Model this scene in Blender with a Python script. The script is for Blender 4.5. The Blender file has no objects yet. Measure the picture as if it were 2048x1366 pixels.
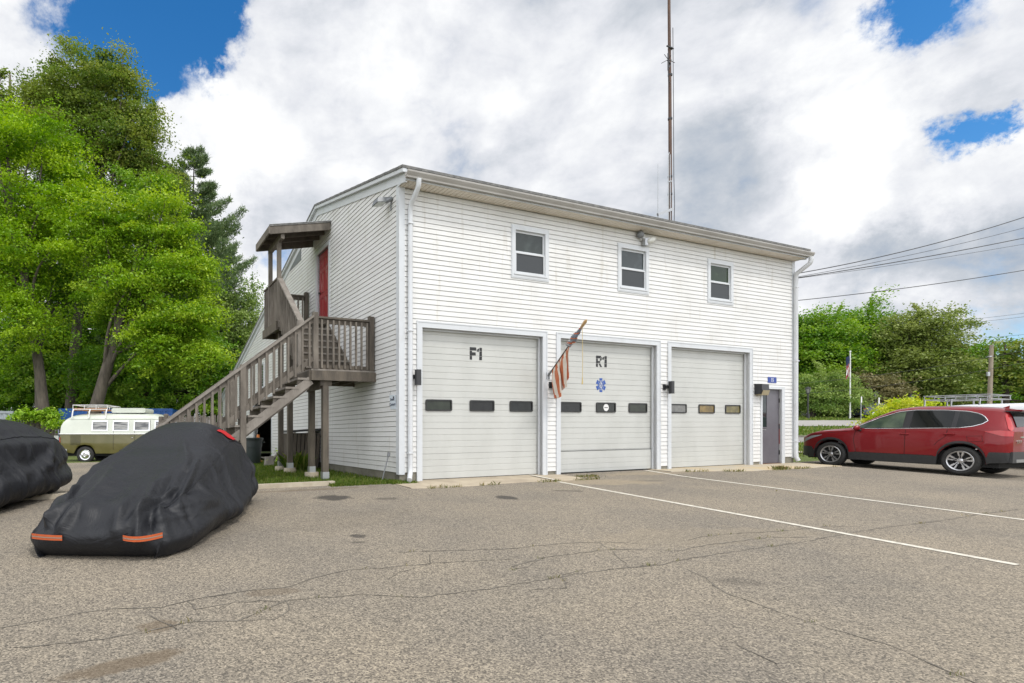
import bpy, bmesh, math, random
import numpy as np
from mathutils import Vector, Matrix
from mathutils.bvhtree import BVHTree
R = math.radians
scene = bpy.context.scene
COL = scene.collection
random.seed(7)

# ------------------------------------------------------------------ frames
# world: camera at the origin looking along +Y.  The fire station has its own frame (s along the front,
# t into the building, z up) with its front corner at C0 and its sills climbing very slightly to the right.
CAM_H = 0.90
F, U0, V0 = 1079.0, 700.0, 872.0
AX = np.array([0.92230148, 0.38647118]); AY = np.array([-0.38647118, 0.92230148])
C0 = np.array([0.96981464, 10.57]); RISE = 0.0104

def B(s, t, z):
    p = C0 + s*AX + t*AY
    return (p[0], p[1], z + RISE*s)

def at(u, v, d):
    """point seen at photo pixel (u, v) standing d metres away"""
    return ((u-U0)/F*d, d, CAM_H - (v-V0)/F*d)

def sstep(a, b, x):
    x = np.clip((np.asarray(x, float)-a)/(b-a), 0, 1)
    return x*x*(3-2*x)

HY = [-50, 17, 22, 28, 34, 42, 50, 56, 80, 200, 900]
HZ = [0, 0, .12, .30, .58, 1.40, 2.15, 2.66, 3.1, 3.4, 3.6]

def Gw(x, y):
    """terrain height at world x, y"""
    x = np.asarray(x, float); y = np.asarray(y, float)
    rx, ry = x-C0[0], y-C0[1]
    s = rx*AX[0]+ry*AX[1]; t = rx*AY[0]+ry*AY[1]
    z = RISE*np.clip(s, -14, 20) + .05*np.clip(t, -16, 0)
    z = z - .095*sstep(12.9, 13.8, s)*(1-sstep(0.5, 4, t))
    z = z + np.interp(y, HY, HZ)*sstep(13.0, 17.0, s)
    return z

def G(s, t):
    p = C0 + s*AX + t*AY
    return float(Gw(p[0], p[1]))

def Bg(s, t, dz=0.0):
    p = C0 + s*AX + t*AY
    return (p[0], p[1], float(Gw(p[0], p[1]))+dz)

# ------------------------------------------------------------------ mesh helpers
class MB:
    def __init__(self, fn=None):
        self.v = []; self.f = []; self.fn = fn; self.mi = []; self.m = 0
    def pt(self, p, fn=None):
        fn = fn or self.fn
        self.v.append(tuple(fn(*p)) if fn else tuple(p)); return len(self.v)-1
    def face(self, idx):
        self.f.append(tuple(idx)); self.mi.append(self.m)
    def poly(self, pts, fn=None):
        self.face([self.pt(p, fn) for p in pts])
    def box(self, x0, x1, y0, y1, z0, z1, fn=None):
        a = [self.pt(p, fn) for p in ((x0,y0,z0),(x1,y0,z0),(x1,y1,z0),(x0,y1,z0),(x0,y0,z1),(x1,y0,z1),(x1,y1,z1),(x0,y1,z1))]
        for q in ((0,3,2,1),(4,5,6,7),(0,1,5,4),(1,2,6,5),(2,3,7,6),(3,0,4,7)):
            self.face([a[i] for i in q])
        return self
    def hexa(self, p8, fn=None):
        a = [self.pt(p, fn) for p in p8]
        for q in ((0,3,2,1),(4,5,6,7),(0,1,5,4),(1,2,6,5),(2,3,7,6),(3,0,4,7)):
            self.face([a[i] for i in q])
        return self
    def beam(self, a, b, w, h, up=(0,0,1), fn=None):
        """rectangular bar from a to b (centre line), w across, h along up"""
        fn = fn or self.fn
        if fn: a = fn(*a); b = fn(*b)
        a = Vector(a); b = Vector(b); d = (b-a).normalized(); up = Vector(up)
        sd = d.cross(up)
        if sd.length < 1e-4: sd = d.cross(Vector((0,1,0)))
        sd.normalize(); u2 = sd.cross(d).normalized()
        sd *= w/2; u2 *= h/2
        i0 = len(self.v)
        for c in (a, b):
            for q in (-sd-u2, sd-u2, sd+u2, -sd+u2): self.v.append(tuple(c+q))
        for q in ((0,3,2,1),(4,5,6,7),(0,1,5,4),(1,2,6,5),(2,3,7,6),(3,0,4,7)):
            self.face([i0+i for i in q])
        return self
    def tube(self, pts, r, n=8, fn=None, cap=True):
        fn = fn or self.fn
        P = [Vector(fn(*p)) if fn else Vector(p) for p in pts]
        rs = r if isinstance(r, (list, tuple)) else [r]*len(P)
        i0 = len(self.v); prev = None
        for i, p in enumerate(P):
            d = (P[min(i+1, len(P)-1)]-P[max(i-1, 0)])
            if d.length < 1e-9: d = Vector((0,0,1))
            d.normalize()
            if prev is None:
                a = d.orthogonal().normalized()
            else:
                a = prev - d*prev.dot(d)
                a = a.normalized() if a.length > 1e-6 else d.orthogonal().normalized()
            prev = a; b = d.cross(a)
            for k in range(n):
                an = 2*math.pi*k/n
                self.v.append(tuple(p + (a*math.cos(an)+b*math.sin(an))*rs[i]))
        for i in range(len(P)-1):
            for k in range(n):
                k2 = (k+1) % n
                self.face((i0+i*n+k, i0+i*n+k2, i0+(i+1)*n+k2, i0+(i+1)*n+k))
        if cap:
            self.face([i0+k for k in range(n)][::-1]); self.face([i0+(len(P)-1)*n+k for k in range(n)])
        return self
    def grid(self, rows, closed=False):
        """rows: list of equal-length point lists"""
        i0 = len(self.v); n = len(rows[0])
        for r in rows:
            for p in r: self.pt(p)
        for i in range(len(rows)-1):
            for k in range(n if closed else n-1):
                k2 = (k+1) % n
                self.face((i0+i*n+k, i0+i*n+k2, i0+(i+1)*n+k2, i0+(i+1)*n+k))
        return self
    def prism(self, poly, fn0, fn1):
        """closed polygon given as 2-D points, fn0/fn1 turn (a,b) into the two end faces"""
        n = len(poly)
        a = [self.pt(fn0(*p)) for p in poly]; b = [self.pt(fn1(*p)) for p in poly]
        self.face(a[::-1]); self.face(b)
        for i in range(n):
            j = (i+1) % n
            self.face((a[i], a[j], b[j], b[i]))
        return self
    def lathe(self, prof, n, fn):
        """prof: (r, h) pairs; fn(x, y, h) maps to the world"""
        rows = []
        for r, h in prof:
            rows.append([fn(r*math.cos(2*math.pi*k/n), r*math.sin(2*math.pi*k/n), h) for k in range(n)])
        sv = self.fn; self.fn = None
        self.grid(rows, True); self.fn = sv
        return self

ORG = {}
def _finish(me, name, mats, parent, smooth, loc):
    if not isinstance(mats, (list, tuple)): mats = [mats]
    for m in mats: me.materials.append(m)
    o = bpy.data.objects.new(name, me); COL.objects.link(o)
    if parent is not None:
        o.parent = parent; ORG[o.name] = ORG[parent.name]
    else:
        o.location = loc; ORG[o.name] = Vector(loc)
    if smooth:
        me.polygons.foreach_set('use_smooth', [True]*len(me.polygons))
        if smooth != True:
            try: me.set_sharp_from_angle(angle=R(smooth))
            except Exception: pass
    return o

def obj(name, mb, mats, parent=None, smooth=False, loc=None, fix=False):
    if parent is not None: loc = ORG[parent.name]
    if loc is None:
        a = np.array(mb.v); loc = ((a[:,0].min()+a[:,0].max())/2, (a[:,1].min()+a[:,1].max())/2, a[:,2].min())
    loc = Vector(loc)
    me = bpy.data.meshes.new(name)
    me.from_pydata([(p[0]-loc.x, p[1]-loc.y, p[2]-loc.z) for p in mb.v], [], mb.f)
    if any(mb.mi): me.polygons.foreach_set('material_index', mb.mi)
    if fix:
        bm = bmesh.new(); bm.from_mesh(me)
        bmesh.ops.remove_doubles(bm, verts=bm.verts, dist=1e-5)
        bmesh.ops.recalc_face_normals(bm, faces=bm.faces); bm.to_mesh(me); bm.free()
    me.update()
    return _finish(me, name, mats, parent, smooth, loc)

def tag(o, label=None, cat=None, group=None, kind=None):
    if label: o['label'] = label
    if cat: o['category'] = cat
    if group: o['group'] = group
    if kind: o['kind'] = kind
    return o

def thing(name, label, cat, loc, group=None):
    o = bpy.data.objects.new(name, None); COL.objects.link(o)
    o.empty_display_size = .2; o.location = loc; ORG[o.name] = Vector(loc)
    return tag(o, label, cat, group)

def text(name, body, size, parent, loc, ang, m, extrude=.002, align='CENTER', sx=1.0, tilt=0):
    cu = bpy.data.curves.new(name, 'FONT'); cu.body = body; cu.size = size; cu.extrude = extrude
    cu.align_x = align; cu.align_y = 'CENTER'
    tmp = bpy.data.objects.new('tmp', cu); me = bpy.data.meshes.new_from_object(tmp)
    bpy.data.objects.remove(tmp); bpy.data.curves.remove(cu); me.materials.clear(); me.materials.append(m)
    o = bpy.data.objects.new(name, me); COL.objects.link(o)
    o.rotation_euler = (math.pi/2-tilt, 0, ang); o.scale = (sx, 1, 1)
    o.parent = parent; o.location = Vector(loc)-ORG[parent.name]; ORG[o.name] = ORG[parent.name]
    return o

# ------------------------------------------------------------------ materials
def nmat(name):
    m = bpy.data.materials.new(name); m.use_nodes = True
    nt = m.node_tree; return m, nt, nt.nodes, nt.links, nt.nodes['Principled BSDF']

def N(nt, typ, **kw):
    n = nt.nodes.new(typ)
    for k, v in kw.items():
        if k in n.inputs: n.inputs[k].default_value = v
        else: setattr(n, k, v)
    return n

def c4(c): return (c[0], c[1], c[2], 1)

def mat(name, c, rough=.6, metal=0, c2=None, scale=4, bump=0, bscale=None, detail=6, stretch=None, spec=.5, coat=0, ramp=(.35,.65), emit=None):
    m, nt, ns, ln, p = nmat(name)
    p.inputs['Base Color'].default_value = c4(c); p.inputs['Roughness'].default_value = rough
    p.inputs['Metallic'].default_value = metal; p.inputs['Specular IOR Level'].default_value = spec
    if coat: p.inputs['Coat Weight'].default_value = coat; p.inputs['Coat Roughness'].default_value = .03
    if c2 is not None or bump:
        tc = N(nt, 'ShaderNodeTexCoord'); src = tc.outputs['Object']
        if stretch:
            mp = N(nt, 'ShaderNodeMapping'); mp.inputs['Scale'].default_value = stretch
            ln.new(src, mp.inputs[0]); src = mp.outputs[0]
    if c2 is not None:
        no = N(nt, 'ShaderNodeTexNoise', Scale=scale, Detail=detail, Roughness=.6); ln.new(src, no.inputs['Vector'])
        cr = N(nt, 'ShaderNodeValToRGB'); e = cr.color_ramp.elements
        e[0].position, e[1].position = ramp; e[0].color = c4(c); e[1].color = c4(c2)
        ln.new(no.outputs['Fac'], cr.inputs[0]); ln.new(cr.outputs[0], p.inputs['Base Color'])
    if bump:
        nb = N(nt, 'ShaderNodeTexNoise', Scale=bscale or scale*4, Detail=5); ln.new(src, nb.inputs['Vector'])
        bp = N(nt, 'ShaderNodeBump', Strength=bump, Distance=.02); ln.new(nb.outputs['Fac'], bp.inputs['Height'])
        ln.new(bp.outputs[0], p.inputs['Normal'])
    if emit: 
        p.inputs['Emission Color'].default_value = c4(emit[:3]); p.inputs['Emission Strength'].default_value = emit[3]
    return m

def leafmat(name, c1, c2, c3, trans=.35):
    """foliage: each leaf takes its own hue from a stored random value; some light passes through"""
    m, nt, ns, ln, p = nmat(name)
    a = N(nt, 'ShaderNodeAttribute', attribute_name='tint')
    cr = N(nt, 'ShaderNodeValToRGB'); e = cr.color_ramp.elements
    e[0].position = .15; e[0].color = c4(c1); e[1].position = .9; e[1].color = c4(c3)
    k = e.new(.55); k.color = c4(c2)
    ln.new(a.outputs['Fac'], cr.inputs[0]); ln.new(cr.outputs[0], p.inputs['Base Color'])
    p.inputs['Roughness'].default_value = .5; p.inputs['Specular IOR Level'].default_value = .35
    tr = N(nt, 'ShaderNodeBsdfTranslucent'); mx = N(nt, 'ShaderNodeMixShader'); mx.inputs[0].default_value = trans
    hs = N(nt, 'ShaderNodeHueSaturation', Saturation=1.15, Value=1.5); ln.new(cr.outputs[0], hs.inputs['Color'])
    ln.new(hs.outputs[0], tr.inputs['Color'])
    ln.new(p.outputs[0], mx.inputs[1]); ln.new(tr.outputs[0], mx.inputs[2])
    ln.new(mx.outputs[0], nt.nodes['Material Output'].inputs['Surface'])
    return m

M = {}
def siding_mat():
    m, nt, ns, ln, p = nmat('white_vinyl_siding'); tc = N(nt, 'ShaderNodeTexCoord')
    def noise(scale, st, lo, hi, det=6):
        mp = N(nt, 'ShaderNodeMapping'); mp.inputs['Scale'].default_value = st; ln.new(tc.outputs['Object'], mp.inputs[0])
        n = N(nt, 'ShaderNodeTexNoise', Scale=scale, Detail=det, Roughness=.62); ln.new(mp.outputs[0], n.inputs['Vector'])
        r = N(nt, 'ShaderNodeMapRange'); r.inputs[1].default_value = lo; r.inputs[2].default_value = hi; ln.new(n.outputs['Fac'], r.inputs[0]); return r.outputs[0]
    def mix(f, a, c):
        x = N(nt, 'ShaderNodeMix', data_type='RGBA'); ln.new(f, x.inputs[0])
        if isinstance(a, tuple): x.inputs[6].default_value = c4(a)
        else: ln.new(a, x.inputs[6])
        x.inputs[7].default_value = c4(c); return x.outputs[2]
    c = mix(noise(1.0, (1,1,1.5), .42, .80), (.67,.668,.655), (.58,.572,.55))
    c = mix(noise(3.2, (2.2,2.2,.22), .58, .80), c, (.50,.475,.42))        # run-off streaks
    c = mix(noise(7, (1,1,2.5), .66, .78, 9), c, (.44,.42,.36))            # specks of mildew
    ln.new(c, p.inputs['Base Color']); p.inputs['Roughness'].default_value = .42
    return m
M['siding'] = siding_mat()
M['trim'] = mat('white_trim', (.56,.58,.60), .38, c2=(.49,.50,.505), scale=3, ramp=(.5,.8))
M['gutter'] = mat('weathered_aluminium_gutter', (.37,.355,.33), .42, c2=(.27,.255,.235), scale=1.2, ramp=(.3,.7))
M['downpipe'] = mat('grey_white_downpipe', (.60,.62,.645), .35, c2=(.53,.54,.55), scale=2)
M['soffit'] = mat('cream_soffit', (.74,.69,.61), .5, c2=(.60,.53,.44), scale=3, ramp=(.5,.8))
M['garage'] = mat('off_white_door_panels', (.50,.505,.48), .38, c2=(.43,.435,.41), scale=1.2, stretch=(1,1,.6), ramp=(.4,.75))
M['black'] = mat('black_rubber', (.018,.018,.018), .45)
M['blackmetal'] = mat('black_metal', (.022,.022,.024), .38)
M['glass'] = mat('dark_glass', (.012,.016,.015), .04, spec=.8)
M['glassw'] = mat('window_glass', (.02,.028,.028), .03, spec=.4)
M['screen'] = mat('insect_screen', (.05,.055,.06), .5, spec=.3)
M['concrete'] = mat('stained_concrete', (.40,.34,.25), .85, c2=(.30,.25,.185), scale=2.4, bump=.25, bscale=40)
M['foundation'] = mat('old_concrete', (.23,.215,.175), .9, c2=(.12,.115,.085), scale=2.2, bump=.3, bscale=20, ramp=(.35,.7))
M['kerb'] = mat('pale_kerb_concrete', (.45,.40,.31), .85, c2=(.36,.31,.23), scale=5, bump=.25, bscale=40)
M['shingle'] = mat('grey_asphalt_shingles', (.105,.105,.105), .9, c2=(.20,.195,.185), scale=9, bump=.5, bscale=25)
M['wood'] = mat('weathered_grey_wood', (.20,.175,.145), .8, c2=(.08,.067,.054), scale=5, stretch=(1,1,.35), bump=.3, bscale=30, ramp=(.3,.7))
M['woodw'] = mat('weathered_brown_wood', (.135,.112,.085), .8, c2=(.055,.046,.037), scale=5, stretch=(1,1,.3), bump=.3, bscale=30, ramp=(.3,.7))
M['woodp'] = mat('pale_grey_wood', (.26,.235,.205), .8, c2=(.15,.13,.11), scale=6, stretch=(1,1,.4), bump=.3, bscale=30, ramp=(.3,.7))
M['reddoor'] = mat('faded_red_paint', (.28,.018,.022), .5, c2=(.36,.24,.22), scale=5, stretch=(3,3,.5), ramp=(.56,.70))
M['greydoor'] = mat('slate_grey_door', (.105,.10,.115), .42, c2=(.125,.12,.135), scale=3)
M['steel'] = mat('galvanised_steel', (.42,.43,.44), .35, metal=.8)
M['bluegrey'] = mat('dull_grey_metal', (.20,.21,.22), .5, metal=.4)
M['rust'] = mat('rusty_steel', (.055,.036,.03), .75, c2=(.13,.07,.045), scale=3, stretch=(1,1,.4))
M['whitepaint'] = mat('white_paint', (.7,.7,.69), .4)
M['roadpaint'] = mat('worn_road_paint', (.66,.62,.53), .7, c2=(.40,.37,.31), scale=16, ramp=(.42,.70), detail=8)
M['asphaltroad'] = mat('road_asphalt', (.20,.19,.175), .9, c2=(.25,.24,.22), scale=1.5)
M['palepave'] = mat('pale_pavement', (.33,.315,.295), .9, c2=(.28,.265,.245), scale=.6)
M['bark'] = mat('grey_bark', (.125,.105,.082), .9, c2=(.055,.046,.036), scale=3, stretch=(2,2,.5), bump=.6, bscale=12)
M['barkd'] = mat('dark_bark', (.06,.048,.038), .9, c2=(.03,.025,.02), scale=3, stretch=(2,2,.5), bump=.6, bscale=12)
M['letter'] = mat('black_lettering', (.012,.012,.013), .5)
M['emblem'] = mat('blue_emblem', (.015,.075,.33), .45)
M['signblue'] = mat('blue_sign', (.012,.045,.26), .4)
# ================================================================== FIRE STATION
W, ZB, ZE = 12.77, .18, 5.78           # front width, siding base, soffit height
TR, ZR = 4.75, 7.30                    # ridge
EO = .36                               # eave overhang
ZE0 = 6.03
def roof_top(t):
    return ZE0 + (t+EO)*(ZR-ZE0)/(TR+EO) if t < TR else ZR - (t-TR)*.268
TEND = 20.5
st = thing('fire_station', 'white clapboard two storey fire station with three garage doors', 'building', B(0,0,0))
LIP = .019; EXP = .1016

doors = [(.50, 3.56), (4.07, 7.15), (7.66, 10.75)]
DT = 3.06                               # opening height
man = (11.30, 12.18, 2.09)
wins = [(2.72, 3.71), (5.85, 6.85), (9.05, 10.04)]
WZ0, WZ1 = 4.30, 5.41

def strip_minus(lo, hi, cuts):
    segs = [(lo, hi)]
    for a, b in cuts:
        out = []
        for x, y in segs:
            if b <= x or a >= y: out.append((x, y)); continue
            if a > x: out.append((x, a))
            if b < y: out.append((b, y))
        segs = out
    return segs

def course(mb, a0, a1, z0, z1, place, a0t=None, a1t=None):
    """one clapboard: sloping face, its bottom lip; place(a, out, z)"""
    a0t = a0 if a0t is None else a0t; a1t = a1 if a1t is None else a1t
    zt = z1-.0095
    p = [mb.pt(place(a0, LIP, z0)), mb.pt(place(a1, LIP, z0)), mb.pt(place(a1t, .010, zt)), mb.pt(place(a0t, .010, zt)),
         mb.pt(place(a0, -.004, z0)), mb.pt(place(a1, -.004, z0)), mb.pt(place(a1t, -.003, zt)), mb.pt(place(a0t, -.003, zt))]
    mb.face((p[0], p[1], p[2], p[3])); mb.face((p[4], p[5], p[1], p[0])); mb.face((p[3], p[2], p[6], p[7]))

mb = MB()
fr = lambda a, o, z: B(a, -o, z)
z = ZB-EXP; rr = random.Random(3)
while z < ZE-.01:
    z1 = min(z+EXP, ZE)
    cuts = []
    zm = (z+z1)/2
    for a, b in doors:
        if zm < DT+.06: cuts.append((a-.06, b+.06))
    if zm < man[2]+.03: cuts.append((man[0]-.05, man[1]+.05))
    if z < ZB-.01: cuts.append((-.1, doors[0][0])); cuts.append((man[1], W+.1))
    for a, b in wins:
        if WZ0+.05 < zm < WZ1-.05: cuts.append((a+.05, b-.05))
    for a, b in strip_minus(.0, W, cuts):
        # panels butt-lap at random joints, each a hair proud of its neighbour
        x = a
        while x < b-.01:
            L = min(b, x+rr.uniform(2.2, 3.7))
            if b-L < .5: L = b
            dz = rr.uniform(-.0012, .0012)
            course(mb, x, L-(.0025 if L < b else 0), z+dz, z1, fr)
            x = L
    z = z1
front = obj('front_wall', mb, M['siding'], st)
# solid wall behind the siding so nothing shows through
mb = MB(B)
def wall_with_holes(mb, t0, t1):
    xs = sorted(set([0.02, W-.02]+[v for d in doors for v in d]+[man[0], man[1]]+[v for w in wins for v in (w[0]+.06, w[1]-.06)]))
    for a, b in zip(xs[:-1], xs[1:]):
        m_ = (a+b)/2; zs = [(.0, ZE)]
        for d in doors:
            if d[0] < m_ < d[1]: zs = [(DT, ZE)]
        if man[0] < m_ < man[1]: zs = [(man[2], ZE)]
        for w in wins:
            if w[0]+.06 < m_ < w[1]-.06: zs = [q for lo, hi in zs for q in ((lo, WZ0+.06), (WZ1-.06, hi))]
        for lo, hi in zs: mb.box(a, b, t0, t1, lo, hi)
wall_with_holes(mb, .006, .16)
obj('wall_core', mb, M['whitepaint'], st)

# ---- side (gable) wall
mb = MB()
sd = lambda a, o, z: B(-o, a, z)
upd = (3.93, 4.86, 3.86, 5.93)          # upper red door (t0, t1, z0, z1)
gop = (9.9, 12.9, 0.0, 2.35)           # open bay at the back of the side wall
def t_at(z):
    """span of t under the roof at height z"""
    zr = z+.14
    a = 0.0 if zr < roof_top(0) else (zr-ZE0)*(TR+EO)/(ZR-ZE0)-EO
    b = min(TEND, TR+(ZR-zr)/.268)
    return max(a, 0), b
z = ZB
while z < ZR-.16:
    z1 = z+EXP; zm = (z+z1)/2
    a0, b0 = t_at(z); a1, b1 = t_at(z1)
    if b0 <= a0: break
    if b1 < a1: a1 = b1 = (a0+b0)/2
    cuts = []
    if upd[2] < zm < upd[3]+.05: cuts.append((upd[0]-.05, upd[1]+.05))
    if zm < gop[3]: cuts.append((gop[0], gop[1]))
    for a, b in strip_minus(a0, b0, cuts):
        course(mb, b, a, z, z1, sd, b1 if b == b0 else b, a1 if a == a0 else a)
    z = z1
obj('side_wall', mb, M['siding'], st)
mb = MB(B)
prof = [(0.16, 0)] + [(upd[0], 0), (upd[0], upd[3]), (upd[1], upd[3]), (upd[1], 0)]
def core(mb, t0, t1, z0):
    n = 12
    for i in range(n):
        a, b = t0+(t1-t0)*i/n, t0+(t1-t0)*(i+1)/n
        mb.hexa([(.006,a,z0),(.15,a,z0),(.15,b,z0),(.006,b,z0),(.006,a,roof_top(a)-.15),(.15,a,roof_top(a)-.15),(.15,b,roof_top(b)-.15),(.006,b,roof_top(b)-.15)])
core(mb, .16, upd[0], 0); core(mb, upd[0], upd[1], upd[3]); mb.box(.006, .15, upd[0], upd[1], 0, upd[2])
core(mb, upd[1], gop[0], 0); core(mb, gop[0], gop[1], gop[3]); core(mb, gop[1], TEND, 0)
mb.box(W-.15, W-.006, .16, TEND, 0, 3.0)
for i in range(12):
    a, b = .16+(TEND-.16)*i/12, .16+(TEND-.16)*(i+1)/12
    mb.hexa([(W-.15,a,3.0),(W-.006,a,3.0),(W-.006,b,3.0),(W-.15,b,3.0),(W-.15,a,roof_top(a)-.15),(W-.006,a,roof_top(a)-.15),(W-.006,b,roof_top(b)-.15),(W-.15,b,roof_top(b)-.15)])
mb.box(.16, W-.16, TEND-.15, TEND, 0, 2.9)
mb.box(.16, W-.16, .17, TEND-.16, 3.45, 3.6)      # upper floor, keeps both storeys dark inside
mb.box(.16, W-.16, 9.3, 9.42, 0, 3.44)            # back partition of the truck bays
obj('inner_walls', mb, mat('dim_interior', (.20,.19,.17), .9), st)
# foundation, piece by piece between the openings
pcs = [(.004, .30, .02, gop[0]), (.004, .30, gop[1], TEND)]; prev = 0.0
for a, b in doors+[(man[0], man[1])]:
    pcs.append((prev+.004, a-.09, .003, .2)); prev = b+.09
pcs.append((prev, W-.004, .003, .2))
for q in pcs:
    mb = MB(B); mb.box(q[0], q[1], q[2], q[3], -.5, ZB+.015); obj('foundation', mb, M['foundation'], st)

# ---- corner boards
mb = MB(B)
for a, b in ((-.022, .105), (W-.105, W+.022)):
    mb = MB(B); mb.box(a, b, -.024, .02, ZB-.04, ZE); obj('corner_trim', mb, M['trim'], st)
mb = MB(B); mb.box(-.0222, -.004, .021, .10, ZB-.04, 5.83); obj('corner_trim', mb, M['trim'], st)

# ---- roof
mb = MB(B); TH = .05
def slab(t0, t1, s0=-.13, s1=W+.13, th=TH, dz=0):
    z0, z1 = roof_top(t0)+dz, roof_top(t1)+dz
    mb.hexa([(s0,t0,z0-th),(s1,t0,z0-th),(s1,t1,z1-th),(s0,t1,z1-th),(s0,t0,z0),(s1,t0,z0),(s1,t1,z1),(s0,t1,z1)])
rows = 30                                   # shingle courses, each lapping the one below
for i in range(rows):
    t0 = -EO+(TR+EO)*i/rows; t1 = -EO+(TR+EO)*(i+1)/rows
    slab(t0, t1+.0, dz=.0 if i % 2 else .004)
for i in range(20):
    t0 = TR+(TEND+.2-TR)*i/20; t1 = TR+(TEND+.2-TR)*(i+1)/20
    z0, z1 = roof_top(t0+1e-6), roof_top(t1)
    s0, s1 = -.13, W+.13
    mb.hexa([(s0,t0,z0-TH),(s1,t0,z0-TH),(s1,t1,z1-TH),(s0,t1,z1-TH),(s0,t0,z0),(s1,t0,z0),(s1,t1,z1),(s0,t1,z1)])
roof = obj('roof', mb, M['shingle'], st)
# rake boards on the gable: a wide frieze board and a narrow crown under the shingles
mb = MB(B)
def rake(t0, t1, s0, s1, d0, d1):
    z0, z1 = roof_top(t0), roof_top(t1 if t1 != TR else TR-1e-6)
    mb.hexa([(s0,t0,z0-d1),(s1,t0,z0-d1),(s1,t1,z1-d1),(s0,t1,z1-d1),(s0,t0,z0-d0),(s1,t0,z0-d0),(s1,t1,z1-d0),(s0,t1,z1-d0)])
for sa, sb, sc in ((-.115, -.035, 1), (W+.035, W+.115, -1)):
    rake(-EO+.01, TR, sa, sb, .052, .125); rake(TR+1e-6, TEND, sa, sb, .052, .125)
obj('rake_trim', mb, M['trim'], st)
mb = MB(B)
for sa, sb in ((-.038, .004), (W-.004, W+.038)):
    rake(-.30, TR, sa, sb, .126, .30); rake(TR+1e-6, TEND, sa, sb, .126, .30)
obj('rake_board', mb, M['trim'], st)
# soffit: grooved panels
mb = MB(B)
a = -.03
while a < W+.03:
    b = min(a+.098, W+.03)
    mb.box(a, b-.012, -.315, .0, ZE, ZE+.02); mb.box(b-.012, b, -.315, 0, ZE+.010, ZE+.02)
    a = b
obj('soffit', mb, M['soffit'], st)
mb = MB(B); mb.box(-.036, W+.036, -.335, -.316, ZE-.005, ZE+.235); obj('fascia', mb, M['trim'], st)
for a in (-.034, W): mb = MB(B); mb.box(a, a+.034, -.315, .02, ZE, ZE+.13); obj('eave_return', mb, M['trim'], st)
# K-style gutter
mb = MB()
gp = [(-.337, 5.80), (-.40, 5.80), (-.405, 5.83), (-.425, 5.86), (-.445, 5.895), (-.447, 5.925), (-.437, 5.925), (-.435, 5.90), (-.345, 5.81), (-.345, 5.925), (-.337, 5.925)]
mb.prism(gp, lambda a, b: B(-.06, a, b), lambda a, b: B(W+.16, a, b))
gut = obj('gutter', mb, M['gutter'], st, fix=True)
# downspouts
def downspout(pts, w, d, r):
    mb = MB(B)
    for a, b in zip(pts[:-1], pts[1:]):
        mb.beam(a, b, w, d, up=tuple(np.append(-AY, 0)) if abs(b[2]-a[2]) > abs(b[1]-a[1]) else (0,0,1))
    return mb
mb = MB(B)
sx = .205
mb.tube([(sx+.0,-.40,5.80),(sx,-.39,5.70),(sx,-.36,5.64),(sx,-.13,5.46),(sx,-.075,5.38),(sx,-.065,5.2),(sx,-.065,.32),(sx-.005,-.075,.2),(sx-.05,-.13,.09),(sx-.10,-.21,.045)], .05, 12)
for zz in (5.05, 2.95, .55): mb.box(sx-.06, sx+.06, -.125, -.012, zz, zz+.025)
obj('downspout', mb, M['downpipe'], st, smooth=40)
mb = MB(B); sx = W-.03
mb.tube([(sx+.09,-.40,5.80),(sx+.09,-.40,5.70),(sx+.08,-.37,5.62),(sx+.03,-.22,5.50),(sx,-.10,5.41),(sx,-.07,5.30),(sx,-.07,.30),(sx+.0,-.08,.16),(sx+.03,-.12,.06)], .058, 12)
for zz in (5.0, 2.9, .6): mb.box(sx-.065, sx+.065, -.13, -.02, zz, zz+.025)
obj('downspout', mb, M['downpipe'], st, smooth=40)

# ---- garage doors
def garage(i, s0, s1):
    z0 = .015; t = .13
    # casing round the opening
    mb = MB(B)
    mb.box(s0-.10, s0, -.03, t-.03, -.03, DT+.10); mb.box(s1, s1+.10, -.03, t-.03, -.03, DT+.10)
    mb.box(s0, s1, -.0302, t-.03, DT, DT+.10)
    mb.box(s0-.125, s0-.1002, -.038, .0, .0, DT+.125); mb.box(s1+.1002, s1+.125, -.038, .0, .0, DT+.125); mb.box(s0-.1, s1+.1, -.038, .0, DT+.1002, DT+.125)
    mb.box(s0, s0+.035, t-.06, t-.031, .0, DT); mb.box(s1-.035, s1, t-.06, t-.031, 0, DT); mb.box(s0+.035, s1-.035, t-.06, t-.031, DT-.035, DT)
    obj('door_frame', mb, M['trim'], st)
    # ribbed panels
    ns = 6; h = (DT+.03-z0)/ns
    pr = []
    for k in range(ns):
        zb = z0+k*h
        pr += [(zb, .012), (zb+.004, .0)]
        nb = 4
        for j in range(1, nb):
            zz = zb+j*h/nb
            pr += [(zz-.008, .0), (zz-.003, .006), (zz+.003, .006), (zz+.008, .0)]
        pr += [(zb+h-.004, .0), (zb+h-.0005, .012)]
    mb = MB()
    for (za, oa), (zb_, ob) in zip(pr[:-1], pr[1:]):
        tl = .0
        if i == 1 and za < z0+h*1.02 and False: tl = .02
        mb.poly([B(s0, t+oa, za), B(s1, t+oa, za), B(s1, t+ob, zb_), B(s0, t+ob, zb_)])
    mb.box(s0, s1, t+.02, t+.06, z0, DT+.03, fn=B)
    d = obj('garage_door', mb, M['garage'], st)
    # bottom seal
    mb = MB(B); mb.box(s0+.01, s1-.01, t+.004, t+.05, -.03, z0+.004); obj('bottom_seal', mb, M['black'], d)
    return d
GD = [garage(i, a, b) for i, (a, b) in enumerate(doors)]
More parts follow.
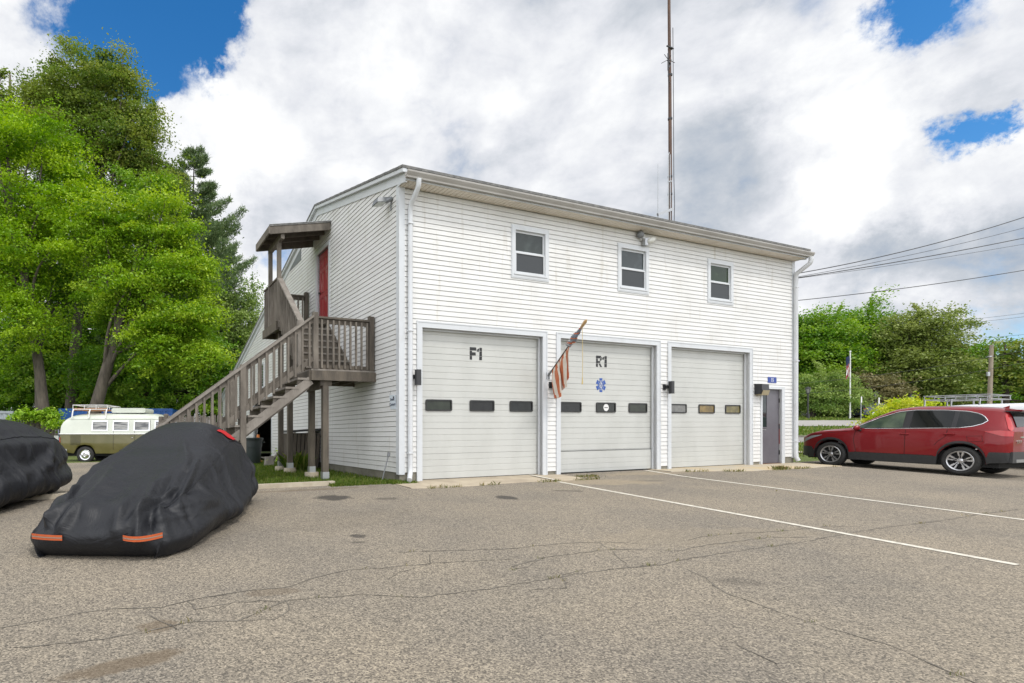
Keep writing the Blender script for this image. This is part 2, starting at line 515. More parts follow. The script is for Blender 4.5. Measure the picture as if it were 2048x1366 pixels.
if True:   # the middle door's lowest panel sits slightly proud where it was repaired
    mb = MB(B); mb.box(doors[1][0]+.004, doors[1][1]-.004, .118, .129, .02, .5)
    for k in range(1, 4): mb.box(doors[1][0]+.004, doors[1][1]-.004, .1135, .118, .02+k*.12-.05, .02+k*.12+.05)
    obj('repair_panel', mb, M['garage'], GD[1])
    mb = MB(B); mb.box(doors[1][0]+.004, doors[1][1]-.004, .112, .13, .502, .512); obj('panel_gap', mb, M['black'], GD[1])

def rrect(a0, a1, b0, b1, r, n=5):
    out = []
    for cx, cy, q in ((a1-r, b1-r, 0), (a0+r, b1-r, 1), (a0+r, b0+r, 2), (a1-r, b0+r, 3)):
        for k in range(n+1):
            an = (q+k/n)*math.pi/2; out.append((cx+r*math.cos(an), cy+r*math.sin(an)))
    return out

def ring(mb, outer, inner, f):
    n = len(outer)
    a = [mb.pt(f(*p)) for p in outer]; b = [mb.pt(f(*p)) for p in inner]
    for i in range(n):
        j = (i+1) % n; mb.face((a[i], a[j], b[j], b[i]))

def door_light(sc, zc, w, h, parent, pane):
    t = .13
    o = rrect(sc-w/2, sc+w/2, zc-h/2, zc+h/2, .035); q = rrect(sc-w/2+.028, sc+w/2-.028, zc-h/2+.028, zc+h/2-.028, .02)
    mb = MB()
    f0 = lambda a, b: B(a, t-.004, b); f1 = lambda a, b: B(a, t-.022, b); f2 = lambda a, b: B(a, t-.006, b)
    n = len(o)
    A = [mb.pt(f0(*p)) for p in o]; Bq = [mb.pt(f1(*p)) for p in o]; Cq = [mb.pt(f1(*p)) for p in q]; D = [mb.pt(f2(*p)) for p in q]
    for X_, Y_ in ((A, Bq), (Bq, Cq), (Cq, D)):
        for i in range(n):
            j = (i+1) % n; mb.face((X_[i], X_[j], Y_[j], Y_[i]))
    fr_ = obj('window_frame', mb, M['black'], parent)
    mb = MB(); mb.poly([f2(*p) for p in q]); obj('pane', mb, pane, fr_)
    return fr_
lightcols = [[(.030,.038,.026),(.018,.019,.018),(.018,.02,.019)], [(.018,.02,.02),(.024,.028,.024),(.035,.042,.028)], [(.20,.20,.19),(.24,.17,.06),(.20,.17,.07)]]
for i, (a, b) in enumerate(doors):
    w = (b-a)
    for k, fx in enumerate((.155, .505, .845) if i == 0 else (.145, .50, .845)):
        pm = mat('tinted_door_glass', lightcols[i][k], .12, c2=tuple(c*.55 for c in lightcols[i][k]), scale=6, spec=.3)
        f_ = door_light(a+w*fx, 1.52, .63, .235, GD[i], pm)
        if i == 1 and k == 1:
            mb = MB(); cx = a+w*fx
            mb.poly([B(cx+.085*math.cos(q*math.pi/16), .1175, 1.52+.085*math.sin(q*math.pi/16)) for q in range(32)])
            sk = obj('round_sticker', mb, M['whitepaint'], GD[i])
            mb = MB(); 
            for x0, x1 in ((-.055,-.035),(-.028,-.006),(.0,.012),(.018,.032),(.037,.054)): mb.box(cx+x0, cx+x1, .116, .1172, 1.508, 1.53, fn=B)
            obj('sticker_print', mb, M['letter'], sk)

# ---- stencilled door lettering (broken by the ribs of the door)
GLYPH = {'F': [((0,0),(.36,0),(.36,1),(0,1)), ((.362,.74),(1.0,.74),(1.0,1),(.362,1)), ((.362,.36),(.92,.36),(.92,.60),(.362,.60))],
         'R': [((0,0),(.33,0),(.33,1),(0,1)), ((.332,.76),(.72,.76),(.90,1),(.332,1)), ((.62,.52),(.98,.62),(.98,.92),(.76,.78),(.64,.72)), ((.332,.36),(.66,.36),(.76,.50),(.332,.53)), ((.40,.33),(.72,.33),(1.05,0),(.70,0))],
         '1': [((.42,0),(.86,0),(.86,1),(.50,1)), ((.05,.66),(.38,.66),(.46,.97),(.05,.80))]}
def stencil(word, s0, z0, h, wd, gap, parent):
    mb = MB()
    x = s0
    for ch in word:
        for poly in GLYPH[ch]:
            # cut in horizontal bands so the paint skips the grooves
            for zb0, zb1 in ((0,.30),(.325,.71),(.735,1.0)):
                pts = clip(poly, zb0, zb1)
                if len(pts) > 2: mb.poly([B(x+p[0]*wd, .1275, z0+p[1]*h) for p in pts])
        x += wd+gap
    obj('door_lettering', mb, M['letter'], parent)
def clip(poly, lo, hi):
    for lim, sg in ((lo, 1), (hi, -1)):
        out = []
        n = len(poly)
        for i in range(n):
            a, b = poly[i], poly[(i+1) % n]
            ia, ib = sg*(a[1]-lim) >= 0, sg*(b[1]-lim) >= 0
            if ia: out.append(a)
            if ia != ib:
                q = (lim-a[1])/(b[1]-a[1]); out.append((a[0]+q*(b[0]-a[0]), lim))
        poly = out
        if len(poly) < 3: return []
    return poly
stencil('F1', 1.735, 2.49, .265, .165, .005, GD[0])
stencil('R1', 5.30, 2.48, .265, .185, .0, GD[1])
# six-armed blue emblem below R1
mb = MB(); cx, cz = 5.455, 2.05
for k in range(6):
    an = k*math.pi/3+math.pi/2; ca, sa = math.cos(an), math.sin(an)
    for r0, r1 in ((.062, .098), (.106, .165)):
        q = [(r0, -.034-.012*(r0 > .1)), (r1, -.052), (r1, .052), (r0, .034+.012*(r0 > .1))]
        mb.poly([B(cx+(a*ca-b*sa)*.95, .1272, cz+a*sa+b*ca) for a, b in q])
for k in range(6):
    a0 = k*math.pi/3; a1 = a0+math.pi/3
    mb.poly([B(cx+.008*math.cos((a0+a1)/2), .1272, cz+.008*math.sin((a0+a1)/2)), B(cx+.05*math.cos(a0+.08), .1272, cz+.05*math.sin(a0+.08)), B(cx+.05*math.cos(a1-.08), .1272, cz+.05*math.sin(a1-.08))])
em = obj('blue_emblem', mb, M['emblem'], GD[1])
mb = MB(); mb.tube([(cx, .126, cz-.13), (cx, .126, cz+.12)], .005, 6, fn=B)
mb.tube([(cx+.02*math.sin(k*1.1), .125, cz-.09+k*.018) for k in range(11)], .0045, 6, fn=B)
obj('emblem_staff', mb, M['whitepaint'], em)

# ---- man door
a, b, h = man
mb = MB(B)
mb.box(a-.07, a, -.03, .10, -.03, h+.07); mb.box(b, b+.13, -.03, .10, -.03, h+.07); mb.box(a, b, -.0302, .10, h, h+.07)
obj('door_frame', mb, M['trim'], st)
mb = MB(B); mb.box(a+.004, b-.004, .05, .095, .02, h-.004); md = obj('side_door', mb, M['greydoor'], st)
mb = MB(B); mb.box(a, b, .0, .12, -.02, .016); obj('threshold', mb, mat('rusty_sill', (.12,.055,.03), .8), st)
mb = MB(B)
w0, w1, wz0, wz1 = a+.12, a+.30, 1.03, 1.93
for q in ((w0-.03, w0, wz0-.03, wz1+.03), (w1, w1+.03, wz0-.03, wz1+.03), (w0, w1, wz0-.03, wz0), (w0, w1, wz1, wz1+.03)): mb.box(q[0], q[1], .036, .0502, q[2], q[3])
wf = obj('window_frame', mb, M['greydoor'], md)
mb = MB(B); mb.box(w0, w1, .045, .0503, wz0, wz1); obj('pane', mb, M['glassw'], wf)
mb = MB(B); mb.box(a+.03, a+.10, .03, .05, .93, 1.10); mb.tube([(a+.065,.05,.96),(a+.065,-.01,.96),(a+.17,-.012,.955)], .011, 8); obj('handle', mb, M['steel'], md, smooth=40)
for zz in (1.72, .98, .25): mb = MB(B); mb.box(b-.012, b+.01, .03, .052, zz, zz+.12); obj('hinge', mb, M['blackmetal'], md)
mb = MB(B); mb.box(b-.004, b+.004, .031, .049, .55, 1.12); obj('red_edge_strip', mb, mat('red_strip', (.25,.02,.02), .5), md)

# ---- upper windows
gl = [(.028,.036,.034), (.035,.045,.048), (.02,.035,.016)]
def window(s0, s1, k):
    z0, z1 = WZ0, WZ1
    mb = MB(B); e = .085
    for q in ((s0, s0+e, z0, z1), (s1-e, s1, z0, z1), (s0+e, s1-e, z0, z0+e), (s0+e, s1-e, z1-e, z1)): mb.box(q[0], q[1], -.035, .05, q[2], q[3])
    o_ = .022
    for q in ((s0-o_, s0, z0-o_, z1+o_), (s1, s1+o_, z0-o_, z1+o_), (s0, s1, z0-o_, z0), (s0, s1, z1, z1+o_)): mb.box(q[0], q[1], -.03, .0, q[2], q[3])
    w = obj('window', mb, M['trim'], st)
    a, b = s0+e, s1-e; zm = (z0+z1)/2
    mb = MB(B)
    for q in ((a, a+.035, zm, z1-e), (b-.035, b, zm, z1-e), (a+.035, b-.035, z1-e-.045, z1-e), (a+.035, b-.035, zm, zm+.03)): mb.box(q[0], q[1], .012, .045, q[2], q[3])
    for q in ((a, a+.035, z0+e, zm), (b-.035, b, z0+e, zm), (a+.035, b-.035, z0+e, z0+e+.05), (a+.035, b-.035, zm-.03, zm)): mb.box(q[0], q[1], -.014, .02, q[2], q[3])
    obj('sash', mb, M['trim'], w)
    g1 = mat('upper_pane_glass', gl[k], .03, c2=tuple(c*1.8 for c in gl[k]), scale=2.5, spec=.35, ramp=(.5,.7))
    mb = MB(B); mb.box(a+.034, b-.034, .024, .03, zm+.029, z1-e-.044); obj('pane', mb, g1, w)
    mb = MB(B); mb.box(a+.034, b-.034, .002, .008, z0+e+.049, zm-.029); obj('pane', mb, M['screen'], w)
    mb = MB(B); mb.box(s0+.04, s1-.04, -.05, -.0352, z0+.055, z0+.085); obj('sill', mb, M['trim'], w)
for k, (a, b) in enumerate(wins): window(a, b, k)

# ---- upper red door in the gable wall
a, b, z0, z1 = upd
mb = MB(B)
for q in ((a-.10, a, z0, z1+.10), (b, b+.10, z0, z1+.10), (a, b, z1, z1+.10)): mb.box(-.03, .09, q[0], q[1], q[2], q[3])
obj('door_frame', mb, M['trim'], st)
mb = MB(B); mb.box(.06, .10, a+.003, b-.003, z0, z1-.003)
for ta, tb in ((a+.12, (a+b)/2-.05), ((a+b)/2+.05, b-.12)):
    for za, zb in ((z0+.2, z0+.85), (z0+.98, z0+1.55), (z0+1.66, z0+1.92)):
        for q in ((ta, ta+.03, za, zb), (tb-.03, tb, za, zb), (ta+.03, tb-.03, za, za+.03), (ta+.03, tb-.03, zb-.03, zb)): mb.box(.048, .0602, q[0], q[1], q[2], q[3])
rd = obj('upper_door', mb, M['reddoor'], st)
mb = MB(B); mb.tube([(.06, b-.09, z0+1.0), (.01, b-.09, z0+1.0)], .03, 10); obj('handle', mb, M['blackmetal'], rd)
# gable louvre, a dark triangle under the rear rake
mb = MB(B)
tb0, tb1 = 6.3, 7.5
mb.prism([(tb0, roof_top(tb0)-.32), (tb1, roof_top(tb1)-.32), (tb0, roof_top(tb1)-.32)], lambda p, q: (-.03, p, q), lambda p, q: (-.005, p, q))
obj('gable_vent', mb, M['bluegrey'], st)
# open bay: reveal, and a white panel door folded to its far side
mb = MB(B)
mb.box(-.025, .16, gop[0]-.09, gop[0], 0, gop[3]+.09); mb.box(-.025, .16, gop[1], gop[1]+.09, 0, gop[3]+.09); mb.box(-.0252, .16, gop[0], gop[1], gop[3], gop[3]+.09)
obj('bay_frame', mb, M['trim'], st)
mb = MB(B); mb.box(.2, 4.0, 9.5, 13.4, .005, .02); mb.box(4.0, 4.1, 9.5, 13.4, .0, 3.2); obj('bay_floor', mb, M['foundation'], st)
# side window further along
mb = MB(B); wt0, wt1, wz0, wz1 = 11.0, 11.7, 2.75, 3.75
for q in ((wt0, wt0+.08, wz0, wz1), (wt1-.08, wt1, wz0, wz1), (wt0+.08, wt1-.08, wz0, wz0+.08), (wt0+.08, wt1-.08, wz1-.08, wz1)): mb.box(-.035, .0, q[0], q[1], q[2], q[3])
w_ = obj('window', mb, M['trim'], st)
mb = MB(B); mb.box(-.018, -.012, wt0+.08, wt1-.08, wz0+.08, wz1-.08); obj('pane', mb, M['glassw'], w_)
# ================================================================== OUTSIDE STAIRCASE
sc = thing('wooden_staircase', 'weathered grey wooden outdoor staircase with two landings and a small roof', 'staircase', B(-1.4, 2.0, 0))
def part(name, mb, m, parent=None, **k): return obj(name, mb, m, parent or sc, **k)
L1T0, L1T1, L1Z, LW = 1.07, 2.22, 2.29, 1.46     # lower landing
L2T0, L2T1, L2Z, LW2 = 3.93, 5.62, 3.87, 1.32     # upper landing

def deck(s0, s1, t0, t1, z, along_s=True):
    mb = MB(B); w = .14
    n = max(1, int(round((t1-t0)/w))) 
    for i in range(n):
        a = t0+(t1-t0)*i/n; mb.box(s0, s1, a+.004, t0+(t1-t0)*(i+1)/n-.004, z-.035, z)
    return mb
part('landing_deck', deck(-LW, -.03, L1T0, L1T1, L1Z), M['woodp'])
mb = MB(B); mb.box(-LW-.005, -.02, L1T0-.04, L1T0, L1Z-.235, L1Z-.036); part('rim_joist', mb, M['woodw'])
mb = MB(B); mb.box(-LW-.04, -LW-.0051, L1T0, L1T1, L1Z-.235, L1Z-.036); mb.box(-LW, -.03, L1T1, L1T1+.04, L1Z-.235, L1Z-.036)
for k in range(1, 4): mb.box(-LW+k*.36, -LW+k*.36+.04, L1T0+.001, L1T1-.001, L1Z-.22, L1Z-.036)
part('joists', mb, M['woodw'])
part('landing_deck', deck(-LW2, -.03, L2T0, L2T1, L2Z), M['woodp'])
mb = MB(B); mb.box(-LW2-.045, -LW2, L2T0+.25, L2T1+.05, L2Z-.22, L2Z+.01); part('rim_joist', mb, M['woodw'])
mb = MB(B); mb.box(-LW2, -.03, L2T0+.21, L2T0+.25, L2Z-.21, L2Z-.036); mb.box(-LW2, -.03, L2T1, L2T1+.04, L2Z-.21, L2Z-.036)
for k in range(1, 4): mb.box(-LW2+k*.32, -LW2+k*.32+.04, L2T0+.251, L2T1-.001, L2Z-.20, L2Z-.036)
part('joists', mb, M['woodw'])

# supporting posts on concrete piers
def post(s, t, z0, z1, w=.125, m='woodw', name='post', fn=None):
    mb = MB(B); mb.box(s-w/2, s+w/2, t-w/2, t+w/2, z0, z1); return part(name, mb, M[m])
for s, t, z1, pier in ((-1.13, 1.16, L1Z-.236, 0), (-1.13, 2.02, L1Z-.236, 1), (-1.13, 3.72, L2Z-.225, 1), (-1.13, 4.58, L2Z-.225, 1)):
    pb = .07 if pier else .02
    if not pier: pb = .0
    p = post(s, t, pb+.02, z1)
    mb = MB(B); mb.box(s-.07, s+.07, t-.07, t+.07, pb+.02, pb+.17); part('post_base', mb, M['steel'], p)
    if pier:
        mb = MB(); mb.lathe([(0, .09+pb-.07), (.15, .09+pb-.07), (.155, .07+pb-.07), (.155, -.3)], 20, lambda x, y, h: B(s+x, t+y, h+.02)); part('pier', mb, M['kerb'], p, smooth=40)
mb = MB(B); mb.beam((-1.25, 1.12, L1Z-.29), (-1.0, 1.12, L1Z-.29), .05, .1); mb.beam((-1.2, 1.2, L1Z-.32), (-1.2, 2.1, L1Z-.32), .045, .16); part('post_cap', mb, M['woodw'])

# ---- lower flight: runs out from the wall and down to the left
NR = 12; RUN = .252; RS = L1Z/NR
s_at = lambda k: -LW-.02 - RUN*k            # nose of tread k (k=0 is the landing)
TF0, TF1 = 1.13, 2.16
slope = RS/RUN
def gz(s): return G(s, 1.6)-RISE*s
for k in range(1, NR):
    zt = L1Z-RS*k
    mb = MB(B); mb.box(s_at(k)-.012, s_at(k-1)+.015, TF0-.05, TF1+.05, zt-.042, zt)
    part('tread', mb, M['woodp'])
    
def stringer(t0, t1, m):
    mb = MB(B)
    top = []; zb = lambda s: L1Z+(s+LW+.02)*slope
    sE = s_at(NR)+.1
    pts = [(-LW-.02, L1Z-.42), (-LW-.02, L1Z-.24)]
    for k in range(1, NR):
        pts += [(s_at(k-1)-.0, L1Z-RS*k-.045), (s_at(k), L1Z-RS*k-.045)]
    pts += [(sE, -.05)]
    # a sawtooth board: build as quads per step to stay planar
    off = .40
    for k in range(1, NR):
        a, b = s_at(k), s_at(k-1); zt = L1Z-RS*k-.043
        la, lb = max(zb(a)-off, -.1), max(zb(b)-off, -.1)
        mb.hexa([(a,t0,la),(b,t0,lb),(b,t1,lb),(a,t1,la),(a,t0,max(zt,la+.01)),(b,t0,max(zt,lb+.01)),(b,t1,max(zt,lb+.01)),(a,t1,max(zt,la+.01))])
    return mb
part('stringer', stringer(TF0, TF0+.045, 'wood'), M['wood'])
part('stringer', stringer(TF1-.045, TF1, 'wood'), M['wood'])
# sister board along the near stringer (the pale plank below the treads)
mb = MB(B); mb.beam((-LW-.0, TF0-.022, L1Z-.235), (s_at(NR)+.2, TF0-.022, L1Z-.235-(s_at(0)+.02-(s_at(NR)+.2))*slope), .04, .17, up=(0,0,1)); part('stringer_board', mb, M['woodp'])

RH = .90
def rail_run(a, b, t, newels, base=.10):
    """sloping handrail from s=a down to s=b in plane t with balusters"""
    zl = lambda s: L1Z+(s+LW+.02)*slope
    mb = MB(B); mb.beam((a, t, zl(a)+RH+.12), (b, t, zl(b)+RH+.12), .14, .04); h = part('handrail', mb, M['woodp'])
    mb = MB(B); mb.beam((a, t, zl(a)+RH+.045), (b, t, zl(b)+RH+.045), .04, .09); part('upper_rail', mb, M['wood'])
    mb = MB(B); mb.beam((a, t+.0, zl(a)+.10+.06), (b, t+.0, zl(b)+.16), .04, .09); part('lower_rail', mb, M['wood'])
    n = int((a-b)/.148)
    for k in range(n):
        s = a-(k+.6)*(a-b)/n
        if min(abs(s-q) for q in newels) < .07: continue
        mb = MB(B); mb.box(s-.02, s+.02, t-.055, t-.021, zl(s)+.05, zl(s)+RH+.06); part('baluster', mb, M['wood'])
zl = lambda s: L1Z+(s+LW+.02)*slope
NEW = [-2.85, -4.28]
for t in (TF0-.03, TF1+.03):
    rail_run(-LW+.05, s_at(NR)+.12, t, NEW)
    for q in NEW:
        s_ = q; zt = zl(q)+RH+.16
        mb = MB(B); mb.box(q-.055, q+.055, t-.055-.01, t+.055-.01, max(gz(q)-.1, zl(q)-.62 if q > -3 and t > 2 else gz(q)-.1), zt); part('newel_post', mb, M['wood'])

# ---- lower landing rails
def flat_rail(p0, p1, z, along, m='wood', n=None, h=1.06, cap=True):
    """level rail between two points (s,t), balusters hung on its face"""
    a, b = np.array(p0), np.array(p1); d = b-a; L = np.hypot(*d)
    mb = MB(B); mb.beam((a[0], a[1], z+h), (b[0], b[1], z+h), .13, .04); part('handrail', mb, M['woodw'])
    mb = MB(B); mb.beam((a[0], a[1], z+h-.07), (b[0], b[1], z+h-.07), .04, .09); part('upper_rail', mb, M['woodw'])
    mb = MB(B); mb.beam((a[0], a[1], z+.05), (b[0], b[1], z+.05), .04, .09); part('lower_rail', mb, M['woodw'])
    n = n or int(L/.145)
    for k in range(n):
        q = a+d*(k+.6)/n
        nx, ny = (0, -.04) if along == 's' else (-.04, 0)
        mb = MB(B); mb.box(q[0]+nx-.019, q[0]+nx+.019, q[1]+ny-.019, q[1]+ny+.019, z+.02, z+h-.045); part('baluster', mb, M['wood'])
for s_ in (-LW+.10, -.10):
    mb = MB(B); mb.box(s_-.055, s_+.055, L1T0-.01, L1T0+.10, L1Z-.0, L1Z+1.16); part('newel_post', mb, M['wood'] if s_ < -1 else M['woodw'])
flat_rail((-LW+.155, L1T0+.05), (-.155, L1T0+.05), L1Z, 's', n=9)
mb = MB(B); mb.box(-LW+.045, -LW+.155, L1T1-.11, L1T1, L1Z, L1Z+1.2); part('newel_post', mb, M['woodp'])

# ---- upper flight, against the wall, climbing away from the yard
NR2 = 8; RS2 = (L2Z-L1Z)/NR2; t_u = lambda k: L2T0-.02-(NR2-k)*(L2T0-.02-L1T1-.0)/(NR2-.999)*1.0
run2 = (L2T0-L1T1)/(NR2-1)
sl2 = RS2/run2
for k in range(1, NR2):
    zt = L1Z+RS2*k; tn = L1T1+run2*(k-1)
    mb = MB(B); mb.box(-LW2+.12, -.06, tn-.02, tn+run2+.01, zt-.04, zt); part('tread', mb, M['woodp'])
    mb = MB(B); mb.box(-LW2+.12, -.06, tn, tn+.02, zt-RS2, zt-.041); part('riser', mb, M['woodw'])
mb = MB(B)
for s_ in (-LW2+.075, -.055):
    mb.hexa([(s_,L1T1-.02,L1Z-.25),(s_+.045,L1T1-.02,L1Z-.25),(s_+.045,L2T0,L2Z-.42),(s_,L2T0,L2Z-.42),(s_,L1T1-.02,L1Z+.10),(s_+.045,L1T1-.02,L1Z+.10),(s_+.045,L2T0,L2Z-.02),(s_,L2T0,L2Z-.02)])
part('stringer', mb, M['woodw'])
# outer guard of the upper flight
so = -LW2+.04
zu = lambda t: L2Z-(L2T0+.2-t)*sl2
tA, tB = L1T1-.05, L2T0+.22
mb = MB(B); mb.beam((so, tA, zu(tA)+1.10), (so, tB, zu(tB)+1.10), .14, .04); part('handrail', mb, M['woodp'])
mb = MB(B); mb.beam((so, tA, zu(tA)+1.03), (so, tB, zu(tB)+1.03), .04, .09); mb.beam((so, tA, zu(tA)+.13), (so, tB, zu(tB)+.13), .04, .09); part('upper_rail', mb, M['wood'])
n = 13
for k in range(n):
    t = tA+(k+.5)*(tB-tA)/n
    mb = MB(B); mb.box(so-.055, so-.021, t-.019, t+.019, zu(t)-.12, zu(t)+1.05); part('baluster', mb, M['wood'])
# outer guard of the upper landing
mb = MB(B); mb.beam((so, tB, L2Z+1.12), (so, L2T1, L2Z+1.12), .13, .04); part('handrail', mb, M['woodw'])
mb = MB(B); mb.beam((so, tB, L2Z+1.05), (so, L2T1, L2Z+1.05), .04, .09); mb.beam((so, tB, L2Z+.08), (so, L2T1, L2Z+.08), .04, .09); part('upper_rail', mb, M['wood'])
n = 11
for k in range(n):
    t = tB+(k+.5)*(L2T1-tB)/n
    mb = MB(B); mb.box(so-.055, so-.021, t-.019, t+.019, L2Z-.04, L2Z+1.07); part('baluster', mb, M['wood'])
# far end rail back to the wall
flat_rail((so+.05, L2T1-.03), (-.16, L2T1-.03), L2Z, 's', n=8, h=1.08)
mb = MB(B); mb.box(-.15, -.04, L2T1-.09, L2T1+.02, L2Z, L2Z+1.2); part('newel_post', mb, M['woodw'])

# ---- little shed roof over the door
CT0, CT1, CS = 3.79, 5.12, -1.64
ct = lambda s, d=0: 6.42+(s/1.66)*.33+d
mb = MB(B); mb.hexa([(CS,CT0-.06,ct(CS,.03)),(-.03,CT0-.06,ct(0,.03)),(-.03,CT1+.06,ct(0,.03)),(CS,CT1+.06,ct(CS,.03)),(CS,CT0-.06,ct(CS,.07)),(-.03,CT0-.06,ct(0,.07)),(-.03,CT1+.06,ct(0,.07)),(CS,CT1+.06,ct(CS,.07))])
cr_ = part('canopy_roof', mb, M['shingle'])
mb = MB(B)
for i in range(14):
    a = CT0+(CT1-CT0)*i/14; b = CT0+(CT1-CT0)*(i+1)/14-.01
    mb.hexa([(CS+.05,a,ct(CS,0)),(-.03,a,ct(0,0)),(-.03,b,ct(0,0)),(CS+.05,b,ct(CS,0)),(CS+.05,a,ct(CS,.028)),(-.03,a,ct(0,.028)),(-.03,b,ct(0,.028)),(CS+.05,b,ct(CS,.028))])
part('roof_boards', mb, M['woodw'], cr_)
for t in (CT0-.045, CT1+.005):
    mb = MB(B); mb.hexa([(CS,t,ct(CS,-.16)),(-.03,t,ct(0,-.16)),(-.03,t+.04,ct(0,-.16)),(CS,t+.04,ct(CS,-.16)),(CS,t,ct(CS,.028)),(-.03,t,ct(0,.028)),(-.03,t+.04,ct(0,.028)),(CS,t+.04,ct(CS,.028))]); part('fascia', mb, M['wood'], cr_)
mb = MB(B); mb.box(CS-.03, CS+.01, CT0-.05, CT1+.05, ct(CS,-.15), ct(CS,.03)); part('fascia', mb, M['wood'], cr_)
mb = MB(B); mb.box(CS-.04, -.03, CT0-.075, CT0-.061, ct(CS,.02)+.02, ct(CS,.02)+.03) if False else None
mb = MB(B)
for t in (4.20, 4.60): mb.hexa([(CS+.02,t,ct(CS,-.13)),(-.03,t,ct(0,-.13)),(-.03,t+.04,ct(0,-.13)),(CS+.02,t+.04,ct(CS,-.13)),(CS+.02,t,ct(CS,-.001)),(-.03,t,ct(0,-.001)),(-.03,t+.04,ct(0,-.001)),(CS+.02,t+.04,ct(CS,-.001))])
part('rafters', mb, M['woodw'], cr_)
mb = MB(B); mb.box(-1.34, -1.25, CT0+.0, CT1, ct(-1.3,-.28), ct(-1.3,-.135)); part('beam', mb, M['wood'], cr_)
mb = MB(B); mb.hexa([(CS-.01,CT0-.07,ct(CS,.071)),(-.03,CT0-.07,ct(0,.071)),(-.03,CT0+.02,ct(0,.071)),(CS-.01,CT0+.02,ct(CS,.071)),(CS-.01,CT0-.07,ct(CS,.078)),(-.03,CT0-.07,ct(0,.078)),(-.03,CT0+.02,ct(0,.078)),(CS-.01,CT0+.02,ct(CS,.078))]); part('drip_edge', mb, M['trim'], cr_)
for t in (4.14, 5.03):
    mb = MB(B); mb.box(-1.345, -1.245, t-.05, t+.05, L2Z-.0, ct(-1.3,-.281)); part('canopy_post', mb, M['wood'])
# ================================================================== GROUND
tcoord = lambda nt: N(nt, 'ShaderNodeNewGeometry').outputs['Position']
def asphalt():
    m, nt, ns, ln, p = nmat('aggregate_asphalt'); pos = tcoord(nt)
    v = N(nt, 'ShaderNodeTexVoronoi', Scale=105.0, feature='F1'); ln.new(pos, v.inputs['Vector'])
    cr = N(nt, 'ShaderNodeValToRGB'); e = cr.color_ramp.elements
    e[0].position = 0; e[0].color = (.095,.088,.078,1); e[1].position = 1; e[1].color = (.40,.358,.295,1)
    for q, c in ((.25,(.165,.150,.128,1)), (.5,(.225,.203,.172,1)), (.75,(.285,.256,.212,1))):
        k = e.new(q); k.color = c
    sp = N(nt, 'ShaderNodeSeparateColor'); ln.new(v.outputs['Color'], sp.inputs[0]); ln.new(sp.outputs[0], cr.inputs[0])
    n1 = N(nt, 'ShaderNodeTexNoise', Scale=.55, Detail=7, Roughness=.62); ln.new(pos, n1.inputs['Vector'])
    c1 = N(nt, 'ShaderNodeValToRGB'); e = c1.color_ramp.elements
    e[0].position = .3; e[0].color = (.80,.785,.77,1); e[1].position = .72; e[1].color = (1.13,1.07,.97,1)
    ln.new(n1.outputs['Fac'], c1.inputs[0])
    mx = N(nt, 'ShaderNodeMix', data_type='RGBA', blend_type='MULTIPLY'); mx.inputs[0].default_value = 1
    ln.new(cr.outputs[0], mx.inputs[6]); ln.new(c1.outputs[0], mx.inputs[7])
    n3 = N(nt, 'ShaderNodeTexNoise', Scale=11, Detail=4, Roughness=.7); ln.new(pos, n3.inputs['Vector'])
    c3 = N(nt, 'ShaderNodeValToRGB'); e = c3.color_ramp.elements
    e[0].position = .3; e[0].color = (.92,.92,.93,1); e[1].position = .7; e[1].color = (1.06,1.06,1.05,1); ln.new(n3.outputs['Fac'], c3.inputs[0])
    mx3 = N(nt, 'ShaderNodeMix', data_type='RGBA', blend_type='MULTIPLY'); mx3.inputs[0].default_value = 1
    ln.new(mx.outputs[2], mx3.inputs[6]); ln.new(c3.outputs[0], mx3.inputs[7])
    col = mx3.outputs[2]
    # oil spots, damp smears and rust-brown dirt, each with a place and a ragged outline of its own
    n2 = N(nt, 'ShaderNodeTexNoise', Scale=3.2, Detail=5, Roughness=.65); ln.new(pos, n2.inputs['Vector'])
    for s, t, a, b, dark, colr, rot in STAINS:
        x, y, z = Bg(s, t)
        mp = N(nt, 'ShaderNodeMapping', vector_type='TEXTURE'); mp.inputs['Location'].default_value = (x, y, z)
        mp.inputs['Scale'].default_value = (a, b, 1); mp.inputs['Rotation'].default_value = (0, 0, R(rot)); ln.new(pos, mp.inputs[0])
        ds = N(nt, 'ShaderNodeVectorMath', operation='LENGTH'); ln.new(mp.outputs[0], ds.inputs[0])
        ad = N(nt, 'ShaderNodeMath', operation='ADD'); ln.new(ds.outputs['Value'], ad.inputs[0])
        sc_ = N(nt, 'ShaderNodeMath', operation='MULTIPLY_ADD'); ln.new(n2.outputs['Fac'], sc_.inputs[0]); sc_.inputs[1].default_value = 1.7; sc_.inputs[2].default_value = -.85
        ln.new(sc_.outputs[0], ad.inputs[1])
        mr = N(nt, 'ShaderNodeMapRange', interpolation_type='SMOOTHSTEP'); mr.inputs[1].default_value = .55; mr.inputs[2].default_value = 1.0; mr.inputs[3].default_value = dark; mr.inputs[4].default_value = 0
        ln.new(ad.outputs[0], mr.inputs[0])
        m2 = N(nt, 'ShaderNodeMix', data_type='RGBA'); ln.new(mr.outputs[0], m2.inputs[0]); ln.new(col, m2.inputs[6]); m2.inputs[7].default_value = c4(colr)
        col = m2.outputs[2]
    ln.new(col, p.inputs['Base Color']); p.inputs['Roughness'].default_value = .9; p.inputs['Specular IOR Level'].default_value = .25
    bp = N(nt, 'ShaderNodeBump', Strength=.55, Distance=.006); ln.new(v.outputs['Distance'], bp.inputs['Height']); bp.invert = True
    ln.new(bp.outputs[0], p.inputs['Normal'])
    return m
OIL = (.035,.033,.031); BRN = (.13,.095,.06); TAN = (.36,.29,.19)
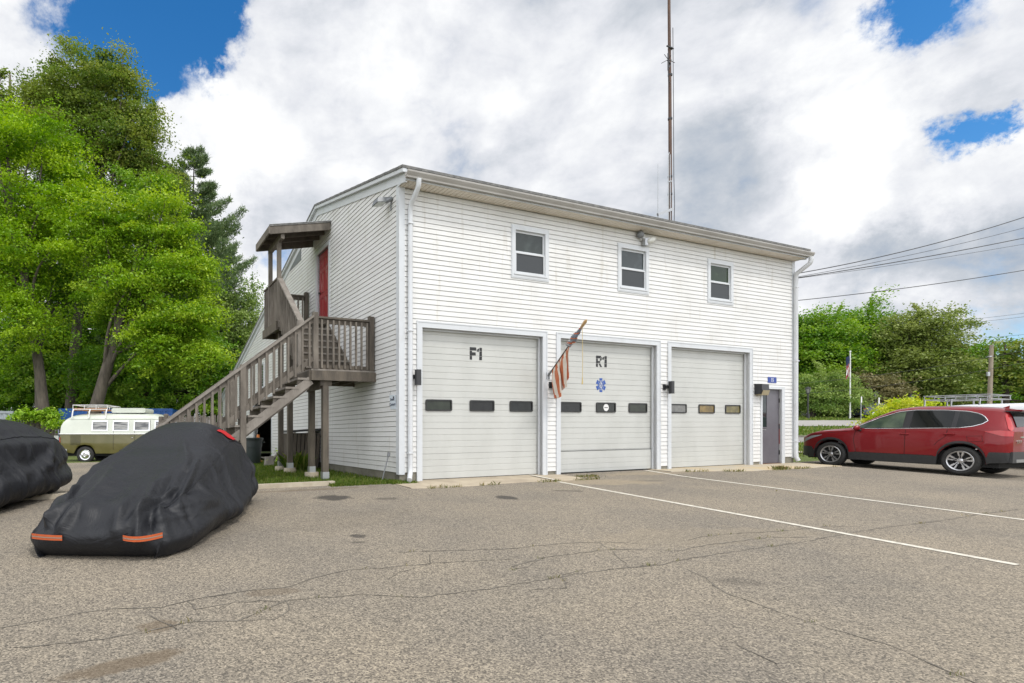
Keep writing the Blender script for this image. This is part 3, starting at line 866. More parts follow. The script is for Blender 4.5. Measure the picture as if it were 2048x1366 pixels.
STAINS = [(-1.88,-1.33,.34,.30,.80,OIL,10), (-1.16,-1.68,.26,.14,.5,OIL,10), (.76,-2.26,.20,.24,.75,OIL,0), (-2.56,-3.83,.11,.10,.7,OIL,0), (-2.68,-4.1,.12,.06,.5,OIL,5),
          (2.29,-2.0,.34,.10,.55,OIL,0), (-4.76,-5.66,.14,.13,.55,BRN,30), (-4.99,-6.15,.42,.10,.65,BRN,35), (4.95,-1.5,.45,.12,.35,OIL,10), (-.21,-6.45,.32,.14,.30,OIL,0),
          (3.8,-1.25,1.5,.5,.40,TAN,0), (6.2,-.55,1.6,.35,.35,TAN,20), (-2.0,-.40,1.4,.12,.5,BRN,22), (-3.9,-5.3,.30,.10,.35,BRN,10), (1.2,-5.2,1.8,.5,.16,TAN,12), (-2.2,-3.0,1.3,.6,.14,OIL,40)]
M['asphalt'] = asphalt()

def grassmat():
    m, nt, ns, ln, p = nmat('lawn_soil'); pos = tcoord(nt)
    n1 = N(nt, 'ShaderNodeTexNoise', Scale=1.1, Detail=8, Roughness=.7); ln.new(pos, n1.inputs['Vector'])
    cr = N(nt, 'ShaderNodeValToRGB'); e = cr.color_ramp.elements
    e[0].position = .33; e[0].color = (.085,.125,.022,1); e[1].position = .68; e[1].color = (.19,.175,.07,1); k = e.new(.5); k.color = (.115,.155,.03,1)
    ln.new(n1.outputs['Fac'], cr.inputs[0]); ln.new(cr.outputs[0], p.inputs['Base Color']); p.inputs['Roughness'].default_value = .95
    n2 = N(nt, 'ShaderNodeTexNoise', Scale=60, Detail=3); ln.new(pos, n2.inputs['Vector'])
    bp = N(nt, 'ShaderNodeBump', Strength=.8, Distance=.04); ln.new(n2.outputs['Fac'], bp.inputs['Height']); ln.new(bp.outputs[0], p.inputs['Normal'])
    return m
M['lawn'] = grassmat()

def in_lot(s, t):
    a = (t < .0) & (s > -16) & (s < 13.0)
    a |= (t < 1.0) & (s >= 13.0) & (s < 60)
    a |= (s > -14) & (s < -3.7) & (t < 12.5)
    return a & (t > -16)

# one ground sheet to the horizon, finer near the building
xs = np.concatenate([[-900,-400,-200,-120,-80,-60,-50], np.arange(-42, 70.1, 1.0), [80,100,140,250,450,900]])
ys = np.concatenate([[-60,-30,-16], np.arange(-10, 70.1, 1.0), [80,100,140,250,450,900]])
Xg, Yg = np.meshgrid(xs, ys)
Zg = Gw(Xg, Yg)
rx, ry = Xg-C0[0], Yg-C0[1]; Sg = rx*AX[0]+ry*AX[1]; Tg = rx*AY[0]+ry*AY[1]
near_lot = in_lot(Sg, Tg) | in_lot(Sg+.8, Tg) | in_lot(Sg-.8, Tg) | in_lot(Sg, Tg+.8) | in_lot(Sg, Tg-.8)
inside = (Sg > -.2) & (Sg < W+.2) & (Tg > 0) & (Tg < TEND)
Zg = Zg - np.where(in_lot(Sg, Tg) & (Yg < 16), .12, np.where(near_lot, .06, .012)) - np.where(inside, .1, 0)
mb = MB(); mb.grid([[ (Xg[i,j], Yg[i,j], Zg[i,j]) for j in range(len(xs))] for i in range(len(ys))])
tag(obj('ground', mb, M['lawn'], None, smooth=True, loc=(0,0,0)), kind='structure')

def sheet(name, s0, s1, t0, t1, step, m, dz, keep=None, kind='structure'):
    mb = MB(); ss = np.linspace(s0, s1, max(2, int((s1-s0)/step)+1)); tt = np.linspace(t0, t1, max(2, int((t1-t0)/step)+1))
    idx = {}
    def vid(i, j):
        if (i, j) not in idx:
            idx[(i, j)] = mb.pt(Bg(ss[i], tt[j], dz))
        return idx[(i, j)]
    for i in range(len(ss)-1):
        for j in range(len(tt)-1):
            if keep is None or keep((ss[i]+ss[i+1])/2, (tt[j]+tt[j+1])/2):
                mb.face((vid(i,j), vid(i+1,j), vid(i+1,j+1), vid(i,j+1)))
    o = obj(name, mb, m, None, smooth=True, loc=(0,0,0)); return tag(o, kind=kind)
sheet('parking_lot', -16, 60, -16, 12.5, .5, M['asphalt'], .0, keep=lambda s, t: bool(in_lot(np.array(s), np.array(t))))

def wsheet(name, x0, x1, y0, y1, step, m, dz, curve=None):
    mb = MB(); X_ = np.arange(x0, x1+.01, step); n = max(2, int((y1-y0)/1.0)+1)
    rows = []
    for k in range(n):
        row = []
        for x in X_:
            y = y0+(y1-y0)*k/(n-1) + (curve(x) if curve else 0)
            row.append((x, y, float(Gw(x, y))+dz))
        rows.append(row)
    mb.grid(rows); return tag(obj(name, mb, m, None, smooth=True, loc=(0,0,0)), kind='structure')
wsheet('road', 19, 62, 28.2, 34, 1.0, M['asphaltroad'], .03)
wsheet('driveway', 24, 70, 42.5, 49.5, 1.0, M['palepave'], .03, curve=lambda x: .0)
wsheet('footpath', 17, 21.4, 20.2, 21.0, .4, M['kerb'], .03)
mb = MB()
for x in np.arange(19, 62, 1.0):
    a = [(x, 34.0), (x+1.0, 34.0), (x+1.0, 34.16), (x, 34.16)]
    zz = [float(Gw(*q)) for q in a]
    mb.hexa([(q[0], q[1], z-.1) for q, z in zip(a, zz)]+[(q[0], q[1], z+.13) for q, z in zip(a, zz)])
tag(obj('kerb', mb, M['foundation']), kind='structure')

# concrete kerb edging the side lawn
mb = MB(); s = -1.36; 
ks = np.linspace(-1.36, -6.6, 14)
for a, b in zip(ks[:-1], ks[1:]):
    mb.hexa([Bg(b,-.03,-.1), Bg(a,-.03,-.1), Bg(a,.13,-.1), Bg(b,.13,-.1), Bg(b,-.02,.075), Bg(a,-.02,.075), Bg(a,.12,.075), Bg(b,.12,.075)])
tag(obj('kerb', mb, M['kerb']), kind='structure')
# concrete aprons before the doors
def apron(poly, h=.014):
    mb = MB(); top = [mb.pt(Bg(s, t, h)) for s, t in poly]; bot = [mb.pt(Bg(s, t, -.05)) for s, t in poly]
    mb.face(top); n = len(poly)
    for i in range(n): mb.face((bot[i], bot[(i+1)%n], top[(i+1)%n], top[i]))
    return mb
# strips so the slab follows the slope
def apron_strip(s0, s1, front, n=14):
    mb = MB()
    rows = [[], [], []]
    for k in range(n+1):
        s = s0+(s1-s0)*k/n; f = front(s)
        for r, (t, dz) in enumerate(((.13, .006), (f+.03, .012), (f, -.05))):
            rows[r].append(Bg(s, t, dz))
    mb.grid(rows[::-1]); return mb
tag(obj('concrete_apron', apron_strip(-.22, 3.98, lambda s: -.93-.05*math.sin(s*2.1)-.02*math.sin(s*7)+(.6*max(0,s-3.6) if s > 3.6 else 0)), M['concrete'], None, smooth=True), kind='structure')
tag(obj('concrete_apron', apron_strip(7.0, 12.95, lambda s: -.55-.5*float(sstep(7.0, 9.5, s))-.03*math.sin(s*5), 30), mat('grey_apron_concrete', (.36,.325,.26), .85, c2=(.42,.33,.20), scale=1.2, bump=.25, bscale=40), None, smooth=True), kind='structure')

def ribbon(pts, w, dz, jit=0, seed=1):
    rr = random.Random(seed); mb = MB(); L = []; Rr = []
    for i, (s, t) in enumerate(pts):
        a = np.array(pts[max(i-1, 0)]); b = np.array(pts[min(i+1, len(pts)-1)]); d = b-a; d = d/np.hypot(*d)
        nn = np.array([-d[1], d[0]]); ww = w*(1+jit*rr.uniform(-1, 1))/2
        L.append(Bg(s+nn[0]*ww, t+nn[1]*ww, dz)); Rr.append(Bg(s-nn[0]*ww, t-nn[1]*ww, dz))
    mb.grid([Rr, L]); return mb
def dens(pts, step=.3, jit=0, seed=2):
    rr = random.Random(seed); out = []
    for (a, b) in zip(pts[:-1], pts[1:]):
        n = max(1, int(math.hypot(b[0]-a[0], b[1]-a[1])/step))
        for k in range(n):
            q = k/n; out.append((a[0]+(b[0]-a[0])*q+rr.uniform(-jit, jit), a[1]+(b[1]-a[1])*q+rr.uniform(-jit, jit)))
    return out+[pts[-1]]
tag(obj('painted_line', ribbon(dens([(3.05,-1.02),(2.98,-3),(2.84,-7.1)]), .10, .005), M['roadpaint'], None, loc=(0,0,0)), kind='structure')
tag(obj('painted_line', ribbon(dens([(3.22,-.02),(3.10,-.91)], .2), .09, .022), M['roadpaint'], None, loc=(0,0,0)), kind='structure')
tag(obj('painted_line', ribbon(dens([(6.72,-.03),(6.42,-1.2),(6.31,-6.1),(6.25,-9.5)]), .10, .005), M['roadpaint'], None, loc=(0,0,0)), kind='structure')
M['crack'] = mat('crack_dirt', (.075,.066,.054), .95, c2=(.19,.17,.14), scale=9)
CRK = [[(-5.71, -5.34), (-5.45, -5.28), (-5.36, -5.26), (-5.13, -5.23), (-4.74, -5.33), (-4.55, -5.27), (-4.33, -5.22), (-4.07, -5.2), (-3.79, -5.24), (-3.42, -5.05), (-3.14, -4.98), (-2.78, -5.05), (-2.37, -5.07), (-2.06, -5.12), (-1.56, -5.22)], [(-5.57, -5.7), (-5.25, -5.74), (-4.94, -5.75), (-4.58, -5.67), (-4.28, -5.76), (-3.87, -5.52), (-3.3, -5.6), (-2.91, -5.82), (-2.08, -5.85)], [(-2.47, -4.61), (-1.66, -4.81), (-1.3, -4.9)], [(-2.06, -5.83), (-1.72, -5.82), (-1.19, -5.8), (-0.88, -5.82), (-0.37, -5.87), (0.11, -5.82), (0.57, -5.81), (1.11, -5.8)], [(1.11, -5.8), (1.82, -5.82), (2.75, -5.76), (3.42, -5.73), (4.17, -5.75), (5.35, -5.77), (6.21, -5.74), (7.67, -5.76)], [(-1.74, -5.43), (-1.22, -5.28), (-0.74, -5.28), (-0.36, -5.3), (-0.07, -5.39), (0.23, -5.58), (0.68, -5.53), (1.16, -5.54), (1.82, -5.54), (2.26, -5.71)], [(-1.3, -4.9), (-0.65, -4.92), (-0.23, -5.0), (0.12, -5.21)], [(0.8, -5.29), (1.1, -5.25), (1.67, -5.28), (2.39, -5.41), (3.23, -5.43), (3.55, -5.6)], [(-0.28, -6.07), (-0.38, -6.28), (-0.55, -6.51), (-0.62, -6.64), (-0.62, -6.8), (-0.67, -7.03), (-0.68, -7.2), (-0.67, -7.4), (-0.64, -7.58), (-0.71, -7.77), (-0.78, -7.94), (-0.82, -8.02)], [(6.67, -0.78), (6.15, -1.67), (6.02, -2.41), (5.95, -3.54)], [(-1.53, -7.25), (-1.55, -7.37), (-1.57, -7.49)], [(-4.55, -5.27), (-4.52, -5.46), (-4.21, -5.42), (-3.87, -5.52)], [(-0.23, -5.0), (-0.36, -5.3), (-0.73, -5.82), (-0.36, -5.84)], [(-2.22, -4.81), (-2.37, -5.07), (-2.76, -5.21), (-2.96, -5.35)], [(-3.87, -5.52), (-3.9, -5.7), (-4.04, -5.84), (-4.28, -5.76)], [(-1.2, -5.72), (-1.47, -5.77), (-1.71, -6.06), (-1.99, -5.98)], [(-1.22, -5.28), (-1.61, -5.48), (-1.79, -5.5)], [(-4.7, -5.67), (-4.68, -5.76), (-4.76, -5.56), (-4.82, -5.44)]]
WEED = []
for i, c in enumerate(CRK):
    pts = dens(c, .07, .012, i)
    rr = random.Random(i)
    tag(obj('pavement_crack', ribbon(pts, .010 if i < 12 else .007, .003, .75, i), M['crack'], None, loc=(0,0,0)), kind='structure')
    WEED += [p for p in pts if rr.random() < .07]

# ---- grass blades and weeds (countless: one object each)
def blades(spots, h0, h1, w, seed, droop=.5):
    """spots: (x, y, z, scale) ; small tapering leaves"""
    rg = np.random.default_rng(seed); P = np.array([q[:3] for q in spots]); S = np.array([q[3] for q in spots]); n = len(P)
    an = rg.uniform(0, 2*np.pi, n); h = rg.uniform(h0, h1, n)*S; lean = rg.uniform(.1, droop, n)*h
    d = np.stack([np.cos(an), np.sin(an), 0*an], 1); sd = np.stack([-np.sin(an), np.cos(an), 0*an], 1)*(w*S/2)[:,None]
    top = P + d*lean[:,None] + np.array([0,0,1])*h[:,None]; mid = P + d*(lean*.3)[:,None] + np.array([0,0,1])*(h*.6)[:,None]
    V = np.stack([P-sd, P+sd, mid+sd*.8, top, mid-sd*.8], 1).reshape(-1, 3)
    me = bpy.data.meshes.new('blades'); ix = np.arange(n)*5
    faces = np.stack([ix, ix+1, ix+2, ix+3, ix+4], 1)
    me.vertices.add(len(V)); me.vertices.foreach_set('co', V.ravel())
    me.loops.add(n*5); me.loops.foreach_set('vertex_index', faces.ravel())
    me.polygons.add(n); me.polygons.foreach_set('loop_start', np.arange(n)*5)
    at_ = me.attributes.new('tint', 'FLOAT', 'FACE'); at_.data.foreach_set('value', rg.uniform(0, 1, n).astype(np.float32))
    me.update(calc_edges=True); return me
def stuff_mesh(name, me, m, label, cat):
    me.materials.append(m); me.name = name
    o = bpy.data.objects.new(name, me); COL.objects.link(o); ORG[o.name] = Vector((0,0,0)); return tag(o, label, cat, kind='stuff')
M['grass'] = leafmat('grass_blades', (.075,.135,.015), (.12,.195,.024), (.22,.24,.06), .35)
M['weed'] = leafmat('weed_blades', (.12,.15,.035), (.20,.19,.06), (.32,.25,.10), .25)
rr = random.Random(11); sp = []
def lawn_spots(n, s0, s1, t0, t1, ok, sc=1):
    for _ in range(n):
        s, t = rr.uniform(s0, s1), rr.uniform(t0, t1)
        if ok(s, t):
            x, y, z = Bg(s, t, -.02); sp.append((x, y, z, sc*rr.uniform(.7, 1.2)))
lawn_spots(26000, -3.6, -.02, .14, 9.0, lambda s, t: True)
lawn_spots(4000, -1.5, -.02, -.22, .14, lambda s, t: t > -.14-.10*rr.random())
lawn_spots(500, -.3, .28, -.30, -.02, lambda s, t: True)
stuff_mesh('grass', blades(sp, .035, .085, .012, 5), M['grass'], 'short mown grass beside the white side wall', 'grass')
sp = []
for _ in range(42000):
    x, y = rr.uniform(16, 48), rr.uniform(16.8, 58)
    rx_, ry_ = x-C0[0], y-C0[1]; s_, t_ = rx_*AX[0]+ry_*AX[1], rx_*AY[0]+ry_*AY[1]
    if s_ < 13.2 or bool(in_lot(np.array(s_), np.array(t_))) or 28 < y < 34.2 or 42.3 < y < 49.7: continue
    sp.append((x, y, float(Gw(x, y))-.02, rr.uniform(.8, 1.5)*(1+y/60)))
stuff_mesh('grass', blades(sp, .05, .10, .03, 6), M['grass'], 'roadside lawn climbing to the far driveway', 'grass')
sp = []
for s, t in WEED:
    for _ in range(rr.randint(2, 11)):
        x, y, z = Bg(s+rr.gauss(0, .022), t+rr.gauss(0, .015), 0); sp.append((x, y, z, rr.uniform(.35, .8)))
def edge_weeds(s0, s1, f, n, k):
    for _ in range(n):
        s = rr.uniform(s0, s1)
        if math.sin(s*5.1+k)+math.sin(s*2.3+k*2) < .3: continue
        x, y, z = Bg(s+rr.gauss(0, .02), f(s)+rr.gauss(0, .025), .0); sp.append((x, y, z, rr.uniform(.7, 2.0)))
edge_weeds(-.2, 4.2, lambda s: -.97, 500, 0); edge_weeds(7.0, 12.6, lambda s: -.55-.5*float(sstep(7, 9.5, s))-.05, 420, 1); edge_weeds(6.15, 6.4, lambda s: -1.2-(6.4-s)*9, 240, 2)
for _ in range(220):
    x, y, z = Bg(10.35+rr.gauss(0, .12), -1.0+rr.gauss(0, .05), 0); sp.append((x, y, z, rr.uniform(1, 2.6)))
for _ in range(260):
    x, y, z = Bg(rr.uniform(4.0, 4.6), -.55+rr.gauss(0, .06), 0); sp.append((x, y, z, rr.uniform(.6, 1.3)))
stuff_mesh('weeds', blades(sp, .02, .05, .007, 7, .9), M['weed'], 'dry green weeds sprouting from the pavement cracks', 'weeds')
# ================================================================== VEHICLES
def crv(pts):
    """smooth monotone curve through (x, y) points"""
    xs = np.array([p[0] for p in pts], float); ys = np.array([p[1] for p in pts], float)
    d = np.diff(ys)/np.diff(xs); m = np.zeros(len(xs))
    m[0], m[-1] = d[0], d[-1]
    for i in range(1, len(xs)-1):
        m[i] = 0 if d[i-1]*d[i] <= 0 else 2*d[i-1]*d[i]/(d[i-1]+d[i])
    def f(x):
        x = min(max(x, xs[0]), xs[-1]); i = min(int(np.searchsorted(xs, x, 'right'))-1, len(xs)-2); i = max(i, 0)
        h = xs[i+1]-xs[i]; q = (x-xs[i])/h
        return (2*q**3-3*q*q+1)*ys[i]+(q**3-2*q*q+q)*h*m[i]+(-2*q**3+3*q*q)*ys[i+1]+(q**3-q*q)*h*m[i+1]
    return f
lin = lambda pts: (lambda x: float(np.interp(x, [p[0] for p in pts], [p[1] for p in pts])))

class Shell:
    """car body from cross-sections: rows(x) -> [(y, z), ...] from sill to roof centre"""
    def __init__(self, rows, sub=3, sharp=()):
        self.rows = rows; self.sub = sub; self.sharp = sharp
    def section(self, x):
        P = np.array(self.rows(x)); out = []
        n = len(P)
        for i in range(n-1):
            for k in range(self.sub):
                q = k/self.sub
                p0 = P[i-1] if i > 0 and i not in self.sharp else 2*P[i]-P[i+1]
                p3 = P[i+2] if i+2 < n and i+1 not in self.sharp else 2*P[i+1]-P[i]
                a, b = P[i], P[i+1]
                out.append(.5*((2*a)+(-p0+b)*q+(2*p0-5*a+4*b-p3)*q*q+(-p0+3*a-3*b+p3)*q**3))
        out.append(P[-1]); return np.array(out)
    def y(self, x, z, upto):
        S = self.section(x)[:upto*self.sub+1]
        return float(np.interp(z, np.maximum.accumulate(S[:,1]), S[:,0]))
    def mesh(self, xs, fn, caps=True):
        mb = MB(); rows = []
        for x in xs:
            S = self.section(x); L = [(x, p[0], p[1]) for p in S]
            rows.append([fn(q) for q in [(x, -p[0], p[1]) for p in S]]+[fn(q) for q in L[:-1][::-1]])
        mb.grid(rows)
        if caps:
            n = len(rows[0]); h = n//2
            for base, rev in ((0, 0), ((len(xs)-1)*n, 1)):
                for i in range(h):
                    a = [base+i, base+i+1, base+n-2-i, base+n-1-i]
                    if i == h-1: a = [base+i, base+i+1, base+n-1-i]
                    mb.face(a[::-1] if rev else a)
        return mb
    def panel(self, x0, x1, lo, hi, off, upto, fn, side=1, nx=24, nz=4, mb=None, edge=.012):
        mb = mb or MB(); rows = []
        for i in range(nx+1):
            x = x0+(x1-x0)*i/nx; a, b = lo(x), hi(x); b = max(b, a+.0005); row = []
            row.append(fn((x, side*(self.y(x, a, upto)-edge), a)))
            for k in range(nz+1):
                z = a+(b-a)*k/nz; row.append(fn((x, side*(self.y(x, z, upto)+off), z)))
            row.append(fn((x, side*(self.y(x, b, upto)-edge), b)))
            rows.append(row if side > 0 else row[::-1])
        mb.grid(rows); return mb
    def line(self, pts, r, off, upto, fn, side=1, mb=None, step=.05, n=6):
        mb = mb or MB(); P = []
        for a, b in zip(pts[:-1], pts[1:]):
            k = max(1, int(math.hypot(b[0]-a[0], b[1]-a[1])/step))
            for i in range(k): P.append((a[0]+(b[0]-a[0])*i/k, a[1]+(b[1]-a[1])*i/k))
        P.append(pts[-1])
        mb.tube([fn((x, side*(self.y(x, z, upto)+off), z)) for x, z in P], r, n); return mb

def frame_fn(origin, fwd, pitch=0, scale=1.0):
    fx = Vector((fwd[0], fwd[1], 0)).normalized(); fx = Vector((fx.x, fx.y, pitch)).normalized()
    ly = Vector((0,0,1)).cross(fx).normalized(); uz = fx.cross(ly); o = Vector(origin)
    return lambda p: tuple(o+(fx*p[0]+ly*p[1]+uz*p[2])*scale)

M['tyre'] = mat('tyre_rubber', (.018,.018,.018), .75, c2=(.028,.027,.025), scale=8)
M['alloy'] = mat('machined_alloy', (.55,.55,.56), .28, metal=.9)
M['alloyd'] = mat('dark_alloy', (.035,.035,.038), .4, metal=.5)
M['chrome'] = mat('chrome', (.75,.76,.78), .12, metal=1)
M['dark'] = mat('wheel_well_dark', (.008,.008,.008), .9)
M['clad'] = mat('black_plastic', (.022,.023,.025), .45, c2=(.03,.031,.033), scale=20)

def wheel(parent, fn, cx, cy, r, w, side, rim_r, style='five'):
    """tyre with rim; cy is the outer face, side +1 left / -1 right"""
    wf = lambda x, y, h: fn((cx+x, cy-side*h, r+y))
    mb = MB()
    pr = [(rim_r, .02), (rim_r+.012, .004), (rim_r+(r-rim_r)*.55, .0), (r-.03, .012), (r-.006, .035), (r, .06), (r, w-.06), (r-.01, w-.03), (r-.05, w), (rim_r, w-.01)]
    mb.lathe(pr, 40, wf)
    o = obj('wheel', mb, M['tyre'], parent, smooth=35)
    mb = MB(); mb.lathe([(0, .075), (rim_r*.9, .07), (rim_r*.97, .02)], 40, wf); obj('backing_disc', mb, M['dark'], o)  # plain dark backing disc added behind the spokes
    mb = MB(); mb.lathe([(rim_r+.004, .012), (rim_r-.004, .006), (rim_r-.022, .014), (rim_r-.03, .05)], 40, wf)
    def spoke(a, r0, r1, w0, w1, h0, h1, m=mb):
        ca, sa = math.cos(a), math.sin(a)
        q = lambda rr_, ww, hh: wf(rr_*ca-ww*sa, rr_*sa+ww*ca, hh)
        m.hexa([q(r0,-w0,h0+.03), q(r1,-w1,h1+.03), q(r1,w1,h1+.03), q(r0,w0,h0+.03), q(r0,-w0*.75,h0), q(r1,-w1*.8,h1), q(r1,w1*.8,h1), q(r0,w0*.75,h0)])
    if style == 'five':
        for k in range(5):
            a = k*2*math.pi/5+.35
            spoke(a, .05, rim_r*.55, .034, .03, .03, .022)
            # each spoke forks to a hooked pair at the rim
            spoke(a+.20, rim_r*.50, rim_r-.012, .022, .028, .022, .014)
            spoke(a-.22, rim_r*.50, rim_r-.012, .018, .020, .022, .014)
            spoke(a-.02, rim_r*.86, rim_r-.008, .055, .075, .016, .013)
        mb.lathe([(0, .022), (.035, .022), (.06, .034), (.065, .06)], 20, wf)
    else:
        mb.lathe([(0, .012), (rim_r*.35, .012), (rim_r*.45, .03), (rim_r*.8, .04), (rim_r-.02, .015)], 32, wf)
    obj('rim', mb, M['alloy'] if style == 'five' else M['chrome'], o, smooth=30)
    if style == 'five':
        mb = MB()
        for k in range(5):
            a = k*2*math.pi/5+.35; spoke(a, .06, rim_r*.62, .016, .012, .026, .018, mb)
            mb.tube([wf(.034*math.cos(a+.6), .034*math.sin(a+.6), .03), wf(.034*math.cos(a+.6), .034*math.sin(a+.6), .015)], .007, 6)
        obj('spoke_inlay', mb, M['alloyd'], o)
    return o

# ------------------------------------------------------------------ red SUV
def car_paint(name, c, rough=.22, flake=None):
    m, nt, ns, ln, p = nmat(name)
    p.inputs['Base Color'].default_value = c4(c); p.inputs['Metallic'].default_value = .25; p.inputs['Roughness'].default_value = .42
    p.inputs['Coat Weight'].default_value = .55; p.inputs['Coat Roughness'].default_value = .03; p.inputs['Specular IOR Level'].default_value = .25
    pos = N(nt, 'ShaderNodeTexCoord'); no = N(nt, 'ShaderNodeTexNoise', Scale=1.3, Detail=2); ln.new(pos.outputs['Object'], no.inputs['Vector'])
    bp = N(nt, 'ShaderNodeBump', Strength=.04, Distance=.05); ln.new(no.outputs['Fac'], bp.inputs['Height']); ln.new(bp.outputs[0], p.inputs['Coat Normal'])
    return m
M['red'] = car_paint('dark_red_metallic', (.205,.006,.010))
suv_o = Vector(Bg(15.04, -1.60, 0)); suv_o.z = -.027
suvf_ = frame_fn(suv_o, AY, .034)
suvf = lambda q: suvf_((q[0] if q[0] > -1.70 else -1.70+(q[0]+1.70)*.62, q[1], q[2]))
suv = thing('red_suv', 'dark red metallic SUV parked nose-in beyond the station', 'car', suv_o)
XF, XR, WR = 1.39, -1.27, .355
Wd = crv([(-2.32,.76),(-2.22,.85),(-2.0,.895),(-1.5,.922),(0,.925),(1,.92),(1.6,.90),(1.95,.83),(2.15,.72),(2.24,.58),(2.28,.44)])
_rf = crv([(-2.32,1.08),(-2.27,1.22),(-2.15,1.46),(-2.02,1.585),(-1.7,1.635),(-1,1.685),(-.35,1.695),(.05,1.64),(.5,1.44),(.88,1.215),(1.12,1.105),(1.3,1.085),(1.7,1.035),(2.0,.965),(2.17,.875),(2.24,.80),(2.28,.72)])
ROOF = lambda x: _rf(x)+.045
_bl = crv([(-2.32,1.06),(-1.9,1.12),(-1.5,1.115),(0,1.065),(.8,1.035),(1.2,1.01),(1.6,.985),(1.9,.925),(2.12,.835),(2.28,.69)])
BELT = lambda x: _bl(x)+.035
YR = crv([(-2.32,.62),(-2.0,.60),(-1,.645),(0,.655),(.3,.655),(.7,.71),(1.0,.74),(1.3,.68),(1.8,.60),(2.28,.36)])
def zsill(x):
    base = float(np.interp(x, [-2.32,-2.2,-1.75,-1.6,1.75,1.85,2.15,2.28], [.42,.36,.33,.24,.24,.25,.27,.36]))
    for c in (XF, XR):
        d = abs(x-c); ra = .425
        if d < ra: base = max(base, WR+.0+math.sqrt(ra*ra-d*d)*.985)
    return base
def suv_rows(x):
    w, zt, zb, yr, z0 = Wd(x), ROOF(x), BELT(x), YR(x), zsill(x)
    hood = float(sstep(.75, 1.15, x)); zb = min(zb, zt-.012)
    zr = (zt-.085)*(1-hood)+(zb+(zt-zb)*.55)*hood
    zr = max(zr, zb+.006); rr_ = []
    for z, f in ((z0, .955), (.52, .988), (.80, 1.0), (.955, .985)):
        z = min(z, zb-.02); rr_.append((w*f, z))
    for i in range(1, 4):
        rr_[i] = (rr_[i][0], max(rr_[i][1], rr_[i-1][1]+.008))
    zb2 = max(zb, rr_[3][1]+.006)
    rr_.append((w*(.955-.02*hood), zb2))
    rr_.append((min(yr, w*.93), max(zr, zb2+.004))); rr_.append((min(yr, w*.93)*.72, max(zt-.022, zb2+.008))); rr_.append((0, max(zt, zb2+.010)))
    return rr_
SV = Shell(suv_rows, 3, sharp=(4, 5))
xs = sorted(set(np.round(np.concatenate([np.linspace(-2.32, 2.28, 60), np.linspace(XF-.43, XF+.43, 30), np.linspace(XR-.43, XR+.43, 30), [-2.30,-2.27,2.2,2.24,2.26]]), 4)))
body = obj('body', SV.mesh(xs, suvf), M['red'], suv, smooth=28, fix=True)
mb = MB()
mb.box(-2.0, 2.0, -.80, .80, .22, .60, fn=lambda *p: suvf(p))
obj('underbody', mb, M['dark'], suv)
for c, nm in ((XF, 0), (XR, 1)):
    for sd_ in (1, -1):
        wheel(suv, suvf, c, sd_*.925, WR, .24, sd_, .245)
# lower cladding with the arch lips
for sd_ in (1, -1):
    mb = MB()
    lo = lambda x: zsill(x)-.004
    def hi(x):
        z = zsill(x)
        near = min(abs(x-XF), abs(x-XR))
        if near < .425: return z+.075
        k = float(sstep(.425, .52, near)); side_h = .45 if x > XR and x < XF else (.56 if x > 0 else .60)
        return max(z+.09, (.36+.075)*(1-k)+side_h*k)
    SV.panel(-2.28, 2.22, lo, hi, .014, 4, suvf, sd_, nx=150, nz=3, mb=mb, edge=.02)
    obj('lower_cladding', mb, M['clad'], suv, smooth=40)
mb = MB(); mb.box(-2.345, -2.20, -.80, .80, .36, .62, fn=lambda *p: suvf(p)); obj('rear_bumper', mb, M['clad'], suv); mb = MB(); mb.box(2.12, 2.285, -.50, .50, .27, .52, fn=lambda *p: suvf(p)); obj('front_bumper', mb, M['clad'], suv)
mb = MB(); mb.box(-2.36, -2.30, -.62, .62, .37, .44, fn=lambda *p: suvf(p)); obj('skid_plate', mb, M['steel'], suv)
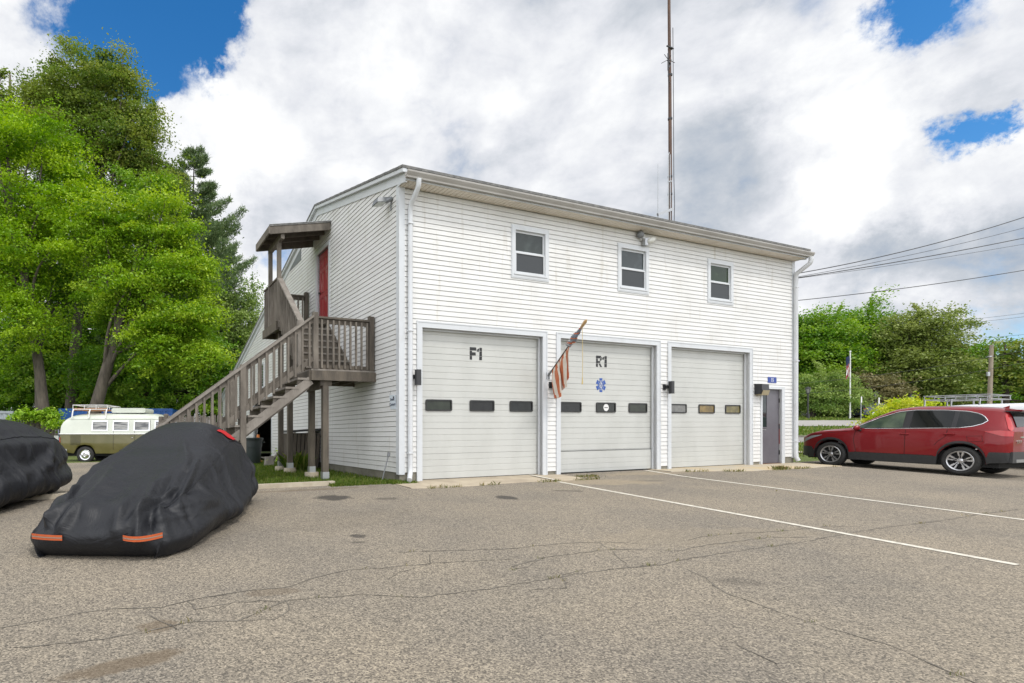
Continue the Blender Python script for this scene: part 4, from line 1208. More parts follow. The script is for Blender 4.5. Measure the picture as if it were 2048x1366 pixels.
# glasshouse
glow = lin([(-1.66,1.345),(-1.60,1.28),(-1.45,1.215),(-1.2,1.17),(0,1.13),(.95,1.11)])
ghigh = lin([(-1.66,1.36),(-1.62,1.43),(-1.5,1.525),(-1.3,1.585),(-.9,1.62),(-.35,1.63),(-.02,1.585),(.38,1.425),(.70,1.255),(.92,1.132),(.95,1.115)])
M['suvglass'] = mat('tinted_car_glass', (.008,.010,.010), .03, spec=.45)
M['suvglass2'] = mat('light_car_glass', (.03,.05,.038), .03, c2=(.085,.12,.075), scale=2.6, spec=.45)
for sd_ in (1, -1):
    mb = MB(); SV.panel(-1.66, .95, glow, ghigh, .004, 5, suvf, sd_, nx=60, nz=4, mb=mb); pil = obj('pillar_trim', mb, M['blackmetal'], suv, smooth=40)
    for x0, x1, m_ in ((-.155, .78, 'suvglass2'), (-1.07, -.30, 'suvglass'), (-1.60, -1.16, 'suvglass')):
        mb = MB(); SV.panel(x0, x1, lambda x: glow(x)+.022, lambda x: ghigh(x)-.028, .009, 5, suvf, sd_, nx=24, nz=4, mb=mb); obj('side_window', mb, M[m_], pil, smooth=40)
    mb = MB(); xsg = np.linspace(-1.66, .95, 40)
    pts = [(x, glow(x)) for x in xsg]+[(x, ghigh(x)) for x in xsg[::-1]]+[(-1.66, glow(-1.66))]
    SV.line(pts, .010, .008, 5, suvf, sd_, mb, step=.08); obj('chrome_trim', mb, M['chrome'], suv)
    # shut lines
    mb = MB()
    for pts in ([(.83,1.06),(.86,.80),(.80,.46),(.72,.30)], [(-.23,1.09),(-.235,.7),(-.23,.46),(-.15,.28)], [(-1.02,1.13),(-.99,.95),(-.86,.82),(-.80,.72)], [(1.02,1.03),(1.6,.965),(1.95,.875)], [(.83,.455),(.0,.452),(-.78,.458)]):
        SV.line(pts, .0045, .0012, 4 if max(p[1] for p in pts) < 1.05 else 5, suvf, sd_, mb)
    obj('shut_lines', mb, M['dark'], suv)
    if sd_ == 1:
        mb = MB(); SV.line([(-1.36,.97),(-1.62,.985),(-1.64,.85),(-1.40,.835),(-1.36,.97)], .0035, .001, 4, suvf, 1, mb); obj('fuel_flap', mb, M['dark'], suv)
    # shoulder crease and lower crease
    for x0, x1, z0, z1 in ((-.30, -.12, .985, .99), (-1.16, -.96, 1.01, 1.015)):
        mb = MB(); y0 = SV.y(x0+.05, .99, 4)
        f_ = lambda a, b, c: suvf((a, sd_*b, c))
        mb.tube([f_(x0, y0-.005, z0), f_(x0+.02, y0+.035, z0+.002), f_(x1-.02, y0+.035, z1+.002), f_(x1, y0-.005, z1)], [.012,.017,.017,.012], 8)
        obj('door_handle', mb, M['red'], suv, smooth=40)
    # mirror
    mb = MB(); q = lambda a, b, c: suvf((a, sd_*b, c))
    mb.lathe([(0,-.10),(.055,-.095),(.085,-.06),(.09,.0),(.075,.07),(.03,.105),(0,.11)], 14, lambda x, y, h: suvf((.74+x*.75+.02, sd_*(1.0+h*.95), 1.13+y*.85)))
    mi_ = obj('door_mirror', mb, M['red'], suv, smooth=40)
    mb = MB(); mb.tube([q(.72,.86,1.06), q(.74,.95,1.075)], [.03,.035], 8); obj('mirror_foot', mb, M['blackmetal'], mi_)
    # head lamp and tail lamp
    mb = MB(); SV.panel(1.62, 2.17, lin([(1.62,.905),(1.9,.80),(2.17,.665)]), lin([(1.62,.915),(1.9,.875),(2.1,.785),(2.17,.70)]), .006, 4, suvf, sd_, nx=16, mb=mb); hl = obj('headlight', mb, mat('headlamp_glass', (.30,.32,.34), .08, spec=.9), suv, smooth=40)
    mb = MB(); SV.panel(-2.31, -1.66, lin([(-2.31,.985),(-2.1,.985),(-1.66,1.085)]), lin([(-2.31,1.105),(-2.0,1.125),(-1.66,1.10)]), .010, 4, suvf, sd_, nx=18, mb=mb)
    mb2 = MB(); SV.panel(-2.27, -2.03, lin([(-2.27,1.11),(-2.19,1.16),(-2.03,1.47)]), lin([(-2.27,1.17),(-2.17,1.37),(-2.06,1.51),(-2.03,1.51)]), .012, 5, suvf, sd_, nx=14, mb=mb)
    tl = obj('taillight', mb, mat('red_lens', (.42,.008,.010), .12, spec=.8), suv, smooth=40)
# rear glass, spoiler, badge
mb = MB(); rows = []
for i in range(9):
    x = -2.065-(2.285-2.065)*i/8
    rows.append([suvf((x-.012, y*(YR(x)-.02), ROOF(x)-.02*abs(y)-.0)) for y in np.linspace(-.94, .94, 9)])
mb.grid(rows); obj('rear_window', mb, M['suvglass'], suv, smooth=True)
mb = MB(); mb.hexa([suvf(p) for p in [(-1.98,-.60,1.60),(-2.40,-.54,1.58),(-2.40,.54,1.58),(-1.98,.60,1.60),(-1.98,-.60,1.645),(-2.42,-.56,1.61),(-2.42,.56,1.61),(-1.98,.60,1.645)]]); obj('spoiler', mb, M['red'], suv)
mb = MB(); mb.hexa([suvf(p) for p in [(-2.0,-.58,1.57),(-2.36,-.52,1.555),(-2.36,.52,1.555),(-2.0,.58,1.57),(-2.0,-.58,1.599),(-2.37,-.53,1.579),(-2.37,.53,1.579),(-2.0,.58,1.599)]]); obj('spoiler_shade', mb, M['blackmetal'], suv)  # black slab put under the spoiler in place of its shade
mb = MB(); mb.hexa([suvf(p) for p in [(-1.55,-.022,1.63),(-1.80,-.022,1.60),(-1.80,.022,1.60),(-1.55,.022,1.63),(-1.66,-.012,1.68),(-1.82,-.006,1.735),(-1.82,.006,1.735),(-1.66,.012,1.68)]]); obj('roof_antenna', mb, M['red'], suv)
mb = MB(); mb.box(-2.335, -2.318, -.40, .40, .955, .985, fn=lambda *p: suvf(p)); obj('tailgate_trim', mb, M['chrome'], suv)
text('tailgate_lettering', 'CR-V', .11, suv, suvf((-2.332, .60, .86)), math.atan2(AX[1], AX[0]), M['chrome'], .004, align='LEFT')
# ------------------------------------------------------------------ green and white camper van
bus_o = Vector((-9.10, 21.55, -.15)); busf = frame_fn(bus_o, (1, .05), 0)
bus = thing('camper_van', 'vintage olive green and white camper van with roof rack', 'van', bus_o)
BW = crv([(-2.14,.62),(-2.10,.74),(-1.95,.82),(-1.5,.86),(0,.87),(1.6,.86),(2.0,.80),(2.12,.70),(2.14,.6)])
BR = crv([(-2.14,1.18),(-2.10,1.42),(-2.0,1.64),(-1.82,1.80),(-1.5,1.90),(-1,1.94),(0,1.95),(1.4,1.93),(1.8,1.82),(2.0,1.58),(2.12,1.3),(2.14,1.15)])
def bus_z0(x):
    b = float(np.interp(x, [-2.14,-1.9,-1.5,1.6,2.14], [.58,.45,.38,.38,.5]))
    for c in (-1.10, 1.30):
        d = abs(x-c)
        if d < .40: b = max(b, .33+math.sqrt(.16-d*d))
    return b
def bus_rows(x):
    w, zt, z0 = BW(x), BR(x), bus_z0(x); out = [(w*.97, z0), (w, max(.72, z0+.01)), (w*.99, max(1.0, z0+.02)), (w*.985, 1.13)]
    zt = max(zt, 1.20)
    out += [(w*.95, 1.13+(zt-1.13)*.30), (w*.90, 1.13+(zt-1.13)*.68), (w*.80, 1.13+(zt-1.13)*.85), (w*.5, zt-.02), (0, zt)]
    return out
BS = Shell(bus_rows, 3)
class Part(Shell): pass
xs = sorted(set(np.round(np.concatenate([np.linspace(-2.14, 2.14, 50), np.linspace(-1.51,-.69,24), np.linspace(.89,1.71,24)]), 4)))
whole = BS.mesh(xs, busf)
M['olive'] = mat('olive_green_paint', (.085,.078,.010), .3, c2=(.12,.105,.03), scale=2.5, coat=.5)
M['busw'] = mat('cream_white_paint', (.60,.63,.55), .3, c2=(.52,.55,.48), scale=2, coat=.4)
ncut = 3*3; nrow = 2*(len(BS.section(0)))-1
lowm, upm = MB(), MB(); lowm.v = list(whole.v); upm.v = list(whole.v)
for f_ in whole.f:
    zavg = sum(whole.v[i][2] for i in f_)/len(f_)-bus_o.z
    k = [i % nrow for i in f_]
    low = all(q <= ncut or q >= nrow-1-ncut for q in k) if len(k) == 4 and max(k)-min(k) < 4 else zavg < 1.13
    (lowm if low else upm).face(f_)
obj('body', lowm, M['olive'], bus, smooth=30, fix=True); up_ = obj('roof', upm, M['busw'], bus, smooth=30, fix=True)
for sd_ in (-1, 1):
    mb = MB(); BS.line([(x, 1.13) for x in np.linspace(-2.12, 2.1, 40)], .022, .004, 8, busf, sd_, mb); obj('waist_moulding', mb, M['whitepaint'], bus)
    mb = MB(); BS.line([(x, 1.70) for x in np.linspace(-1.9, 1.9, 30)], .012, .004, 8, busf, sd_, mb); obj('rain_gutter', mb, M['busw'], up_)
    for k in range(4):
        a = -.84+k*.79; b = a+.60
        mb = MB(); BS.panel(a, b, lambda x: 1.25, lambda x: 1.64, .012, 8, busf, sd_, nx=6, nz=4, mb=mb); wf_ = obj('window', mb, M['chrome'], bus)
        mb = MB(); BS.panel(a+.035, b-.035, lambda x: 1.285, lambda x: 1.605, .016, 8, busf, sd_, nx=6, nz=4, mb=mb)
        obj('pane', mb, mat('curtained_glass', (.06,.065,.07), .1, c2=(.30,.30,.29), scale=3.5, stretch=(.4,.4,3), ramp=(.42,.55), spec=.7), wf_)
    mb = MB()
    for k in range(9): BS.line([(-1.63, 1.06-k*.042), (-1.24, 1.06-k*.042)], .008, .002, 3, busf, sd_, mb)
    obj('air_vents', mb, mat('vent_shadow', (.03,.028,.006), .6), bus)
    for c in (-1.10, 1.30): wheel(bus, busf, c, sd_*.83, .33, .17, sd_, .20, 'hub')
    mb = MB()
    mb.tube([busf(p) for p in ((-2.24, sd_*.0, .50), (-2.24, sd_*.70, .50), (-2.12, sd_*.90, .50), (-1.75, sd_*.92, .50))], [.07,.07,.075,.05], 10)
    mb.tube([busf(p) for p in ((-2.25, sd_*.70, .52), (-2.36, sd_*.72, .66), (-2.42, sd_*.60, .78))], .035, 8)
    obj('rear_bumper', mb, M['whitepaint'], bus, smooth=40)
for sd_ in (-1, 1):
    mb = MB()
    for x_ in (-.02, .78, 1.36): BS.line([(x_, 1.10), (x_, .52)], .006, .001, 3, busf, sd_, mb); BS.line([(x_, 1.16), (x_, 1.68)], .006, .001, 8, busf, sd_, mb)
    obj('shut_lines', mb, M['dark'], bus)
    mb = MB(); BS.line([(.68, .98), (.72, .98)], .02, .012, 3, busf, sd_, mb); obj('door_handle', mb, M['chrome'], bus)
    mb = MB(); BS.panel(-2.12, -2.03, lambda x: .78, lambda x: 1.0, .012, 3, busf, sd_, nx=4, mb=mb); obj('taillight', mb, mat('amber_red_lens', (.35,.04,.01), .2), bus)
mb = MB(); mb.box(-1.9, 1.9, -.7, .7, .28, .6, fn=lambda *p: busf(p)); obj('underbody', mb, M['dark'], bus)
rk = MB(); 
for y in (-.66, .66):
    rk.tube([busf((x, y, 2.24)) for x in (-1.62, -.32)], .016, 6); rk.tube([busf((x, y, 2.08)) for x in (-1.62, -.32)], .016, 6)
    for x in (-1.60, -.97, -.34): rk.tube([busf((x, y*1.2, 1.72)), busf((x, y*1.1, 1.98)), busf((x, y, 2.08))], .026, 6)
    for x in (-1.62, -1.19, -.75, -.32): rk.tube([busf((x, y, 2.08)), busf((x, y, 2.24))], .013, 6)
for x in (-1.62, -.32): rk.tube([busf((x, -.66, 2.24)), busf((x, .66, 2.24))], .016, 6)
rkk = obj('roof_rack', rk, M['whitepaint'], bus)
mb = MB()
for k in range(5): mb.box(-1.60, -.34, -.62+k*.26, -.50+k*.26, 2.06, 2.09, fn=lambda *p: busf(p))
mb.box(-1.60, -.34, -.655, -.635, 2.03, 2.13, fn=lambda *p: busf(p))
obj('rack_slats', mb, mat('varnished_slats', (.36,.17,.065), .5, c2=(.26,.12,.045), scale=8), rkk)
mb = MB(); pr = rrect(-.22, 1.08, 1.955, 2.14, .07)
mb.prism(pr, lambda a, b: busf((a, -.52, b)), lambda a, b: busf((a, .52, b))); obj('roof_hatch', mb, M['busw'], bus, smooth=30)

# ------------------------------------------------------------------ white van beyond the SUV
van_o = Vector(Bg(19.3, -1.75, 0)); van_o.z = .05; vanf = frame_fn(van_o, AY, .02)
van = thing('white_van', 'white van with silver roof rack mostly hidden behind the red SUV', 'van', van_o)
VW_ = crv([(-3.0,.85),(-2.8,.97),(0,1.0),(1.8,.98),(2.4,.9),(2.7,.7)])
VR = crv([(-3.0,1.6),(-2.9,1.76),(-2,1.82),(0,1.82),(1.0,1.76),(1.35,1.64),(1.95,1.22),(2.2,1.12),(2.6,1.0),(2.7,.8)])
def van_rows(x):
    w, zt = VW_(x), VR(x); b = .36
    for c in (-1.7, 1.85):
        d = abs(x-c)
        if d < .42: b = max(b, .34+math.sqrt(.1764-d*d))
    out = [(w*.97, b), (w, max(.8, b+.01)), (w*.99, max(min(1.0, zt-.1), b+.02))]
    zz = out[-1][1]
    return out+[(w*.95, zz+(zt-zz)*.4), (w*.88, zz+(zt-zz)*.8), (w*.75, zt-.04), (w*.4, zt-.005), (0, zt)]
VS = Shell(van_rows, 3)
xs = sorted(set(np.round(np.concatenate([np.linspace(-3.0, 2.7, 50), np.linspace(-2.13,-1.27,20), np.linspace(1.42,2.28,20)]), 4)))
obj('body', VS.mesh(xs, vanf), mat('white_van_paint', (.72,.73,.74), .25, coat=.6, c2=(.68,.69,.70), scale=2), van, smooth=32, fix=True)
for sd_ in (1, -1):
    for a, b in ((.55, 1.45), (-.6, .4), (-1.8, -.75)):
        mb = MB(); VS.panel(a, b, lambda x: 1.08, lambda x: min(1.5, VR(x)-.2), .006, 6, vanf, sd_, nx=10, mb=mb); obj('side_window', mb, M['suvglass'], van)
    for c in (-1.7, 1.85): wheel(van, vanf, c, sd_*.97, .36, .24, sd_, .22, 'hub')
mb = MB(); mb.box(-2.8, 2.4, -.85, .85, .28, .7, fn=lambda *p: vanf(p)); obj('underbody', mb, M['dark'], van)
rk = MB()
for y in (-.68, .68):
    rk.tube([vanf((x, y, 2.09)) for x in (-.2, 1.25)], .015, 6); rk.tube([vanf((x, y, 1.97)) for x in (-.2, 1.25)], .015, 6)
    for x in np.linspace(-.18, 1.23, 7): rk.tube([vanf((x, y, 1.97)), vanf((x, y, 2.09))], .012, 6)
    for x in (.0, .6, 1.2): rk.tube([vanf((x, y*1.1, 1.66)), vanf((x, y*1.05, 1.97))], .022, 6)
for x in (-.2, .3, .8, 1.25): rk.tube([vanf((x, -.68, 2.09)), vanf((x, .68, 2.09))], .013, 6); rk.tube([vanf((x, -.68, 1.97)), vanf((x, .68, 1.97))], .013, 6)
obj('roof_rack', rk, M['steel'], van)

# ------------------------------------------------------------------ blue-grey saloon across the road
sx_, sy_ = 53.6, 55.0
sed_o = Vector((sx_, sy_, float(Gw(sx_, sy_)))); sedf = frame_fn(sed_o, (1, .15), 0)
sed = thing('grey_sedan', 'blue grey sedan parked across the road beside the bright bush', 'car', sed_o)
SR = crv([(-2.3,.85),(-2.2,1.0),(-1.7,1.08),(-1.4,1.15),(-.8,1.40),(-.2,1.46),(.4,1.40),(1.0,1.10),(1.3,1.0),(2.0,.85),(2.3,.65)])
SW = crv([(-2.3,.65),(-2.1,.82),(-1,.9),(1,.9),(2,.8),(2.3,.55)])
def sed_rows(x):
    w, zt = SW(x), SR(x); b = .25
    for c in (-1.35, 1.4):
        d = abs(x-c)
        if d < .38: b = max(b, .32+math.sqrt(.1444-d*d))
    zb = min(.95, zt-.03)
    z1 = max(min(.6, zb-.1), b+.01); zb = max(zb, z1+.01)
    cab = float(sstep(.0, .3, zt-1.02))
    return [(w*.96, b), (w, z1), (w*.97, zb), (w*(.93-.18*cab), zb+(max(zt, zb+.02)-zb)*.8), (w*.5, max(zt, zb+.02)-.01), (0, max(zt, zb+.02))]
SS = Shell(sed_rows, 3, sharp=(2,))
xs = sorted(set(np.round(np.concatenate([np.linspace(-2.3, 2.3, 40), np.linspace(-1.74,-.96,18), np.linspace(1.01,1.79,18)]), 4)))
obj('body', SS.mesh(xs, sedf), car_paint('blue_grey_paint', (.07,.085,.12)), sed, smooth=32, fix=True)
for sd_ in (1, -1):
    for a, b in ((-1.25, -.35), (-.25, .75)):
        mb = MB(); SS.panel(a, b, lambda x: .99, lambda x: max(1.0, SR(x)-.13), .006, 4, sedf, sd_, nx=10, mb=mb); obj('side_window', mb, M['suvglass'], sed)
    for c in (-1.35, 1.4): wheel(sed, sedf, c, sd_*.9, .33, .2, sd_, .22, 'hub')
    mb = MB(); SS.panel(-2.29, -2.0, lambda x: .78, lambda x: .90, .008, 2, sedf, sd_, nx=6, mb=mb); obj('taillight', mb, mat('red_lens', (.35,.01,.01), .15), sed)
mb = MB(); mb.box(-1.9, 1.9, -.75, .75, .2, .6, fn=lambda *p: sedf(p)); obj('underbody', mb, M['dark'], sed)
# ------------------------------------------------------------------ cars under black covers
def cover_cloth():
    m, nt, ns, ln, p = nmat('black_cover_fabric')
    p.inputs['Base Color'].default_value = (.009,.010,.013,1); p.inputs['Roughness'].default_value = .40; p.inputs['Specular IOR Level'].default_value = .38
    tc = N(nt, 'ShaderNodeTexCoord')
    n1 = N(nt, 'ShaderNodeTexNoise', Scale=2.6, Detail=6, Roughness=.62, Distortion=1.2); ln.new(tc.outputs['Object'], n1.inputs['Vector'])
    n2 = N(nt, 'ShaderNodeTexNoise', Scale=22, Detail=3); ln.new(tc.outputs['Object'], n2.inputs['Vector'])
    b1 = N(nt, 'ShaderNodeBump', Strength=.5, Distance=.06); ln.new(n1.outputs['Fac'], b1.inputs['Height'])
    b2 = N(nt, 'ShaderNodeBump', Strength=.18, Distance=.01); ln.new(n2.outputs['Fac'], b2.inputs['Height']); ln.new(b1.outputs[0], b2.inputs['Normal'])
    ln.new(b2.outputs[0], p.inputs['Normal'])
    cr = N(nt, 'ShaderNodeMapRange'); cr.inputs[3].default_value = .42; cr.inputs[4].default_value = .58; ln.new(n1.outputs['Fac'], cr.inputs[0]); ln.new(cr.outputs[0], p.inputs['Roughness'])
    return m
M['cover'] = cover_cloth()
M['orange'] = mat('orange_reflective_strip', (.50,.095,.02), .5, c2=(.43,.08,.018), scale=30)
M['greyrefl'] = mat('grey_reflective_band', (.25,.20,.16), .35)

NXC, NQC = 110, 84
TOP1 = crv([(-2.15,.60),(-2.05,.80),(-1.85,.98),(-1.5,1.12),(-1,1.21),(-.5,1.24),(0,1.19),(.35,1.08),(.8,.93),(1.2,.82),(1.7,.70),(2.0,.60),(2.12,.53),(2.2,.45)])
WID1 = crv([(-2.15,.50),(-2.05,.66),(-1.8,.79),(-1.4,.85),(-.8,.87),(.5,.87),(1.3,.85),(1.75,.80),(2.0,.73),(2.12,.66),(2.2,.58)])
ZLO1 = crv([(-2.15,.20),(-1.9,.13),(-1.3,.09),(0,.06),(1.0,.02),(2.2,.015)])
def base_rows(nx, nq, inset=0, body=False, top=None, wid=None, zlo=None, L0=-2.15, L1=2.2):
    """smooth shell over a car: rows of points from right hem to left hem, closed at nose and tail"""
    top, wid, zlo = top or TOP1, wid or WID1, zlo or ZLO1
    q = np.linspace(0, np.pi, nq+1); c, s = np.cos(q), np.sin(q); rows = []
    for i in range(nx+1):
        f = i/nx; x = L0+(L1-L0)*f
        zt, w, zb = top(x)-inset, wid(x)-inset, zlo(x)
        cab = float(sstep(.80, 1.12, zt)); e1 = .46+.16*cab; e2 = .50+.30*cab
        y = -np.sign(c)*np.abs(c)**e1*w; z = zb+(zt-zb)*np.abs(s)**e2
        if body:
            # the car inside: tucked-in glasshouse, lamps and a dip before the windscreen
            h = np.clip((z-.72)/.15, 0, 1); y = y*(1-.10*h*cab); lo = np.clip((.66-z)/.25, 0, 1)*np.clip((z-.22)/.1, 0, 1); y = y*(1-.11*lo)
            z = z-.05*math.exp(-((x-.62)/.22)**2)*np.clip(np.abs(s)*1.5-.6, 0, 1)
            z = z-(.10*np.exp(-(y/.22)**2)+.09*np.exp(-((np.abs(y)-.62)/.10)**2)+.02)*float(sstep(.9, 1.7, x))*np.clip((z-.3)/.2, 0, 1)
            z = np.maximum(z, zb)
            x = x-.13*float(sstep(1.4, 2.2, x))+.11*float(sstep(1.9, 2.2, x))*np.exp(-((z-.24)/.09)**2)
        tuck = np.clip(1-(z-zb)/.20, 0, 1); y = y*(1-(.12-.07*float(sstep(1.2,2,L0+(L1-L0)*f)))*tuck**1.5)
        rows.append(np.stack([x+np.zeros(nq+1), y, z], 1))
    def cap(r, n, dx):
        out = []; zb = r[:,2].min()
        for k in range(1, n+1):
            f = k/n; Q = r.copy(); Q[:,2] = zb+(Q[:,2]-zb)*(1-f)
            Q[:,0] += dx*(math.sin(f*math.pi*.9)*(1-.6*(np.abs(Q[:,1])/.75)**2)-.5*f*f); Q[:,1] *= 1-.06*f*f; out.append(Q)
        return out
    rows = cap(rows[0], 9, -.10)[::-1]+rows+cap(rows[-1], 8, .11)
    return [[tuple(p) for p in r] for r in rows]

